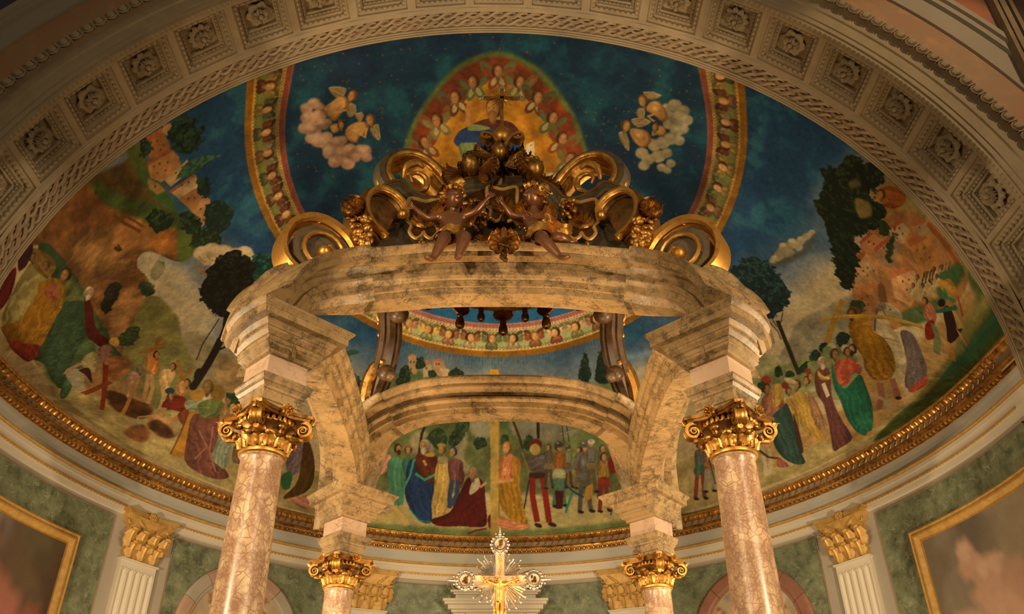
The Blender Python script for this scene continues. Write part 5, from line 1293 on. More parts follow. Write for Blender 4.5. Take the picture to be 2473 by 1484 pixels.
FRESCO_OPS = '''
P a08d5c t0.25 26 1096 49 1049 137 202 295 99 535 61 737 44 1109 37 1504 49 1682 68 1813 86 1932 121 2076 205 2152 1108 2143 1185 2083 1110 2128 791 2041 279 1913 260 1751 264 1566 197 1378 117 1108 112 827 117 660 167 513 234 387 334 265 359 154 495 79 654 60 1099
P 8f8160 c,s3,t0.2 411 518 438 532 463 507 479 468 513 447 548 433 584 409 565 353 493 328 431 363 411 444
P a0825a c,s4,t0.3 477 425 513 435 557 415 583 365 547 330 484 339
P 6f6a3a c,s2,t0.3,g8a7a4a 300 649 344 684 377 667 397 612 409 577 410 522 421 469 437 422 440 363 406 280 318 279 265 359 261 509
P 7a7444 c,s6,t0.3 313 491 358 510 399 473 432 402 423 323 353 286 300 343
P 6e4a26 c,r3,t0.45 191 1107 240 1104 344 1110 387 1051 418 980 458 893 474 829 470 774 438 751 409 784 390 816 369 832 350 805 361 752 362 718 345 691 324 633 301 579 272 468 251 552 239 705 234 832 216 988 210 1086
P 8a6236 c,s10,t0.5 269 1062 325 1013 356 880 335 821 288 862 256 939 247 1047
P 94683e c,s4,t0.4 279 701 330 742 356 722 336 657 303 595 273 486 258 567
P 7a4e28 c,s12,t0.5 235 1097 328 1105 369 1052 364 985 299 1024 241 1053
P a5703f c,s4,t0.3 346 969 385 958 409 872 383 836 339 884 324 939
L 6a4020 - 6.2 348 1010 358 961 379 901
L 6a4020 - 4.8 364 985 387 912
P 55401e c,s3,t0.5 343 1108 409 1091 451 1099 443 1065 453 978 433 935 394 993 360 1068
P 3f4a22 c,s3,r3,t0.4 341 1111 355 1091 397 1005 458 893 473 834 471 780 452 756 433 770 451 799 439 847 394 924 346 1045 339 1087
P 98602c c,s3,t0.4 394 886 427 877 452 824 435 782 410 793 391 830
P 5c6a2c c,s4 446 841 469 826 469 775 447 749 432 764
P 4a5426 c,s3,t0.3 422 1107 442 1105 443 1074 438 1015 433 935 421 976 417 1049
P 3a5a2a c,s2 424 1053 438 1036 451 973 459 898 448 907 428 983
P 38472a c,r3,t0.3 213 1090 230 1065 233 969 238 826 249 673 274 504 305 427 283 412 244 516 214 690 194 881 197 1053
P 5e6434 c,s5,t0.4 220 1004 229 879 236 751 239 621 222 527 174 536 142 600 173 816
P 485634 c,s4,t0.3 173 816 217 781 222 636 231 522 214 444 170 432 143 318 118 454 125 628
P 6f6a3c c,s8,t0.3 276 449 321 489 346 452 387 362 397 279 309 277 256 339
P 98744a c,s8,t0.3 162 462 222 420 282 377 335 283 389 235 358 167 269 192 197 236 143 349
P a08a58 c,s6,t0.2 134 314 197 224 288 157 397 117 524 81 521 116 401 182 310 244 213 311 152 409
P 8a5a32 t0.2 448 1103 491 1103 491 1071 490 1048 450 1066
P a05a30 - 448 1103 491 1103 491 1095 448 1094
E 5a3a20 - 463.7 1089.8 1.1 -1.4 -1.6 -1.5
E 5a3a20 - 474.8 1086.5 1.1 -1.4 -1.6 -1.5
E 5a3a20 - 481.4 1073.4 1.1 -1.4 -1.6 -1.5
E 5a3a20 - 461.7 1076.6 1.1 -1.4 -1.6 -1.5
E 5a3a20 - 473.2 1068.5 1.1 -1.4 -1.6 -1.5
P a8845a t0.2 496 1106 508 1101 506 1085 494 1082 489 1096
P a07044 t0.2 443 1064 491 1058 497 1035 493 1003 450 1001 435 1033
P 8a4a28 - 443 1064 491 1058 493 1053 441 1057
E 5a3a20 - 450.4 1049.3 1.1 -1.5 -1.7 -1.5
E 5a3a20 - 460.8 1047.1 1.1 -1.5 -1.7 -1.5
E 5a3a20 - 475.1 1040.5 1.1 -1.6 -1.7 -1.7
E 5a3a20 - 450.5 1032.2 1.1 -2.3 -1.7 -2.4
E 5a3a20 - 465.6 1023.9 1.1 -2.2 -1.7 -2.4
P a88a5c t0.2 457 1000 509 1017 509 999 488 979 462 973
E 5a3a20 - 480.7 1000.6 1.2 -2.1 -1.6 -2.4
E 5a3a20 - 494.8 1004.5 1.2 -2.1 -1.6 -2.4
P b09266 t0.2 456 965 512 971 515 944 502 926 468 930
P 9a5a34 - 456 965 512 971 512 964 459 956
E 5a3a20 - 482.7 959.6 1.3 -2.1 -1.6 -2.5
E 5a3a20 - 496.2 958.5 1.3 -2.0 -1.6 -2.5
P 9a6a40 t0.2 466 929 505 933 508 902 508 876 486 865 478 897
E 5a3a20 - 485.0 916.6 1.3 -2.0 -1.6 -2.6
E 5a3a20 - 496.5 910.5 1.3 -1.9 -1.6 -2.6
P a57c52 t0.2 491 887 512 910 524 887 516 856 498 827 484 821 481 856
P a86a44 - 491 887 512 910 515 904 489 879
E 5a3a20 - 501.3 873.8 1.4 -1.8 -1.5 -2.7
E 5a3a20 - 504.0 853.8 1.4 -1.8 -1.5 -2.7
P 8f7048 t0.2 431 1038 445 1000 451 970 434 976 425 1008
E 5a3a20 - 437.1 1001.6 1.2 -2.4 -1.7 -2.5
T 16261c 2f4a34 70 9 1 494 1082 509 1098 528 1096 546 1080 551 1055 539 1035 518 1026 499 1042 491 1063
T 1d3022 34503a 18 6 2 448 1101 460 1095 458 1077 444 1075 441 1091
P 2b4a34 c,r2,n3f6248 477 986 504 1009 537 1003 570 983 540 983 512 971 488 979
T 1a2c28 2f4c40 26 6 3 514 954 531 945 530 915 518 899 508 915 507 938
T 1a2c24 304a36 40 7 4 515 877 540 874 560 846 548 806 524 789 501 807 503 842
T 1c2c1c 3c5030 34 7 5 460 884 477 884 492 849 484 817 464 822 458 853
T 1c2c1c 465a30 34 7 6 407 940 427 930 443 898 434 865 409 872 398 904
T 22301e 405430 30 7 7 477 821 510 808 526 777 509 755 476 765 463 791
T 2a3a22 4a5a34 22 5 8 374 762 389 784 402 770 400 743 381 727 371 739
T 2a3420 485230 24 5 9 342 733 364 731 372 703 364 683 345 691
T 241f14 40381f 30 6 10 260 731 285 789 305 781 308 755 284 706 263 679
T 30381e 4a5228 30 6 11 283 571 303 595 323 577 315 531 288 525 277 548
L 3a2a1a - 2.6 321 907 331 908 334 881 344 886
E 4a3420 - 326.8 895.8 5.1 -12.1 -3.2 -5.7
E b49c78 s1,t0.2 480.9 753.6 17.9 -8.6 -3.3 -20.2
E b49c78 s1,t0.2 501.5 751.0 19.6 -8.7 -3.4 -21.6
E b49c78 s1,t0.2 523.3 734.3 21.5 -8.4 -3.4 -23.0
E b49c78 s1,t0.2 543.8 719.5 20.0 -7.0 -3.0 -20.9
E b49c78 s1,t0.2 564.7 718.9 18.4 -6.0 -2.6 -18.7
E b49c78 s1,t0.2 573.3 705.0 11.8 -3.6 -1.6 -11.9
E b49c78 s1,t0.2 507.1 713.8 16.6 -6.5 -2.6 -18.1
E b49c78 s1,t0.2 531.3 698.8 13.4 -4.6 -1.9 -14.1
E b49c78 s1,t0.2 487.4 728.4 13.1 -5.8 -2.2 -14.7
E c8b290 s2 480.4 761.3 11.3 -5.7 -1.6 -9.6
E c8b290 s2 502.6 757.7 13.0 -6.0 -1.8 -10.7
E c8b290 s2 524.3 740.9 13.2 -5.3 -1.6 -10.5
E c8b290 s2 546.4 725.3 11.6 -4.2 -1.3 -9.1
E c8b290 s2 567.3 724.7 10.8 -3.6 -1.2 -8.3
L 8a6c4a - 2.1 473 750 478 733 485 727
L 8a6c4a - 2.1 490 744 494 728 502 722
L 8a6c4a - 2.0 506 732 510 716 518 711
L 8a6c4a - 2.0 524 722 529 707 537 701
L 8a6c4a - 2.0 542 709 547 693 555 688
P 8a6844 c,s3 461 728 498 678 528 642 511 647 480 680
P b8a480 c,s8,k.7 367 821 389 813 405 761 434 723 452 669 472 611 479 548 464 514 430 534 417 590 389 657 368 728
T 14362f 2c5a50 60 9 12 569 686 607 708 646 667 649 615 603 591 570 620
L 241c12 - 11.5 489 490 502 525 511 574
L 241c12 - 7.4 483 476 517 517 543 570
L 241c12 - 16.6 424 347 442 386 461 426 478 464 493 499
L 241c12 - 8.3 493 499 507 528 513 562
L 241c12 - 7.3 489 487 516 510 536 537
L 241c12 - 5.3 478 464 515 479 533 497
L 241c12 - 2.2 437 441 453 490 473 524 493 557
L 241c12 - 4.1 499 519 533 549
L 241c12 - 3.1 512 541 526 573
E 241c12 - 438.9 395.5 7.4 -4.2 -5.2 -19.5
T 14130c 2a2c1c 210 8 13 462 652 481 688 504 723 527 733 553 728 575 696 574 641 562 594 534 569 502 557 477 587 463 620
P 55160e c,f2 79 1092 116 1102 149 1104 159 1097 132 1082 103 1080
P 8a7a48 c,f4 87 1072 130 1080 179 1083 200 1071 205 1039 180 1021 143 1016 109 1001 81 1050
P 7a5a2c c,f3 196 1101 214 1073 216 1042 194 1032 183 1069
H 8a6438 5a3418 - 191.4 1086.3 4.7 -5.2 4.4 4.8
H 8a6438 6a4420 - 202.7 1056.8 4.3 -4.8 4.0 4.6
P 3a1a1c c,f2 177 1109 200 1106 202 1095 177 1086 160 1092
P 34462e c,f4 171 878 205 832 231 781 234 689 221 626 194 570 169 459 151 326 132 373 116 531 90 663 138 777
P 8a5f18 c,f4 177 1046 199 1015 211 919 192 871 169 812 141 751 117 693 92 831 70 1053 106 1042 140 1032 162 1041
P 7a2c1c c,f3 69 1050 92 824 118 688 98 611 79 644 65 882
P 94503a c,f2 175 1008 198 980 204 924 187 886 170 946
H a87848 4a2c14 - 219.9 966.6 6.3 -24.7 7.9 16.4
P 8a6224 c,f2 199 1007 205 936 199 868 173 816 174 874 191 919
P 4a140e c,f2 232 798 242 753 237 664 242 608 258 563 245 531 228 570 215 630
H a87c50 b8a48a b8a48a 244.6 808.2 6.7 -18.3 7.2 16.3
P 3c5a3c c,f2 151 335 169 459 193 474 178 379 161 267 148 259
E b08038 - 268.9 549.7 9.8 -12.9 -4.1 -15.4
P 7a5648 c,f2 232 532 256 545 263 508 248 459 232 452
P 98885a c,f2 195 492 220 528 233 484 227 409 219 410 201 443
L a87c50 - 16.7 219 421 225 367 211 322
L a87c50 - 14.8 194 478 169 454 161 421
L a07448 - 13.2 232 460 241 407 237 357
E aa9a78 - 199.9 396.6 11.3 -1.0 -0.3 -25.5
H a87c50 b0a080 - 199.0 392.0 6.7 -0.5 0.4 22.0
P 94886a c,t0.2 161 435 184 453 196 402 199 343 186 317 165 379
P 3a1c10 c 188 439 210 445 214 367 200 413
P 8e5a34 c,s3,t0.5 249 479 286 478 300 444 274 386 249 387
P 7a2e10 - 239 458 251 451 242 233 232 233
L 7e3a16 - 16.4 195 302 226 340 253 373
P 4a2c14 c,s3,r5,t0.6 246 328 282 315 335 283 341 253 311 225 257 253
L a8743a - 8.1 281 234 301 335 318 401
L 8a5a26 - 11.2 319 486 350 494 379 508
L 8a5a26 - 10.9 337 454 354 502 366 534
P a86a2c c,f2 334 473 354 481 358 436 348 399 329 424
H a87848 3a2414 - 353.6 469.2 5.9 -1.1 0.6 12.4
L a87c50 - 8.5 334 400 328 345 323 305
L a87c50 - 8.5 340 400 342 346 333 290
P a07860 c,f2 290 403 309 413 318 385 302 368 293 308 287 316
H 8a7258 7a7060 - 316.6 420.4 6.7 -0.7 0.5 15.2
L a07850 - 9.0 295 368 298 309
P b08c5c c,f2 357 406 380 416 392 397 380 362 374 326 361 332
H a87848 4a3018 - 386.8 424.1 5.8 -2.1 1.7 11.5
L b08c5c - 9.4 368 347 363 295 357 272
L 8a5a26 - 9.0 398 445 405 376
L 8a5a26 - 6.6 425 416 396 362
P a87a48 c,f2 392 362 416 376 418 336 396 321
H a87848 4a3018 - 415.6 368.1 6.7 0.1 0.2 12.7
E 28384e - 378.5 340.5 10.5 0.6 0.0 -11.5
P 6e2418 c,f2 366 303 392 327 414 315 410 274 384 277 364 273
H a87848 5a3a20 - 380.3 322.1 6.0 0.5 -0.1 12.0
L a87c50 - 10.6 369 281 354 241 339 214
L 9a7a4a - 5.1 315 233 354 253 384 258
P 8a8272 - 308 193 313 237 322 207
L a87c50 - 14.7 406 260 379 233 375 176
P 7a3a22 c,f2 397 265 419 282 416 228 403 238
P 4a2c14 c,s3,r5,t0.6 333 212 359 235 392 193 375 173 348 186
P 8a5a34 c,s2,r3,t0.5 288 166 321 207 344 176 329 138 303 139
P 7a4a28 c,r3 313 179 332 195 340 167 324 148
P a8742c t0.2 419 274 439 282 414 120 389 124
L 6a4418 - 3.3 419 272 389 124
P 6a3f34 c,f4 428 264 459 275 487 276 501 244 488 180 497 133 516 100 489 84 451 90 420 117 420 195
L 9a6a58 - 3.3 443 221 463 174 440 128
L 9a6a58 - 3.2 473 239 469 163 487 105
P 86886a c,f2 411 306 440 322 458 306 441 283 416 282
P 66703c c,f3 440 305 476 324 494 309 485 278 459 260 443 273
E a87a34 - 436.6 330.5 15.7 4.9 2.3 -17.8
E 8a6a2c - 480.9 339.2 16.0 0.7 0.1 -24.6
H a87848 8a6a2c - 459.6 355.9 10.5 -1.0 1.3 18.5
P 98734c c,f2 494 309 508 299 502 244 487 223 482 241
H a87848 3a2414 - 505.0 318.7 7.6 0.5 -0.1 12.5
P 848a74 c,f4 487 227 508 275 519 282 515 210 509 127 494 123 476 146 482 191
T 26402c 3c5a40 20 6 14 498 340 525 335 547 307 539 284 511 311
P 6a5040 c,f2 521 188 541 215 561 184 545 146 520 146
P 9a8e70 c,f3 543 186 559 217 586 205 572 152 546 140
P 6a5a5c c,f4 641 196 657 240 675 252 683 212 674 159 645 133 634 163
P 4a3214 c,f3 671 231 687 212 697 162 690 109 649 75 636 78 663 126
L c09838 - 3.9 643 71 666 84 697 95
P a8705c c,f3 649 75 697 92 717 65 678 57
L c09838 - 3.8 706 92 718 61
P 2f5a3c c 627 130 648 144 647 102 631 98
H b07848 4a2c18 - 670.3 246.6 7.7 0.7 -0.3 10.9
H b0906a 8a8070 - 651.8 260.7 6.9 0.6 -0.3 9.9
P 7a5a3a c,f3 586 221 612 236 628 184 618 128 591 133
H b07848 4a2c18 - 604.5 240.2 6.9 0.8 -0.4 10.3
P 4c6038 c,s3,t0.25,g6a7448 737 336 792 366 867 390 923 395 969 383 1025 372 1063 354 1107 340 1107 294 913 292 774 288
P 56663e c,s2,t0.2 857 371 904 395 950 393 988 378 969 358 876 353
P a88862 t0.2 901 432 917 433 921 411 919 390 902 393
E 5a3a20 - 905.9 417.7 1.9 -0.7 -1.0 -2.8
E 5a3a20 - 913.4 417.7 1.9 -0.7 -1.0 -2.8
P b06a44 - 899 430 909 437 920 431
P b09c78 t0.2 932 413 952 413 952 385 934 383
E 5a3a20 - 941.2 403.7 1.9 -0.7 -1.0 -2.8
P a87454 - 930 411 942 424 954 411
P ac8460 t0.2 955 420 971 426 986 404 995 394 993 381 958 390
P b06a4a - 955 420 971 426 975 421 956 413
E 5a3a20 - 963.7 412.7 1.9 -0.7 -1.0 -2.7
E 5a3a20 - 969.3 412.7 1.9 -0.7 -1.0 -2.7
P b8a07a t0.2 971 404 992 402 997 383 979 380
T 1c2c1c 3c5238 20 5 15 881 395 899 409 906 390 899 369 883 371
T 1c2c1c 3c5238 12 5 16 921 424 934 429 939 413 930 404 919 408
T 1c2c1c 3c5238 16 5 17 993 394 1007 402 1023 394 1021 381 997 381
T 1c2c1c 3c5238 12 5 18 871 376 890 381 899 362 880 357
T 1c2c1c 3c5238 8 5 19 946 396 960 399 962 385 947 385
T 1c2c1c 3c5238 12 5 20 770 381 785 395 791 366 774 356
P 2c4a34 c 738 435 757 444 780 448 792 441 766 432 775 420 761 427 749 410 745 427
P 54643c c,s3,t0.2 1279 349 1326 372 1401 368 1476 373 1495 337 1439 289 1270 298
T 12231a 274434 44 5 21 1299 440 1306 422 1313 389 1308 372 1292 372 1287 389 1293 422
T 12231a 274434 44 5 22 1340 454 1349 436 1360 390 1352 372 1330 372 1322 389 1331 435
T 22342a 405a44 18 5 23 1465 418 1484 426 1495 413 1486 398 1470 402
P 7a98b0 c,s4,k.7 1381 435 1437 446 1473 460 1483 453 1437 434 1391 425
P b8ac90 c,s8,k.8 1373 396 1438 412 1512 419 1513 368 1383 348
P b0a484 c,s8,k.7 711 426 765 410 783 376 728 346 692 376
P 4e5a34 c,s4,t0.35,g6a6a40 805 193 840 243 895 273 1007 294 1107 299 1214 294 1326 273 1382 243 1423 191 1414 104 1108 130 817 117
P 85785a c,s3,t0.3 901 217 914 255 932 265 961 247 952 210
P 8f8364 c,s3,t0.2 1003 211 1012 257 1026 285 1035 248 1027 202 1045 184 1064 148 1036 166
P 86826a c,s3 1035 290 1091 296 1092 258 1054 249
P 7a7664 c,s4,t0.2 1134 293 1223 289 1289 265 1223 239 1148 249
T 2a3a22 46582e 24 6 24 942 247 970 270 989 248 970 224
T 2a3a22 46582e 30 6 25 993 248 1016 285 1035 287 1031 262 1003 230
L 241c10 - 5.6 926 214 931 256 942 284
T 20301c 3a4e2c 16 5 26 1050 244 1068 253 1078 235 1054 226
T 20301c 3a4e2c 14 5 27 1109 249 1122 258 1129 240 1112 232
T 20301c 3a4e2c 20 5 28 1159 239 1176 258 1185 235 1167 221
P a89664 c,s3,t0.15 741 47 827 117 973 114 1108 112 1268 116 1415 113 1503 70 1501 44 1401 39 1108 33 813 39
P 6a7444 c,s3,t0.25 742 39 921 50 1108 46 1284 50 1501 49 1499 27 1109 25 734 26
P b89a5a - 812 63 883 75 888 66 817 53
P b89a5a - 864 97 875 98 912 51 901 47
P b09a80 c,f3 815 85 845 110 864 88 861 73 820 69
P b07868 c,f2 829 166 855 206 864 197 856 168 835 159
P 44745a c,f4 856 187 873 202 889 193 896 161 893 100 869 95 862 130
H a87848 3a2414 3a2414 879.4 221.0 7.9 0.4 -0.2 9.9
P 2c5a50 c,f2 889 193 904 201 911 176 898 161
H a87848 4a3418 - 900.7 221.0 7.9 0.3 -0.2 9.8
E 7a6a3c - 898.7 226.5 10.2 0.4 0.2 -8.4
H b08050 6a5a30 - 900.8 219.1 6.3 0.3 -0.2 7.9
P 1c2c4c c,f2 902 189 915 199 921 162 908 124 898 151
P 4e2214 c,f3 920 207 943 219 969 203 971 173 958 145 924 148
P 1b3055 c,f4 905 161 921 171 944 149 963 147 957 104 958 60 931 62 908 91 897 123
L 3f8a72 - 4.6 915 199 907 161 894 132 893 95
L 3f8a72 - 5.6 919 167 940 154 962 166
L 2a7a70 - 2.8 908 88 931 62 958 60
H a87848 a89a80 b4a890 937.7 229.8 11.1 0.3 -0.2 13.6
L b08050 - 5.6 936 198 943 186
P b08a3c c 938 211 957 217 961 208 947 206
P b0904c c,f4 964 184 978 203 993 193 999 156 994 82 960 79 961 127
H b88a58 7a5a28 - 976.9 223.5 7.9 0.2 -0.2 9.7
E 9a8044 - 975.8 232.7 10.3 0.2 0.1 -4.6
P 9a8a5a c,f1 969 206 987 208 991 194 971 192
P 6a4440 c,f3 991 197 1008 204 1025 195 1022 161 998 154
L 34405a - 10.1 1001 156 997 124 997 93
L 34405a - 10.1 1014 156 1013 124 1001 99
H b88a58 2c4468 - 1002.1 218.5 7.9 0.2 -0.1 9.6
P 5a2c28 c,f1 1019 195 1029 166 1020 138 1016 166
P 4a120e c,f4 1035 161 1053 166 1072 150 1076 112 1080 64 1067 53 1025 54 975 52 958 66 997 84 1017 124
P b4a488 c 1046 152 1060 162 1063 141 1046 125 1040 129
H a87848 8a8070 - 1047.4 171.6 10.3 0.1 -0.1 12.5
L b08a60 - 5.5 1064 141 1078 152
E 5a1410 - 1090.0 67.9 9.1 0.0 0.1 -14.6
E 6a2418 - 1090.0 58.8 7.3 0.0 0.1 -10.9
L 6a1a14 - 3.6 1039 38 1057 46 1079 50
P a88a44 t0.2 1086 293 1106 293 1107 30 1088 30
L 8a6a2c - 2.8 1106 290 1107 31
P c08a2c t0.2 1085 401 1105 401 1106 293 1086 293
L b08050 - 7.4 1086 201 1094 199
L 3a2412 - 5.6 1137 290 1153 249 1159 226
L 8a6a30 - 2.8 1159 217 1174 170
L 241608 - 6.5 1194 290 1195 248
L 2a1c10 - 1.9 1249 275 1253 238
L 2a1c10 - 1.9 1259 275 1265 239
L 8a7a4a - 1.9 1204 248 1317 274
P b06a40 c,f3 1109 201 1125 214 1140 208 1139 166 1122 150 1106 153
P 94691c c,f5 1139 208 1155 196 1153 152 1160 97 1170 58 1143 64 1115 89 1106 125 1113 153 1137 162
P b87650 c,f4 1107 77 1134 68 1171 56 1158 47 1125 48 1106 52
H b88a58 8a5a24 - 1123.6 228.7 10.4 -0.0 -0.0 12.5
L d8b878 - 1.4 1120 185 1120 167
L d8b878 - 1.4 1115 179 1126 179
L b88a58 - 6.5 1139 157 1101 153
E 5a1c14 - 1188.3 235.4 15.0 -0.2 -0.1 -12.9
E a88a4a - 1187.3 224.4 12.2 -0.2 -0.1 -12.9
P 514644 c,f3 1172 203 1193 211 1215 218 1224 188 1213 172 1180 175
L 4a4040 - 11.1 1215 216 1223 188 1211 172
E c0a878 - 1223.4 183.1 4.7 -0.1 -0.1 -5.5
P 3a2018 - 1174 173 1211 172 1215 159 1174 159
L 7a1f14 - 12.9 1182 161 1181 120 1191 63
L 7a1f14 - 13.0 1204 161 1210 119 1217 61
E 2a1a14 - 1192.9 55.2 8.5 -3.5 -1.6 -4.3
E 2a1a14 - 1223.8 55.6 9.6 -3.2 -1.3 -4.4
L 1c2420 - 2.8 1174 157 1162 93
P 4a463c c,f3 1210 218 1218 221 1227 218 1228 201 1224 191 1212 192 1209 203
P 6a5a38 c,f4 1211 193 1225 193 1228 179 1209 179
L 4a3a2c - 6.3 1214 179 1212 159 1210 139
L 4a3a2c - 6.3 1222 179 1224 158 1226 140
E 241a12 - 1211.7 137.1 4.8 -1.0 -0.5 -2.4
E 241a12 - 1227.6 137.9 4.8 -1.0 -0.5 -2.4
H b08050 4a3424 - 1218.2 227.6 5.4 -0.1 0.0 6.5
P 5a4a3a c,f3 1279 211 1286 214 1294 211 1295 195 1291 186 1280 186 1278 197
P 6a3a28 c,f4 1279 188 1292 187 1295 174 1277 175
L 6a5030 - 5.9 1282 174 1280 155 1278 137
L 6a5030 - 5.9 1290 174 1291 154 1293 137
E 241a12 - 1279.5 134.6 4.4 -1.0 -0.5 -2.2
E 241a12 - 1294.4 135.0 4.4 -1.1 -0.5 -2.2
H b08050 3a2c20 - 1286.5 220.1 5.0 -0.2 0.1 6.2
P 6a6a54 c,f3 1255 215 1262 219 1270 215 1271 199 1267 190 1256 190 1253 201
P 5a4a34 c,f4 1255 191 1268 191 1271 177 1253 178
L 5a3020 - 6.0 1258 178 1256 158 1254 139
L 5a3020 - 6.0 1266 178 1267 157 1269 140
E 241a12 - 1255.4 137.1 4.6 -1.0 -0.5 -2.3
E 241a12 - 1270.7 137.7 4.6 -1.1 -0.5 -2.3
H b08050 4a4038 - 1262.2 224.6 5.2 -0.2 0.1 6.3
E 3c3a34 - 1262.2 227.9 6.7 -0.2 -0.1 -4.7
E 8a8070 - 1260.2 230.0 2.0 -0.1 -0.0 -1.3
P 5c5238 c,f3 1330 209 1340 213 1349 208 1351 187 1345 176 1331 177 1328 190
P 4a4434 c,f4 1330 178 1347 177 1350 160 1327 162
L 4a4434 - 7.6 1333 161 1331 136 1328 112
L 4a4434 - 7.6 1343 160 1345 135 1346 112
E 241a12 - 1329.8 109.3 5.6 -1.5 -0.6 -2.9
E 241a12 - 1348.8 109.3 5.6 -1.6 -0.6 -2.9
H b08050 4a4438 - 1339.7 220.7 6.4 -0.3 0.1 8.1
P 7a4a20 c,f3 1230 215 1242 220 1254 214 1256 190 1249 176 1232 176 1228 193
P 8a8a66 c,f4 1231 178 1251 178 1255 157 1227 158
L 3f6a5a - 9.2 1235 158 1232 127 1229 99
L 3f6a5a - 9.2 1247 157 1249 127 1252 100
E 241a12 - 1231.4 95.8 6.9 -1.6 -0.7 -3.5
E 241a12 - 1254.6 96.6 6.9 -1.6 -0.7 -3.5
H b08050 4a3424 - 1241.7 228.9 7.9 -0.2 0.1 9.6
E 3c3428 - 1241.7 234.0 10.3 -0.3 -0.1 -7.1
E 8a8070 - 1238.6 237.1 3.1 -0.1 -0.0 -2.0
P 4a120e t0.4 1231 131 1251 130 1247 90 1234 90
P 4c4a48 c,f3 1287 212 1299 217 1313 211 1314 183 1307 168 1289 169 1284 187
P 54524c c,f4 1287 171 1310 170 1314 147 1284 149
L 4e4a44 - 10.1 1291 149 1288 115 1285 84
L 4e4a44 - 10.1 1305 148 1307 114 1309 84
E 241a12 - 1287.0 80.2 7.5 -1.9 -0.8 -3.8
E 241a12 - 1312.3 80.5 7.5 -2.0 -0.8 -3.8
H b08050 4a3a2c - 1299.6 227.1 8.6 -0.3 0.1 10.6
E 4a4844 - 1299.7 232.7 11.2 -0.4 -0.1 -7.9
E 8a8070 - 1296.4 236.2 3.4 -0.1 -0.0 -2.3
L 8a1c10 - 1.9 1306 217 1306 199
L 8a1c10 - 1.9 1301 211 1311 211
E 8a8880 s2,k.7 1295.3 191.6 3.7 -0.2 -0.2 -11.3
L 5a5852 - 8.4 1288 213 1274 181 1255 173
L 5a5852 - 8.4 1314 210 1323 184 1311 165
P 5a5850 c,f3 1305 223 1315 226 1325 222 1326 201 1321 190 1306 190 1303 204
P 6a5a3a c,f4 1306 192 1322 191 1325 174 1303 175
L 5a4a30 - 7.6 1309 175 1306 150 1304 126
L 5a4a30 - 7.6 1319 174 1320 149 1322 126
E 241a12 - 1305.4 123.4 5.7 -1.4 -0.6 -2.9
E 241a12 - 1324.5 123.7 5.7 -1.5 -0.6 -2.9
H b08050 b4a890 - 1314.7 234.0 6.4 -0.2 0.1 8.0
E b4a890 - 1314.8 238.3 8.4 -0.3 -0.1 -5.9
E 8a8070 - 1312.3 240.9 2.5 -0.1 -0.0 -1.7
P 8a6a2a c,f3 1332 189 1342 193 1353 188 1354 164 1348 152 1332 153 1329 168
P 7a2a1a c,f4 1332 155 1350 153 1353 134 1328 136
L 7a2618 - 8.4 1335 135 1332 107 1329 81
L 7a2618 - 8.4 1346 135 1347 106 1349 81
E 241a12 - 1330.4 77.8 6.2 -1.7 -0.7 -3.2
E 241a12 - 1351.4 77.6 6.2 -1.8 -0.7 -3.2
H b08050 3c342a - 1342.1 201.5 7.1 -0.4 0.2 9.0
P 6a1c18 c,f2 1353 201 1370 190 1371 166 1354 167
L 23305a - 3.7 1254 145 1272 127 1295 113
L 2f7a6c - 5.6 1270 125 1258 94 1254 80
P a87a30 c 1300 133 1316 140 1312 113 1299 105
L 23305a - 2.8 1358 95 1353 67
P 8a6844 c,f2 1366 176 1381 185 1394 169 1380 156
P 5a5a54 c,f3 1547 200 1557 204 1568 197 1568 171 1562 157 1546 160 1544 177
P 4a4a44 c,f4 1546 162 1564 159 1566 137 1542 141
L 7a3a28 - 8.9 1548 140 1544 109 1540 80
L 7a3a28 - 8.9 1559 139 1559 106 1560 78
E 241a12 - 1541.7 76.7 6.0 -2.6 -0.8 -3.5
E 241a12 - 1562.4 74.3 6.0 -2.7 -0.9 -3.5
H b08050 6a5a4a - 1557.3 213.7 7.0 -0.8 0.4 10.0
P 8a6a5a c,f3 1568 204 1577 208 1587 202 1587 178 1582 165 1568 167 1565 183
P 8a5a40 c,f4 1567 169 1584 167 1586 147 1564 151
L 8a8070 - 8.1 1569 150 1566 121 1562 95
L 8a8070 - 8.1 1579 148 1580 118 1580 93
E 241a12 - 1563.6 91.4 5.4 -2.4 -0.8 -3.2
E 241a12 - 1582.2 89.2 5.4 -2.5 -0.8 -3.2
H b08050 4a3424 - 1577.6 216.7 6.3 -0.8 0.3 9.2
L 2f7a60 - 5.9 1555 166 1549 135
L 2f7a60 - 6.0 1589 149 1593 110
L 3a3028 - 2.0 1576 174 1586 106
P a09676 c,s4,t0.2,g8a8a5c 1512 398 1567 432 1639 458 1748 458 1802 479 1836 516 1885 582 1927 514 1923 312 1806 325 1715 331 1569 314
P 847c66 c,s2,t0.25 1750 507 1758 550 1771 578 1815 633 1856 703 1881 727 1905 646 1889 533 1829 477 1776 450 1731 440
P 6e7048 c,s4,t0.25 1732 424 1794 461 1854 506 1891 501 1904 419 1851 367 1751 368 1696 380
P b4a078 c,s10,k.6 1820 914 1849 951 1883 930 1866 835 1866 734 1823 644 1767 579 1743 534 1730 581 1751 639 1778 705 1811 783
E 94896c s1,t0.25 1693.0 729.6 8.7 8.9 4.1 -8.4
E 94896c s1,t0.25 1700.1 752.4 8.6 9.3 4.2 -8.4
E 94896c s1,t0.25 1708.1 773.6 10.5 12.2 5.3 -10.4
E 94896c s1,t0.25 1722.8 791.9 10.3 12.8 5.4 -10.3
E 94896c s1,t0.25 1735.4 806.0 8.8 11.6 4.7 -8.9
E 94896c s1,t0.25 1745.2 829.6 7.9 11.2 4.4 -8.2
E 94896c s1,t0.25 1752.2 848.1 5.8 8.7 3.4 -6.0
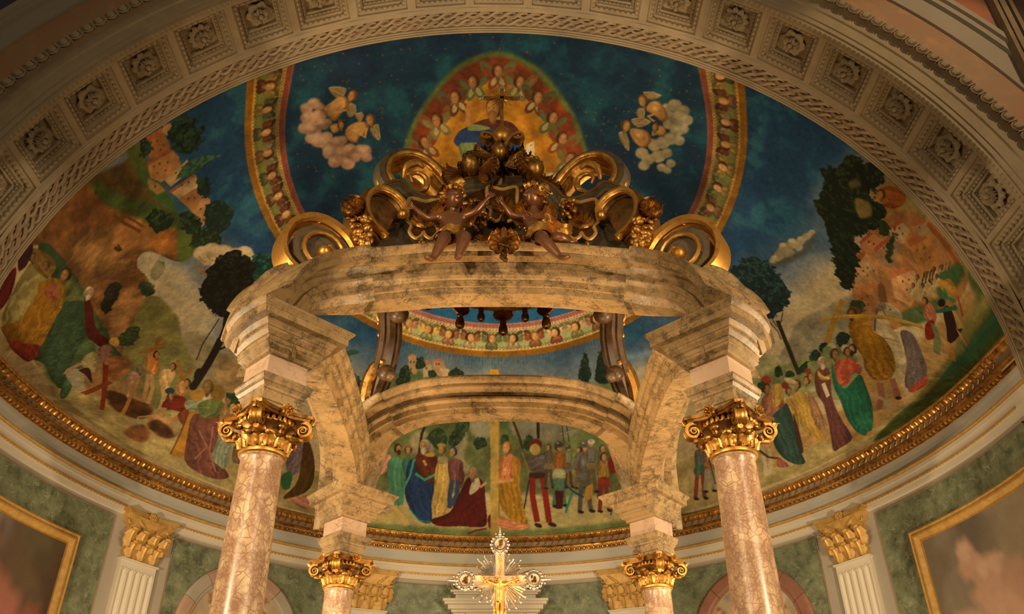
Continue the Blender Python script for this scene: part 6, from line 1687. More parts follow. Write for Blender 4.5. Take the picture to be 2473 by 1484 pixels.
E 94896c s1,t0.25 1719.1 762.0 9.8 11.5 4.9 -9.8
E 94896c s1,t0.25 1700.3 740.2 10.1 10.7 4.8 -9.8
E 94896c s1,t0.25 1737.1 787.6 6.9 8.7 3.6 -7.0
E b4a684 s1 1702.8 778.3 6.6 3.5 1.1 -6.3
E b4a684 s1 1718.7 799.6 7.3 4.4 1.3 -7.2
E b4a684 s1 1733.4 816.4 5.6 3.7 1.1 -5.6
E b4a684 s1 1691.9 736.4 5.9 2.7 0.9 -5.5
P 4c4c44 c,s3,k.8 1688 713 1717 748 1749 798 1761 858 1761 803 1735 748 1705 711
T 14262a 2f4f48 180 8 29 1606 654 1614 687 1637 712 1669 720 1699 700 1729 668 1739 632 1728 599 1712 566 1695 569 1664 611 1630 625
L 2a2014 - 9.6 1721 560 1737 519 1755 471 1778 401
L 2a2014 - 2.1 1706 568 1721 541
L 2a2014 - 2.1 1730 587 1728 549
L 2a2014 - 2.1 1696 560 1724 529 1733 506
T 1c2c1c 34482c 8 5 30 1781 428 1794 443 1794 409 1779 408
T 1c2c1c 34482c 14 5 31 1798 471 1812 488 1821 465 1812 446 1800 451
T 1c2c1c 34482c 12 5 32 1817 489 1828 521 1841 510 1836 474
T 1c2c1c 34482c 16 5 33 1852 543 1863 568 1880 555 1876 521 1859 510
T 1c2c1c 34482c 10 5 34 1723 417 1736 424 1743 400 1729 390
T 1c2c1c 34482c 8 5 35 1746 400 1759 413 1767 397 1751 388
P 8a7848 c,s3,t0.35 1799 1115 1843 1117 1909 1105 1977 1110 2043 1100 2039 1056 1953 980 1869 983 1828 991 1798 1030
P a47844 c,s4,t0.3 1814 1038 1849 1078 1892 1071 1889 1020 1856 961
P 96683c c,r2,t0.3 1847 799 1844 861 1853 914 1857 991 1874 1054 1893 1085 1932 1100 1979 1108 2029 1102 2054 1084 2057 1034 2021 794 1962 635 1911 596 1872 706
P a87a50 t0.2 1841 809 1860 888 1895 872 1912 819 1873 732
P 8a5030 - 1841 809 1860 888 1868 884 1849 791
E 5a3a20 - 1863.6 824.1 1.8 0.7 -0.0 -5.1
E 5a3a20 - 1873.7 844.3 1.8 0.8 0.0 -5.2
E 5a3a20 - 1867.9 786.3 1.8 0.6 -0.1 -5.2
E 5a3a20 - 1884.7 813.0 1.8 0.8 -0.0 -5.4
E 5a3a20 - 1893.4 841.8 1.8 1.0 0.1 -5.5
P b08c60 t0.2 1851 794 1878 868 1892 858 1873 774 1861 763
E 5a3a20 - 1865.8 797.7 1.8 0.6 -0.1 -5.1
E 5a3a20 - 1874.1 818.6 1.8 0.7 -0.0 -5.2
E 5a3a20 - 1879.9 837.6 1.8 0.9 0.0 -5.3
P a87048 t0.2 1846 905 1856 961 1883 969 1882 905 1865 886
P 9a4a2c - 1846 905 1856 961 1863 963 1851 900
E 5a3a20 - 1862.6 927.0 1.7 1.1 0.2 -5.1
E 5a3a20 - 1872.9 932.9 1.7 1.2 0.2 -5.2
P 8a6a48 t0.2 1876 919 1893 1007 1924 1008 1922 894 1900 879
P a0522f - 1876 919 1893 1007 1901 1007 1882 910
E 5a3a20 - 1893.8 947.5 1.7 1.4 0.3 -5.5
E 5a3a20 - 1901.3 969.1 1.7 1.6 0.3 -5.5
E 5a3a20 - 1904.0 935.0 1.7 1.5 0.3 -5.6
E 5a3a20 - 1912.6 957.1 1.7 1.7 0.3 -5.7
P a88a64 t0.2 1877 1026 1893 1063 1919 1060 1920 1021 1902 1004
P 8f4c2c - 1877 1026 1893 1063 1900 1062 1883 1021
E 5a3a20 - 1893.6 1039.3 1.6 0.8 0.5 -5.2
E 5a3a20 - 1899.9 1048.4 1.6 0.8 0.5 -2.4
E 5a3a20 - 1903.8 1033.7 1.6 1.9 0.5 -5.5
E 5a3a20 - 1910.0 1045.9 1.6 0.9 0.5 -2.4
P 98683e t0.2 1866 734 1908 814 1951 792 1956 692 1902 635
P a86a40 - 1866 734 1908 814 1919 809 1875 711
E 5a3a20 - 1888.7 716.9 1.9 0.4 -0.2 -5.4
E 5a3a20 - 1897.9 736.1 1.9 0.5 -0.2 -5.6
E 5a3a20 - 1890.9 687.6 1.9 0.2 -0.3 -5.4
E 5a3a20 - 1903.4 705.3 1.9 0.4 -0.2 -5.6
P b8875a t0.2 1925 878 1953 980 1992 952 1988 808 1951 792
P a86438 - 1925 878 1953 980 1962 973 1932 858
E 5a3a20 - 1953.5 886.0 1.8 1.7 0.2 -6.5
E 5a3a20 - 1962.8 915.0 1.7 2.0 0.3 -6.7
E 5a3a20 - 1967.6 866.6 1.8 1.8 0.2 -6.9
P a8703c t0.2 1922 1044 1938 1079 1990 1077 2004 1054 1970 1000
P 9a5830 - 1922 1044 1938 1079 1951 1078 1934 1038
E 5a3a20 - 1947.7 1046.0 1.6 0.9 0.6 -2.3
E 5a3a20 - 1955.9 1059.5 1.5 0.9 0.6 -2.3
E 5a3a20 - 1962.2 1041.9 1.6 1.0 0.6 -2.3
E 5a3a20 - 1972.8 1056.5 1.5 1.0 0.6 -2.2
P 8f7450 t0.2 1912 1072 1926 1095 1950 1091 1941 1068
P 98522f - 1912 1072 1926 1095 1932 1094 1920 1071
E 5a3a20 - 1928.4 1078.4 1.5 0.8 0.5 -2.2
P a47a52 t0.2 1976 1018 2001 1070 2034 1060 2024 961 1996 934
E 5a3a20 - 1996.5 1027.8 1.6 3.4 0.6 -7.4
E 5a3a20 - 2004.5 1046.9 1.5 1.0 0.7 -2.2
P 6a4424 c 1911 799 1923 814 1940 755 1929 733
L 7a3e1e k.7 8.9 1936 1095 1990 1096 2042 1089
T 131c12 2c3c22 260 9 36 1728 1031 1748 1058 1767 1093 1789 1098 1824 1103 1834 1083 1823 1053 1860 1060 1867 1018 1851 951 1834 911 1853 871 1863 749 1841 727 1814 786 1794 842 1770 893 1743 935 1743 994
P 8a7040 c,s2,k.8 1804 1023 1831 1043 1845 1017 1827 980
P 7a6a3c c,s2,k.6 1781 1048 1791 1064 1801 1055 1790 1040
P 8a4c1c c,f3 1833 1073 1848 1095 1877 1102 1883 1085 1868 1063 1850 1060
H a8763c 4a3418 - 1841.5 1071.0 5.3 4.6 -3.8 6.3
T 24301c 3c4a28 20 6 37 1862 1009 1876 1042 1889 1020 1880 982
T 24301c 3c4a28 18 6 38 1897 954 1899 1040 1918 909
P 4c5a2c c,s2,t0.3 2039 1099 2053 1102 2107 1112 2156 1118 2158 1096 2157 644 2085 190 1999 128 1931 106 1983 188 2050 304 2094 485 2113 832 2084 1051
P 7a743c c,s4,t0.3 2082 1070 2115 1083 2124 837 2078 363 2022 235 2059 396 2101 722
P 3a6a4c c,s4 2121 1101 2145 1094 2143 734 2087 363 2124 837 2120 1069
P a4804e c,s4,t0.2 1913 420 1974 473 2046 759 2059 1061 2057 1087 2093 1043 2095 658 2050 334 1984 210 1909 155 1819 164 1746 161 1804 240 1887 284
P 4e6036 c,s3 1970 731 2009 868 2030 986 2036 832 1994 694
P a88a5a c,s3,t0.3 1971 899 1998 1047 2017 1079 2033 1049 2014 897 1985 854
P 3c5a34 c,s3 2011 1017 2012 1083 2034 1098 2043 1051 2038 980
P a08a60 c,f2 1973 928 1975 955 1983 956 1989 926 1979 902
H 8a6438 4a3420 - 1974.2 958.3 2.8 7.7 -2.1 8.6
P a08a60 c,f2 1983 977 1985 1006 1993 1009 1999 980 1990 952
H 8a6438 4a3420 - 1983.9 1009.2 2.6 8.7 -2.2 8.4
P a08a60 c,f2 1990 1037 1992 1048 2000 1049 2006 1041 1998 1013
H 8a6438 4a3420 - 1990.7 1049.0 2.5 2.8 -2.3 2.6
P a08a60 c,f2 2000 1055 2001 1064 2009 1065 2016 1057 2008 1048
H 8a6438 4a3420 - 2000.3 1064.7 2.5 2.8 -2.3 2.5
P a08a60 c,f2 1989 916 1991 945 2000 946 2006 914 1996 888
H 8a6438 4a3420 - 1990.7 948.2 2.8 8.3 -2.1 9.1
P a08a60 c,f2 2000 976 2002 1008 2010 1012 2016 981 2007 950
H 8a6438 4a3420 - 2000.8 1011.0 2.6 9.6 -2.3 8.9
P a08a60 c,f2 1973 877 1976 904 1984 903 1989 872 1979 850
H 8a6438 4a3420 - 1974.9 907.3 3.0 7.1 -1.9 9.0
P a08a60 c,f2 2002 1023 2004 1044 2012 1046 2018 1032 2010 998
H 8a6438 4a3420 - 2002.7 1044.9 2.5 2.9 -2.3 2.6
L 3a2414 - 3.1 1989 943 1982 1008
L 3a2414 - 3.1 1993 968 1985 1034
L 3a2414 - 3.2 1997 994 1989 1046
L 3a2414 - 3.3 2001 1021 1992 1054
L 3a2414 - 1.2 2004 1042 1995 1062
L 3a2414 - 1.2 2007 1051 1999 1070
L 3a2414 - 1.2 2010 1059 2002 1078
L 3a2414 - 1.2 2014 1067 2005 1086
P a0742c c,f2 2010 1041 2021 1062 2045 1063 2047 1048 2029 1036
E 3f5a34 - 2013.0 1059.8 6.2 12.5 6.1 -2.1
L 2f6a50 - 6.0 2026 1041 2042 1040 2055 1047
P 28140e c,f3 2046 957 2053 1008 2073 990 2089 947 2097 1002 2098 863 2087 765 2071 858 2058 905
E 1c100c - 2038.0 972.8 5.6 25.0 4.2 -20.8
L 2a5a40 - 8.2 2013 811 2044 920 2063 1045
L a8763c - 19.8 2091 779 2106 642
L a8763c - 21.8 2093 945 2116 917
L 8a3a1c - 3.8 2053 1058 2083 1046
P a0604a c,f2 2006 874 2023 908 2043 871 2042 801 2021 809
P 74200f c,f2 2029 769 2041 831 2056 735 2041 687
L 6a7048 - 16.8 2045 807 2062 749 2070 623
H b07848 4a2c18 - 2008.6 887.3 4.8 13.5 -3.1 16.3
P 9c8a68 c,t0.2 1925 624 1922 678 1929 733 1943 756 1969 752 1980 727 1976 702 1956 696 1960 654 1980 630 1999 554 2011 477 1996 424 1962 448 1941 539
P b8a682 c,s3,t0.2 1931 629 1930 689 1941 733 1961 737 1951 696 1955 638 1975 603 1992 526 1974 473 1950 544
L b0a07c - 17.9 1994 481 2019 566 2042 486 2049 436
L a89472 - 16.1 1991 457 2008 365 2023 282
L b0a07c - 16.9 1975 452 1986 377
E 3a2a1c - 1950.7 731.9 1.6 2.0 0.5 -3.6
L 5a4a34 - 4.4 1926 730 1925 671 1930 609
L 6a2c14 - 3.0 1934 718 1947 692 1965 692
L 6a2c14 - 2.9 1939 586 1962 596 1987 596
P 7a6a50 c 1923 726 1934 748 1942 727 1929 699
P 5f5250 c,f4 1984 657 2011 672 2037 591 2055 488 2052 395 2027 338 2009 365 2010 489 1998 577
P 94402c c,f3 2018 340 2049 409 2058 443 2056 364 2027 317
T 2a3820 465430 16 6 39 1865 676 1879 708 1899 695 1892 645 1874 642
P 855c14 c,f4 1873 608 1892 645 1919 647 1926 606 1953 590 1975 538 1986 466 1977 398 1945 390 1922 430 1912 490 1889 533
E 5a3c1c - 1878.8 653.1 15.3 10.8 2.6 -21.7
H 7a5430 4a3018 3a2414 1875.9 646.3 8.0 5.3 -2.2 17.6
L a0763c - 12.1 1903 627 1915 626 1918 647
P a07a2c - 1814 599 2024 750 2032 736 1815 585
P 96702c - 1845 684 1857 682 1839 514 1826 519
L c09a48 - 2.3 1816 597 2025 745
L 8a5a48 - 14.5 1955 376 1959 305 1951 247
L 8a5a48 - 13.9 1981 399 1991 332 1995 285
L a89472 - 11.3 1941 319 1964 294 1980 223
E 241a12 - 1995.5 291.5 7.2 -2.4 -0.1 -9.3
P 5a3430 c,f4 1812 403 1827 433 1845 413 1851 321 1868 240 1889 152 1861 126 1845 125 1843 200 1833 293 1817 339
P a88638 c,f2 1818 418 1832 397 1846 405 1842 385 1823 389
H a87848 b4a88c b4a88c 1826.9 446.1 9.2 1.3 -0.9 18.2
P c0b090 - 1827 370 1835 376 1846 329 1839 319
P 236048 c,f5 1847 446 1859 414 1878 351 1909 410 1923 367 1937 281 1937 195 1927 148 1907 156 1885 218 1869 303 1853 367
P a04a34 c,f3 1853 444 1879 473 1898 465 1914 438 1909 410 1893 421 1887 375 1871 364 1860 390
E a8a078 - 1841.5 494.8 11.0 -5.6 -5.4 -25.6
E 6f7a4c - 1835.7 486.0 10.7 2.5 1.2 -20.6
H a07448 5a3a20 - 1852.3 480.7 8.4 2.0 -1.1 17.5
H b08858 4a2c1c 3a241a 1888.7 508.3 8.3 2.8 -1.3 18.8
E b0a488 - 1872.4 508.0 8.0 2.5 1.0 -15.8
H a87848 5a3a24 - 1878.5 496.9 6.8 2.0 -1.0 15.1
L b08050 - 9.2 1904 453 1910 486
E a87a3c - 1901.0 145.0 8.6 1.0 1.1 -10.7
E a87a3c - 1926.6 147.6 6.0 6.0 2.8 -10.6
P a8843c c,f4 1762 325 1779 347 1795 333 1804 283 1817 223 1831 178 1807 186 1786 224 1774 274
H b08858 5a3a24 - 1773.1 367.5 7.7 -0.0 -0.2 14.0
P 8f6a4c c,f3 1797 347 1811 325 1828 265 1838 217 1820 211 1805 269
H a87848 4a3018 - 1794.6 381.2 6.9 0.1 -0.3 13.0
E 7a2c1c - 1797.4 411.8 7.2 0.5 0.3 -11.1
H a87848 5a3a24 - 1802.4 395.3 6.1 0.3 -0.3 11.7
E b09a70 - 1758.3 380.6 13.8 -7.1 -1.7 -7.4
P a07c40 c,f3 1733 279 1756 328 1774 274 1776 219 1755 237
P 8a5a44 c,f3 1695 319 1711 343 1738 342 1747 297 1733 266 1706 276
P a8843c c,f2 1720 361 1738 368 1743 323 1724 299
E 8a3420 - 1705.6 379.8 10.9 0.1 0.2 -14.6
H a07044 5a3a24 - 1707.8 355.4 8.5 -0.1 -0.2 14.1
P 2a4038 c,f4 1716 266 1741 297 1752 309 1764 262 1773 193 1777 144 1783 110 1761 113 1736 144 1719 193
P 3a241c c,f2 1765 275 1776 219 1782 149 1773 159
P a87464 c,f4 1690 223 1709 245 1720 206 1713 188 1691 187
P 8e9068 c,f3 1671 303 1688 326 1699 295 1696 247 1673 250
H a8947a 9a9078 - 1680.5 344.0 7.0 -0.2 -0.1 11.2
E 7a2c1c - 1747.7 365.0 8.2 -0.1 0.1 -10.3
H a87848 6a3a24 - 1756.1 348.0 6.2 -0.2 -0.1 10.9
L b0a080 - 8.5 1693 180 1697 137 1696 100
L b0a080 - 8.6 1709 177 1708 136 1705 103
L a88448 - 7.6 1715 194 1718 118
P 8a5044 c,f2 1727 147 1747 114 1733 113 1722 123
L 4a2c1c - 5.3 1684 182 1705 153 1725 144
T 2c3a24 485638 14 5 40 1686 368 1696 380 1704 362 1692 344
#ring
P 55602c c,s3,t0.3 903 826 917 890 939 939 970 982 1008 1025 1047 1054 1099 1070 1144 1056 1183 1032 1220 991 1253 944 1276 891 1290 832 1187 735 1012 734
P 6e2f14 c,s3,t0.4 912 825 927 889 949 938 980 981 1015 1017 1050 1043 1099 1058 1141 1046 1176 1020 1210 984 1244 939 1266 890 1279 830 1187 735 1012 734
P a8741f c,s2,t0.25 938 818 950 873 974 918 1004 956 1037 988 1072 1005 1103 1010 1138 999 1170 970 1200 926 1224 877 1237 822 1179 735 1012 734
P 8f5a14 c,s4,t0.35 974 815 987 866 1014 915 1052 964 1088 992 1119 992 1148 960 1181 907 1208 858 1219 816 1170 734 1021 734
P a5701c c,s6,t0.3 982 814 1000 865 1026 914 1060 955 1091 981 1119 980 1143 949 1173 898 1200 849 1208 815 1170 734 1021 734
E 6a2e18 - 917.4 844.7 6.0 8.2 15.4 -12.5
E 4f5630 - 922.2 839.0 3.5 4.8 10.7 -8.7
E 4f5630 - 940.5 821.8 9.2 -1.7 -2.5 -15.4
E 9a8a58 - 941.1 824.8 5.0 -1.0 -1.6 -10.3
E 6a2e18 - 959.1 861.2 9.6 -3.1 -5.4 -19.0
E 4f5630 - 959.3 853.8 5.6 -1.8 -3.7 -13.2
E 4f5630 - 957.7 828.7 6.3 6.8 11.1 -10.8
E 9a8a58 - 955.1 830.5 3.4 3.7 7.4 -7.2
H a87446 5a3418 - 940.2 847.9 9.7 3.2 -4.0 12.6
E 5c5c34 - 933.1 887.4 6.2 7.8 14.7 -12.9
E 7a3a1c - 937.5 881.6 3.6 4.6 10.2 -8.9
E 7a3a1c - 954.8 863.8 8.9 -2.1 -3.0 -15.2
E 9a8a58 - 955.5 866.8 4.9 -1.1 -2.0 -10.1
E 5c5c34 - 974.6 901.9 9.3 -3.4 -5.9 -18.6
E 7a3a1c - 974.5 894.6 5.4 -2.0 -4.1 -12.9
E 7a3a1c - 971.9 870.0 6.4 6.5 10.6 -11.1
E 9a8a58 - 969.5 871.8 3.5 3.6 7.0 -7.4
H a87446 5a3418 - 955.5 889.7 9.7 2.8 -3.5 12.6
E 704820 - 960.7 933.5 6.5 7.3 13.6 -13.5
E 6f6238 - 964.7 927.5 3.8 4.3 9.5 -9.4
E 6f6238 - 980.3 908.8 8.6 -2.6 -3.8 -14.8
E 9a8a58 - 981.2 911.7 4.7 -1.4 -2.5 -9.8
E 704820 - 1002.2 944.9 8.9 -3.8 -6.8 -18.0
E 6f6238 - 1001.7 937.7 5.2 -2.2 -4.7 -12.5
E 6f6238 - 997.5 913.6 6.7 6.1 9.7 -11.6
E 9a8a58 - 995.3 915.6 3.6 3.3 6.4 -7.7
H a87446 5a3418 - 982.8 934.1 9.6 2.2 -2.7 12.6
E 4a4c2c - 999.2 977.9 6.6 7.0 12.8 -13.8
E 5a301a - 1002.8 971.8 3.9 4.1 9.0 -9.6
E 5a301a - 1017.4 952.7 8.4 -2.8 -4.2 -14.4
E 9a8a58 - 1018.4 955.6 4.5 -1.5 -2.8 -9.6
E 4a4c2c - 1040.2 987.6 8.6 -4.0 -7.2 -17.5
E 5a301a - 1039.4 980.5 5.0 -2.4 -5.0 -12.2
E 5a301a - 1034.3 956.8 6.7 5.8 9.1 -11.7
E 9a8a58 - 1032.2 958.9 3.7 3.2 6.0 -7.8
H a87446 5a3418 - 1020.8 977.6 9.5 1.9 -2.2 12.5
E 6a2e18 - 1034.1 1009.3 7.0 6.4 11.5 -14.6
E 4f5630 - 1037.1 1002.9 4.1 3.7 8.0 -10.2
E 4f5630 - 1049.5 982.6 8.0 -3.5 -5.4 -13.9
E 9a8a58 - 1050.7 985.3 4.3 -1.9 -3.6 -9.2
E 6a2e18 - 1075.3 1014.7 8.1 -4.7 -8.5 -16.8
E 4f5630 - 1073.8 1007.8 4.7 -2.7 -5.9 -11.7
E 4f5630 - 1066.5 984.9 7.1 5.2 8.0 -12.4
E 9a8a58 - 1064.7 987.2 3.9 2.8 5.3 -8.2
H a87446 5a3418 - 1055.3 1006.8 9.4 1.1 -1.2 12.6
E 5c5c34 - 1080.2 1032.8 7.5 5.6 9.9 -15.6
E 7a3a1c - 1082.4 1026.2 4.4 3.3 6.9 -10.9
E 7a3a1c - 1092.3 1004.6 7.5 -4.2 -6.6 -13.2
E 9a8a58 - 1093.8 1007.1 4.1 -2.3 -4.4 -8.8
E 5c5c34 - 1121.2 1033.2 7.6 -5.4 -9.9 -15.8
E 7a3a1c - 1119.0 1026.5 4.4 -3.2 -6.9 -11.0
E 7a3a1c - 1109.3 1004.8 7.5 4.4 6.7 -13.1
E 9a8a58 - 1107.7 1007.2 4.1 2.4 4.4 -8.7
H a87446 5a3418 - 1100.7 1027.8 9.4 0.1 -0.0 12.6
E 704820 - 1121.8 1015.4 8.1 4.7 8.2 -16.8
E 6f6238 - 1123.1 1008.5 4.8 2.8 5.7 -11.7
E 6f6238 - 1130.0 985.6 7.0 -5.2 -8.2 -12.3
E 9a8a58 - 1131.9 987.8 3.8 -2.8 -5.4 -8.2
E 704820 - 1162.9 1009.8 7.0 -6.4 -11.7 -14.6
E 6f6238 - 1159.8 1003.4 4.1 -3.7 -8.2 -10.2
E 6f6238 - 1147.0 983.2 8.0 3.5 5.2 -13.9
E 9a8a58 - 1145.8 985.9 4.4 1.9 3.4 -9.3
H a87446 5a3418 - 1141.6 1007.5 9.4 -1.0 1.4 12.6
E 4a4c2c - 1156.5 988.0 8.5 4.4 7.5 -17.3
E 5a301a - 1157.4 980.9 5.0 2.5 5.2 -12.1
E 5a301a - 1163.0 957.4 6.9 -5.6 -8.9 -12.0
E 9a8a58 - 1165.0 959.6 3.7 -3.0 -5.9 -8.0
E 4a4c2c - 1197.9 979.7 6.8 -6.8 -12.7 -14.2
E 5a301a - 1194.3 973.4 4.0 -4.0 -8.8 -9.8
E 5a301a - 1180.1 953.9 8.3 3.1 4.5 -14.3
E 9a8a58 - 1179.0 956.7 4.5 1.7 3.0 -9.5
H a87446 5a3418 - 1176.2 978.7 9.5 -1.5 2.0 12.6
E 6a2e18 - 1188.0 949.4 8.8 4.1 7.0 -17.8
E 4f5630 - 1188.6 942.3 5.2 2.4 4.9 -12.4
E 4f5630 - 1193.2 918.3 6.8 -5.9 -9.6 -11.8
E 9a8a58 - 1195.4 920.3 3.7 -3.2 -6.4 -7.9
E 6a2e18 - 1229.8 939.2 6.7 -7.2 -13.5 -13.9
E 4f5630 - 1225.9 933.1 3.9 -4.2 -9.4 -9.6
E 4f5630 - 1210.5 913.9 8.6 2.8 4.0 -14.7
E 9a8a58 - 1209.5 916.8 4.7 1.5 2.7 -9.8
H a87446 5a3418 - 1207.6 939.2 9.7 -1.9 2.5 12.7
E 5c5c34 - 1209.4 910.0 9.2 3.8 6.4 -18.3
E 7a3a1c - 1209.7 902.8 5.4 2.2 4.4 -12.7
E 7a3a1c - 1213.1 878.3 6.6 -6.3 -10.3 -11.5
E 9a8a58 - 1215.4 880.2 3.6 -3.4 -6.8 -7.7
E 5c5c34 - 1251.4 897.3 6.5 -7.6 -14.3 -13.4
E 7a3a1c - 1247.1 891.4 3.8 -4.4 -10.0 -9.3
E 7a3a1c - 1230.4 872.9 8.9 2.5 3.4 -15.0
E 9a8a58 - 1229.6 875.8 4.8 1.3 2.3 -10.0
H a87446 5a3418 - 1228.9 898.6 9.8 -2.3 3.1 12.7
E 704820 - 1229.1 870.2 9.5 3.4 5.6 -18.8
E 6f6238 - 1229.0 862.8 5.6 1.9 3.9 -13.1
E 6f6238 - 1231.1 837.8 6.4 -6.7 -11.0 -11.1
E 9a8a58 - 1233.6 839.7 3.5 -3.6 -7.3 -7.4
E 704820 - 1271.1 854.8 6.2 -8.0 -15.2 -12.8
E 6f6238 - 1266.4 849.0 3.6 -4.7 -10.6 -8.9
E 6f6238 - 1248.4 831.3 9.1 2.0 2.7 -15.4
E 9a8a58 - 1247.7 834.4 5.0 1.1 1.8 -10.2
H a87446 5a3418 - 1248.3 857.5 9.8 -2.9 3.8 12.7
P 1b2f55 c,f4 1014 889 1028 910 1051 917 1083 911 1132 913 1147 897 1141 854 1108 836 1066 841 1058 879 1026 875
P 5f6a40 c,f4 1023 879 1046 884 1065 879 1061 837 1036 837
P 46221c c,f3 1051 919 1075 931 1103 930 1132 922 1150 893 1128 888 1111 906 1075 911
P 6f7a4c c 1044 917 1059 921 1087 913 1067 908 1044 909
H a8743c 6a4420 8a5a28 1092.9 953.0 14.9 0.1 0.1 19.3
L a87244 - 9.1 1038 920 1045 939 1040 954
L a87244 - 2.5 1039 949 1044 962
L a87244 - 2.5 1043 946 1051 954
P c0b090 t0.1 1157 880 1173 890 1177 843 1157 838
L 4a3a28 - 1.3 1165 879 1170 881
L 4a3a28 - 1.3 1166 866 1169 867
L 4a3a28 - 1.4 1166 855 1170 857
E b8a88c s1 987.5 820.7 7.6 -0.5 -0.3 -5.4
E b8a88c s1 997.8 825.3 8.4 -0.5 -0.3 -6.0
E b8a88c s1 1011.4 828.0 8.4 -0.4 -0.2 -6.0
E b8a88c s1 1023.1 824.0 7.6 -0.3 -0.2 -5.4
E b8a88c s1 1199.7 818.6 7.6 0.5 0.2 -5.4
E b8a88c s1 1211.6 820.3 8.5 0.7 0.3 -6.0
E b8a88c s1 1223.6 817.8 6.8 0.6 0.3 -4.8
E 8f6a54 s1,t0.35 742.6 1010.8 11.8 -4.4 -2.4 -12.0
E 8f6a54 s1,t0.35 757.9 1016.4 11.8 -4.2 -2.3 -11.9
E 8f6a54 s1,t0.35 766.9 1005.7 8.9 -3.0 -1.6 -8.9
E 8f6a54 s1,t0.35 742.3 989.0 15.0 -5.3 -2.9 -15.1
E 8f6a54 s1,t0.35 761.9 986.9 13.6 -4.4 -2.4 -13.5
E 8f6a54 s1,t0.35 730.6 969.5 12.1 -4.3 -2.3 -12.2
E 8f6a54 s1,t0.35 745.4 962.4 16.8 -5.5 -3.0 -16.7
E 8f6a54 s1,t0.35 766.3 966.8 12.2 -3.8 -2.1 -12.0
E 8f6a54 s1,t0.35 776.2 968.3 7.6 -2.3 -1.3 -7.5
E 8f6a54 s1,t0.35 752.8 935.4 17.1 -5.1 -2.8 -16.8
E 8f6a54 s1,t0.35 737.9 943.1 10.8 -3.5 -1.9 -10.7
E 8f6a54 s1,t0.35 767.3 924.5 15.7 -4.3 -2.4 -15.2
E 8f6a54 s1,t0.35 786.9 919.1 14.2 -3.6 -2.0 -13.6
E 8f6a54 s1,t0.35 772.0 901.7 17.5 -4.5 -2.5 -16.8
E 8f6a54 s1,t0.35 791.3 893.1 17.6 -4.1 -2.3 -16.7
E 8f6a54 s1,t0.35 808.5 898.2 14.4 -3.2 -1.8 -13.6
E 8f6a54 s1,t0.35 775.2 878.6 12.9 -3.1 -1.8 -12.2
E 8f6a54 s1,t0.35 800.6 869.8 14.6 -3.1 -1.8 -13.7
E 8f6a54 s1,t0.35 816.9 880.0 11.3 -2.3 -1.3 -10.5
E 8f6a54 s1,t0.35 836.2 889.6 14.5 -2.8 -1.6 -13.5
E 8f6a54 s1,t0.35 838.7 875.6 11.4 -2.1 -1.2 -10.5
E 8f6a54 s1,t0.35 827.2 896.0 9.6 -2.0 -1.1 -9.0
E 8f6a54 s1,t0.35 769.5 937.8 10.9 -3.1 -1.7 -10.6
E 8f6a54 s1,t0.35 798.1 922.7 9.4 -2.3 -1.3 -9.0
E b89a7c s3,k.7 741.1 1015.9 6.5 -2.5 -1.1 -5.6
E b89a7c s3,k.7 756.4 1021.4 6.5 -2.4 -1.1 -5.6
E b89a7c s3,k.7 765.7 1009.5 4.9 -1.7 -0.8 -4.2
E b89a7c s3,k.7 740.4 995.5 8.2 -3.0 -1.4 -7.1
E b89a7c s3,k.7 760.1 992.6 7.4 -2.5 -1.2 -6.3
E b89a7c s3,k.7 729.0 974.7 6.6 -2.4 -1.1 -5.7
E b89a7c s3,k.7 743.1 969.4 9.2 -3.1 -1.4 -7.9
E b89a7c s3,k.7 764.6 971.8 6.7 -2.1 -1.0 -5.7
E b89a7c s3,k.7 775.1 971.4 4.2 -1.3 -0.6 -3.5
E b89a7c s3,k.7 750.4 942.4 9.3 -2.9 -1.4 -7.9
E b89a7c s3,k.7 736.4 947.6 5.9 -2.0 -0.9 -5.0
E b89a7c s3,k.7 765.1 930.7 8.6 -2.5 -1.2 -7.1
E b89a7c s3,k.7 784.8 924.6 7.8 -2.0 -1.0 -6.4
E b89a7c s3,k.7 769.4 908.6 9.6 -2.6 -1.2 -7.9
E b89a7c s3,k.7 788.7 899.8 9.6 -2.3 -1.1 -7.8
E b89a7c s3,k.7 806.3 903.7 7.9 -1.8 -0.9 -6.4
E b89a7c s3,k.7 773.2 883.5 7.0 -1.8 -0.8 -5.8
E b89a7c s3,k.7 798.3 875.3 8.0 -1.8 -0.9 -6.4
E b89a7c s3,k.7 815.1 884.2 6.2 -1.3 -0.6 -5.0
E b89a7c s3,k.7 833.9 894.9 8.0 -1.6 -0.8 -6.3
E b89a7c s3,k.7 836.9 879.8 6.2 -1.2 -0.6 -4.9
E b89a7c s3,k.7 825.6 899.5 5.3 -1.1 -0.5 -4.2
E b89a7c s3,k.7 767.9 942.2 6.0 -1.8 -0.8 -5.0
E b89a7c s3,k.7 796.7 926.3 5.2 -1.3 -0.6 -4.2
E 8c8064 s1,t0.35 1420.3 1003.3 10.5 3.7 1.9 -10.5
E 8c8064 s1,t0.35 1434.2 1014.8 13.4 5.1 2.5 -13.5
E 8c8064 s1,t0.35 1451.3 1009.0 11.9 4.8 2.4 -12.1
E 8c8064 s1,t0.35 1461.2 991.8 12.1 4.8 2.4 -12.2
E 8c8064 s1,t0.35 1446.7 991.1 15.1 5.8 2.8 -15.1
E 8c8064 s1,t0.35 1429.2 989.5 10.6 3.8 1.9 -10.5
E 8c8064 s1,t0.35 1458.9 969.8 10.7 4.1 2.0 -10.7
E 8c8064 s1,t0.35 1447.8 963.0 13.8 5.0 2.5 -13.7
E 8c8064 s1,t0.35 1430.0 971.1 10.8 3.7 1.8 -10.6
E 8c8064 s1,t0.35 1455.7 941.9 10.9 3.8 1.9 -10.8
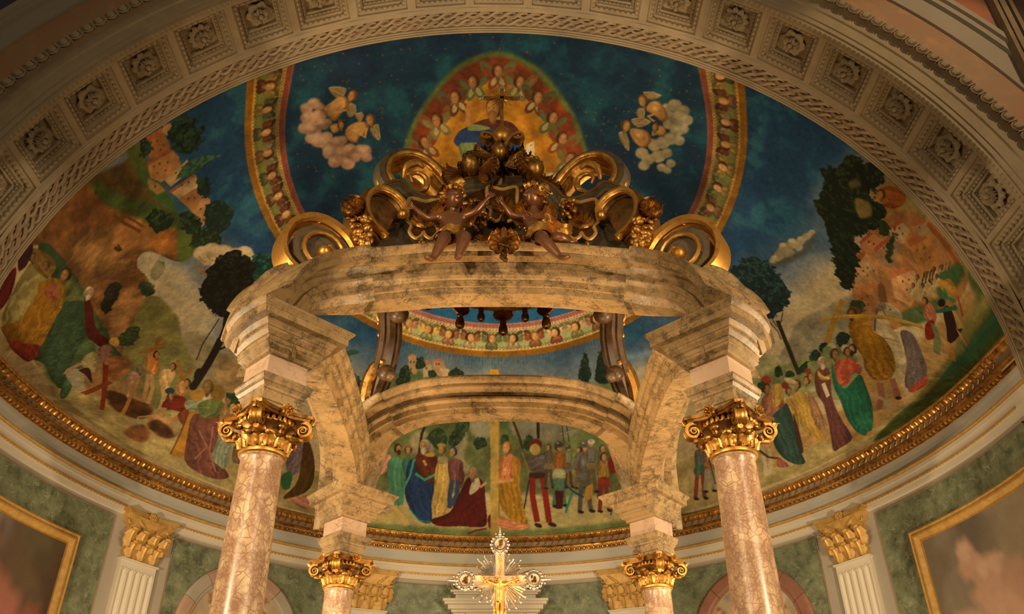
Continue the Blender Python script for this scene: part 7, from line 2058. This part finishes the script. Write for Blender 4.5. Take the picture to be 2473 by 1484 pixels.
E 8c8064 s1,t0.35 1439.3 941.2 14.1 4.7 2.3 -13.7
E 8c8064 s1,t0.35 1425.1 927.3 14.2 4.3 2.2 -13.7
E 8c8064 s1,t0.35 1410.2 916.6 12.7 3.6 1.8 -12.1
E 8c8064 s1,t0.35 1388.4 894.4 12.9 3.2 1.6 -12.1
E 8c8064 s1,t0.35 1402.4 884.0 13.0 3.3 1.7 -12.2
E 8c8064 s1,t0.35 1421.7 895.5 14.5 4.1 2.1 -13.8
E 8c8064 s1,t0.35 1436.6 907.2 11.2 3.4 1.7 -10.7
E 8c8064 s1,t0.35 1396.1 868.6 11.5 2.7 1.4 -10.7
E 8c8064 s1,t0.35 1448.3 887.0 9.7 2.9 1.5 -9.3
E 8c8064 s1,t0.35 1444.2 869.6 8.1 2.3 1.2 -7.8
E 8c8064 s1,t0.35 1405.2 921.7 9.5 2.6 1.4 -9.1
E 8c8064 s1,t0.35 1431.8 872.9 9.8 2.7 1.4 -9.3
E ac9e7c s3,k.7 1417.5 1006.2 5.8 2.0 0.9 -4.9
E ac9e7c s3,k.7 1430.6 1018.6 7.4 2.8 1.2 -6.3
E ac9e7c s3,k.7 1448.1 1012.4 6.6 2.6 1.1 -5.7
E ac9e7c s3,k.7 1457.9 995.2 6.6 2.6 1.1 -5.7
E ac9e7c s3,k.7 1442.7 995.3 8.3 3.1 1.3 -7.1
E ac9e7c s3,k.7 1426.4 992.5 5.8 2.0 0.9 -4.9
E ac9e7c s3,k.7 1456.0 972.8 5.9 2.2 0.9 -5.0
E ac9e7c s3,k.7 1444.2 966.8 7.6 2.7 1.2 -6.4
E ac9e7c s3,k.7 1427.2 974.1 5.9 2.0 0.9 -5.0
E ac9e7c s3,k.7 1452.9 944.9 6.0 2.1 0.9 -5.0
E ac9e7c s3,k.7 1435.7 945.1 7.7 2.5 1.1 -6.4
E ac9e7c s3,k.7 1421.5 931.3 7.8 2.3 1.0 -6.4
E ac9e7c s3,k.7 1407.0 920.1 7.0 1.9 0.9 -5.7
E ac9e7c s3,k.7 1385.2 898.1 7.1 1.7 0.8 -5.7
E ac9e7c s3,k.7 1399.2 887.6 7.1 1.8 0.8 -5.7
E ac9e7c s3,k.7 1418.1 899.6 8.0 2.2 1.0 -6.5
E ac9e7c s3,k.7 1433.8 910.4 6.1 1.8 0.8 -5.0
E ac9e7c s3,k.7 1393.3 871.8 6.3 1.5 0.7 -5.0
E ac9e7c s3,k.7 1445.8 889.7 5.3 1.6 0.7 -4.4
E ac9e7c s3,k.7 1442.1 871.9 4.5 1.3 0.6 -3.6
E ac9e7c s3,k.7 1402.9 924.4 5.2 1.4 0.6 -4.3
E ac9e7c s3,k.7 1429.4 875.6 5.4 1.5 0.6 -4.3
P 7a6644 c,f3 790 1040 810 1036 821 1027 814 1015 801 1013
L b09a72 k.7 1.8 790 1040 810 1036 821 1027
P 7a6644 c,f3 821 997 832 990 831 974 818 967 814 983
L b09a72 k.7 1.8 821 997 832 990 831 974
P 7a5226 c 772 1000 789 1008 807 1017 819 1009 818 991 805 981 789 967 777 985
P a87c46 c,s1,t0.3 775 1001 790 1008 804 1015 815 1009 814 993 803 985 789 973 779 988
E c49a62 s2,k.8 795.0 1000.9 5.2 -5.7 -3.5 -4.5
E 7a5226 s2,k.6 799.5 990.4 1.5 -2.2 -5.4 -4.7
H a87c46 7a4418 - 829.0 1010.4 6.7 -4.9 4.8 9.3
P 7a6644 c,f3 829 971 842 972 844 962 835 952
L b09a72 k.7 1.8 829 971 842 972 844 962
P 7a6644 c,f3 853 935 869 941 870 911 865 908 855 921
L b09a72 k.7 1.8 853 935 869 941 870 911
P 7a5226 c 806 942 823 953 843 952 851 939 842 925 831 922 822 910 806 921
P a87c46 c,s1,t0.3 808 942 822 952 840 951 846 940 839 928 829 925 822 914 808 924
E c49a62 s2,k.8 825.4 938.8 5.6 -5.3 -3.5 -4.6
E 7a5226 s2,k.6 830.5 928.7 1.6 -2.1 -5.4 -5.0
H a87c46 7a4418 - 855.5 952.6 8.0 0.7 -1.2 11.0
P 7a6644 c,f3 797 965 804 958 802 949
L b09a72 k.7 1.9 797 965 804 958 802 949
P 7a5226 c 779 958 791 961 798 953 791 942 782 942 779 950
P a87c46 c,s1,t0.3 779 959 790 961 795 954 790 945 782 945 779 952
E c49a62 s2,k.8 785.2 955.3 3.8 -4.0 -2.5 -3.2
E 7a5226 s2,k.6 788.6 948.0 1.1 -1.5 -3.8 -3.4
H a87c46 7a4418 - 799.1 955.1 5.5 -1.5 1.2 7.7
L a87c48 - 4.2 787 995 797 983 815 984
L a87c48 - 4.2 811 947 828 939 837 948
L a87c48 - 5.0 847 937 841 918 830 930
P 7a6644 c,f3 1372 1024 1390 1029 1406 1027 1393 1014 1380 1013
L b09a72 k.7 1.8 1372 1024 1390 1029 1406 1027
P 7a6644 c,f3 1366 984 1379 990 1382 972 1370 969
L b09a72 k.7 1.8 1366 984 1379 990 1382 972
P 7a5226 c 1383 989 1388 1007 1403 1013 1418 1000 1425 984 1416 973 1398 982
P a87c46 c,s1,t0.3 1384 990 1389 1006 1401 1011 1414 1000 1421 986 1413 977 1398 985
E c49a62 s2,k.8 1400.4 996.6 6.6 -2.1 -1.8 -6.1
E 7a5226 s2,k.6 1407.9 989.8 2.0 -1.1 -3.4 -7.4
H a87c46 7a4418 - 1373.6 1006.0 7.1 4.5 -4.1 9.8
P 7a6644 c,f3 1358 960 1379 970 1396 965 1374 947
L b09a72 k.7 1.8 1358 960 1379 970 1396 965
P 7a6644 c,f3 1338 927 1350 932 1361 911 1362 893 1347 906
L b09a72 k.7 1.9 1338 927 1350 932 1361 911
P 7a5226 c 1358 939 1371 944 1391 944 1402 930 1400 917 1387 906 1367 918
P a87c46 c,s1,t0.3 1360 938 1371 943 1389 942 1397 931 1396 919 1385 910 1368 920
E c49a62 s2,k.8 1378.2 932.5 6.8 -2.4 -2.0 -6.0
E 7a5226 s2,k.6 1385.8 925.3 2.1 -1.2 -3.8 -7.2
H a87c46 7a4418 - 1350.3 944.4 8.0 -1.3 2.0 11.1
P 7a6644 c,f3 1401 945 1408 948 1412 941 1403 937
L b09a72 k.7 1.9 1401 945 1408 948 1412 941
P 7a5226 c 1405 952 1413 962 1425 961 1428 946 1416 940
P a87c46 c,s1,t0.3 1406 953 1412 962 1422 960 1425 948 1415 943
E c49a62 s2,k.8 1414.7 955.3 4.7 -1.5 -1.3 -4.3
E 7a5226 s2,k.6 1420.1 950.4 1.5 -0.8 -2.5 -5.2
H a87c46 7a4418 - 1405.9 956.3 5.6 1.7 -1.3 7.8
L a87c48 - 4.2 1387 974 1400 984 1411 991
L a87c48 - 4.3 1368 926 1382 911 1383 934
L a87c48 - 4.2 1391 974 1402 968
'''
FR = paint_fresco(FRESCO_OPS)
def resample(img, na, nb):
    "area-weighted bilinear sampling of the canvas at the mesh points"
    y = (np.arange(na)+.5)/na*CH-.5; x = (np.arange(nb)+.5)/nb*CW-.5; out = 0
    for dy in (-.4, .4):
        for dx in (-.4, .4):
            yy = np.clip(y+dy, 0, CH-1.001); xx = np.clip(x+dx, 0, CW-1.001); yi = yy.astype(int); xi = xx.astype(int)
            fy = (yy-yi)[:, None, None].astype(np.float32); fx = (xx-xi)[None, :, None].astype(np.float32)
            out = out+((img[yi][:, xi]*(1-fx)+img[yi][:, xi+1]*fx)*(1-fy)+(img[yi+1][:, xi]*(1-fx)+img[yi+1][:, xi+1]*fx)*fy)/4
    return out
FR = resample(FR, NA, NB)
FRESCO_GAIN = np.array((1.10, 1.12, 1.08), np.float32)
alb = np.clip(s2l(FR)*FRESCO_GAIN, .004, .9)
_al = (np.arange(NA)+.5)/NA*97.0; _be = (np.arange(NB)+.5)/NB*180-90
_al[0] = 0; _al[-1] = 97.0; _be[0] = -90; _be[-1] = 90
_b, _a = np.radians(_be)[None], np.radians(np.minimum(_al, 90))[:, None]
co = np.stack([X0+DX*np.sin(_b)+0*_a, Y0+DY*np.cos(_b)*np.cos(_a)-((np.maximum(_al, 90)-90)/7*1.03)[:, None], ZC+DZ*np.cos(_b)*np.sin(_a)], -1).astype(np.float32).reshape(-1, 3)
i0 = (np.arange(NA-1)[:, None]*NB+np.arange(NB-1)[None]).ravel(); fa = np.stack([i0, i0+NB, i0+NB+1, i0+1], 1).astype(np.int32)
me = bpy.data.meshes.new('ceiling'); me.vertices.add(len(co)); me.vertices.foreach_set('co', co.ravel())
me.loops.add(fa.size); me.loops.foreach_set('vertex_index', fa.ravel()); me.polygons.add(len(fa)); me.polygons.foreach_set('loop_start', np.arange(len(fa), dtype=np.int32)*4)
me.update(calc_edges=True); me.polygons.foreach_set('use_smooth', np.ones(len(fa), bool))
ca = me.color_attributes.new('fresco', 'FLOAT_COLOR', 'POINT'); c4 = np.ones((len(co), 4), np.float32); c4[:, :3] = alb.reshape(-1, 3); ca.data.foreach_set('color', c4.ravel())
m_f, nt, b = nt_new('fresco_plaster'); v = nt.nodes.new('ShaderNodeVertexColor'); v.layer_name = 'fresco'
n1 = noise(nt, pos(nt), 9, 6, .7); n2 = noise(nt, pos(nt), 60, 3, .6)
c = mixc(nt, 1.0, v.outputs[0], ramp(nt, n1.outputs[0], [(.3, (.80, .80, .82)), (.7, (1.12, 1.1, 1.08))]), 'MULTIPLY')
c = mixc(nt, 1.0, c, ramp(nt, n2.outputs[0], [(.3, (.88, .88, .88)), (.7, (1.08, 1.08, 1.08))]), 'MULTIPLY')
nt.links.new(c, b.inputs['Base Color']); b.inputs['Roughness'].default_value = .8; b.inputs['Specular IOR Level'].default_value = .25
bump(nt, b, n1.outputs[0], .08, .02); me.materials.append(m_f)
mkobj('ceiling', me, label='half dome of the apse painted with a blue heaven, ring of cherubs and crowded landscape', kind='structure', cat='ceiling')
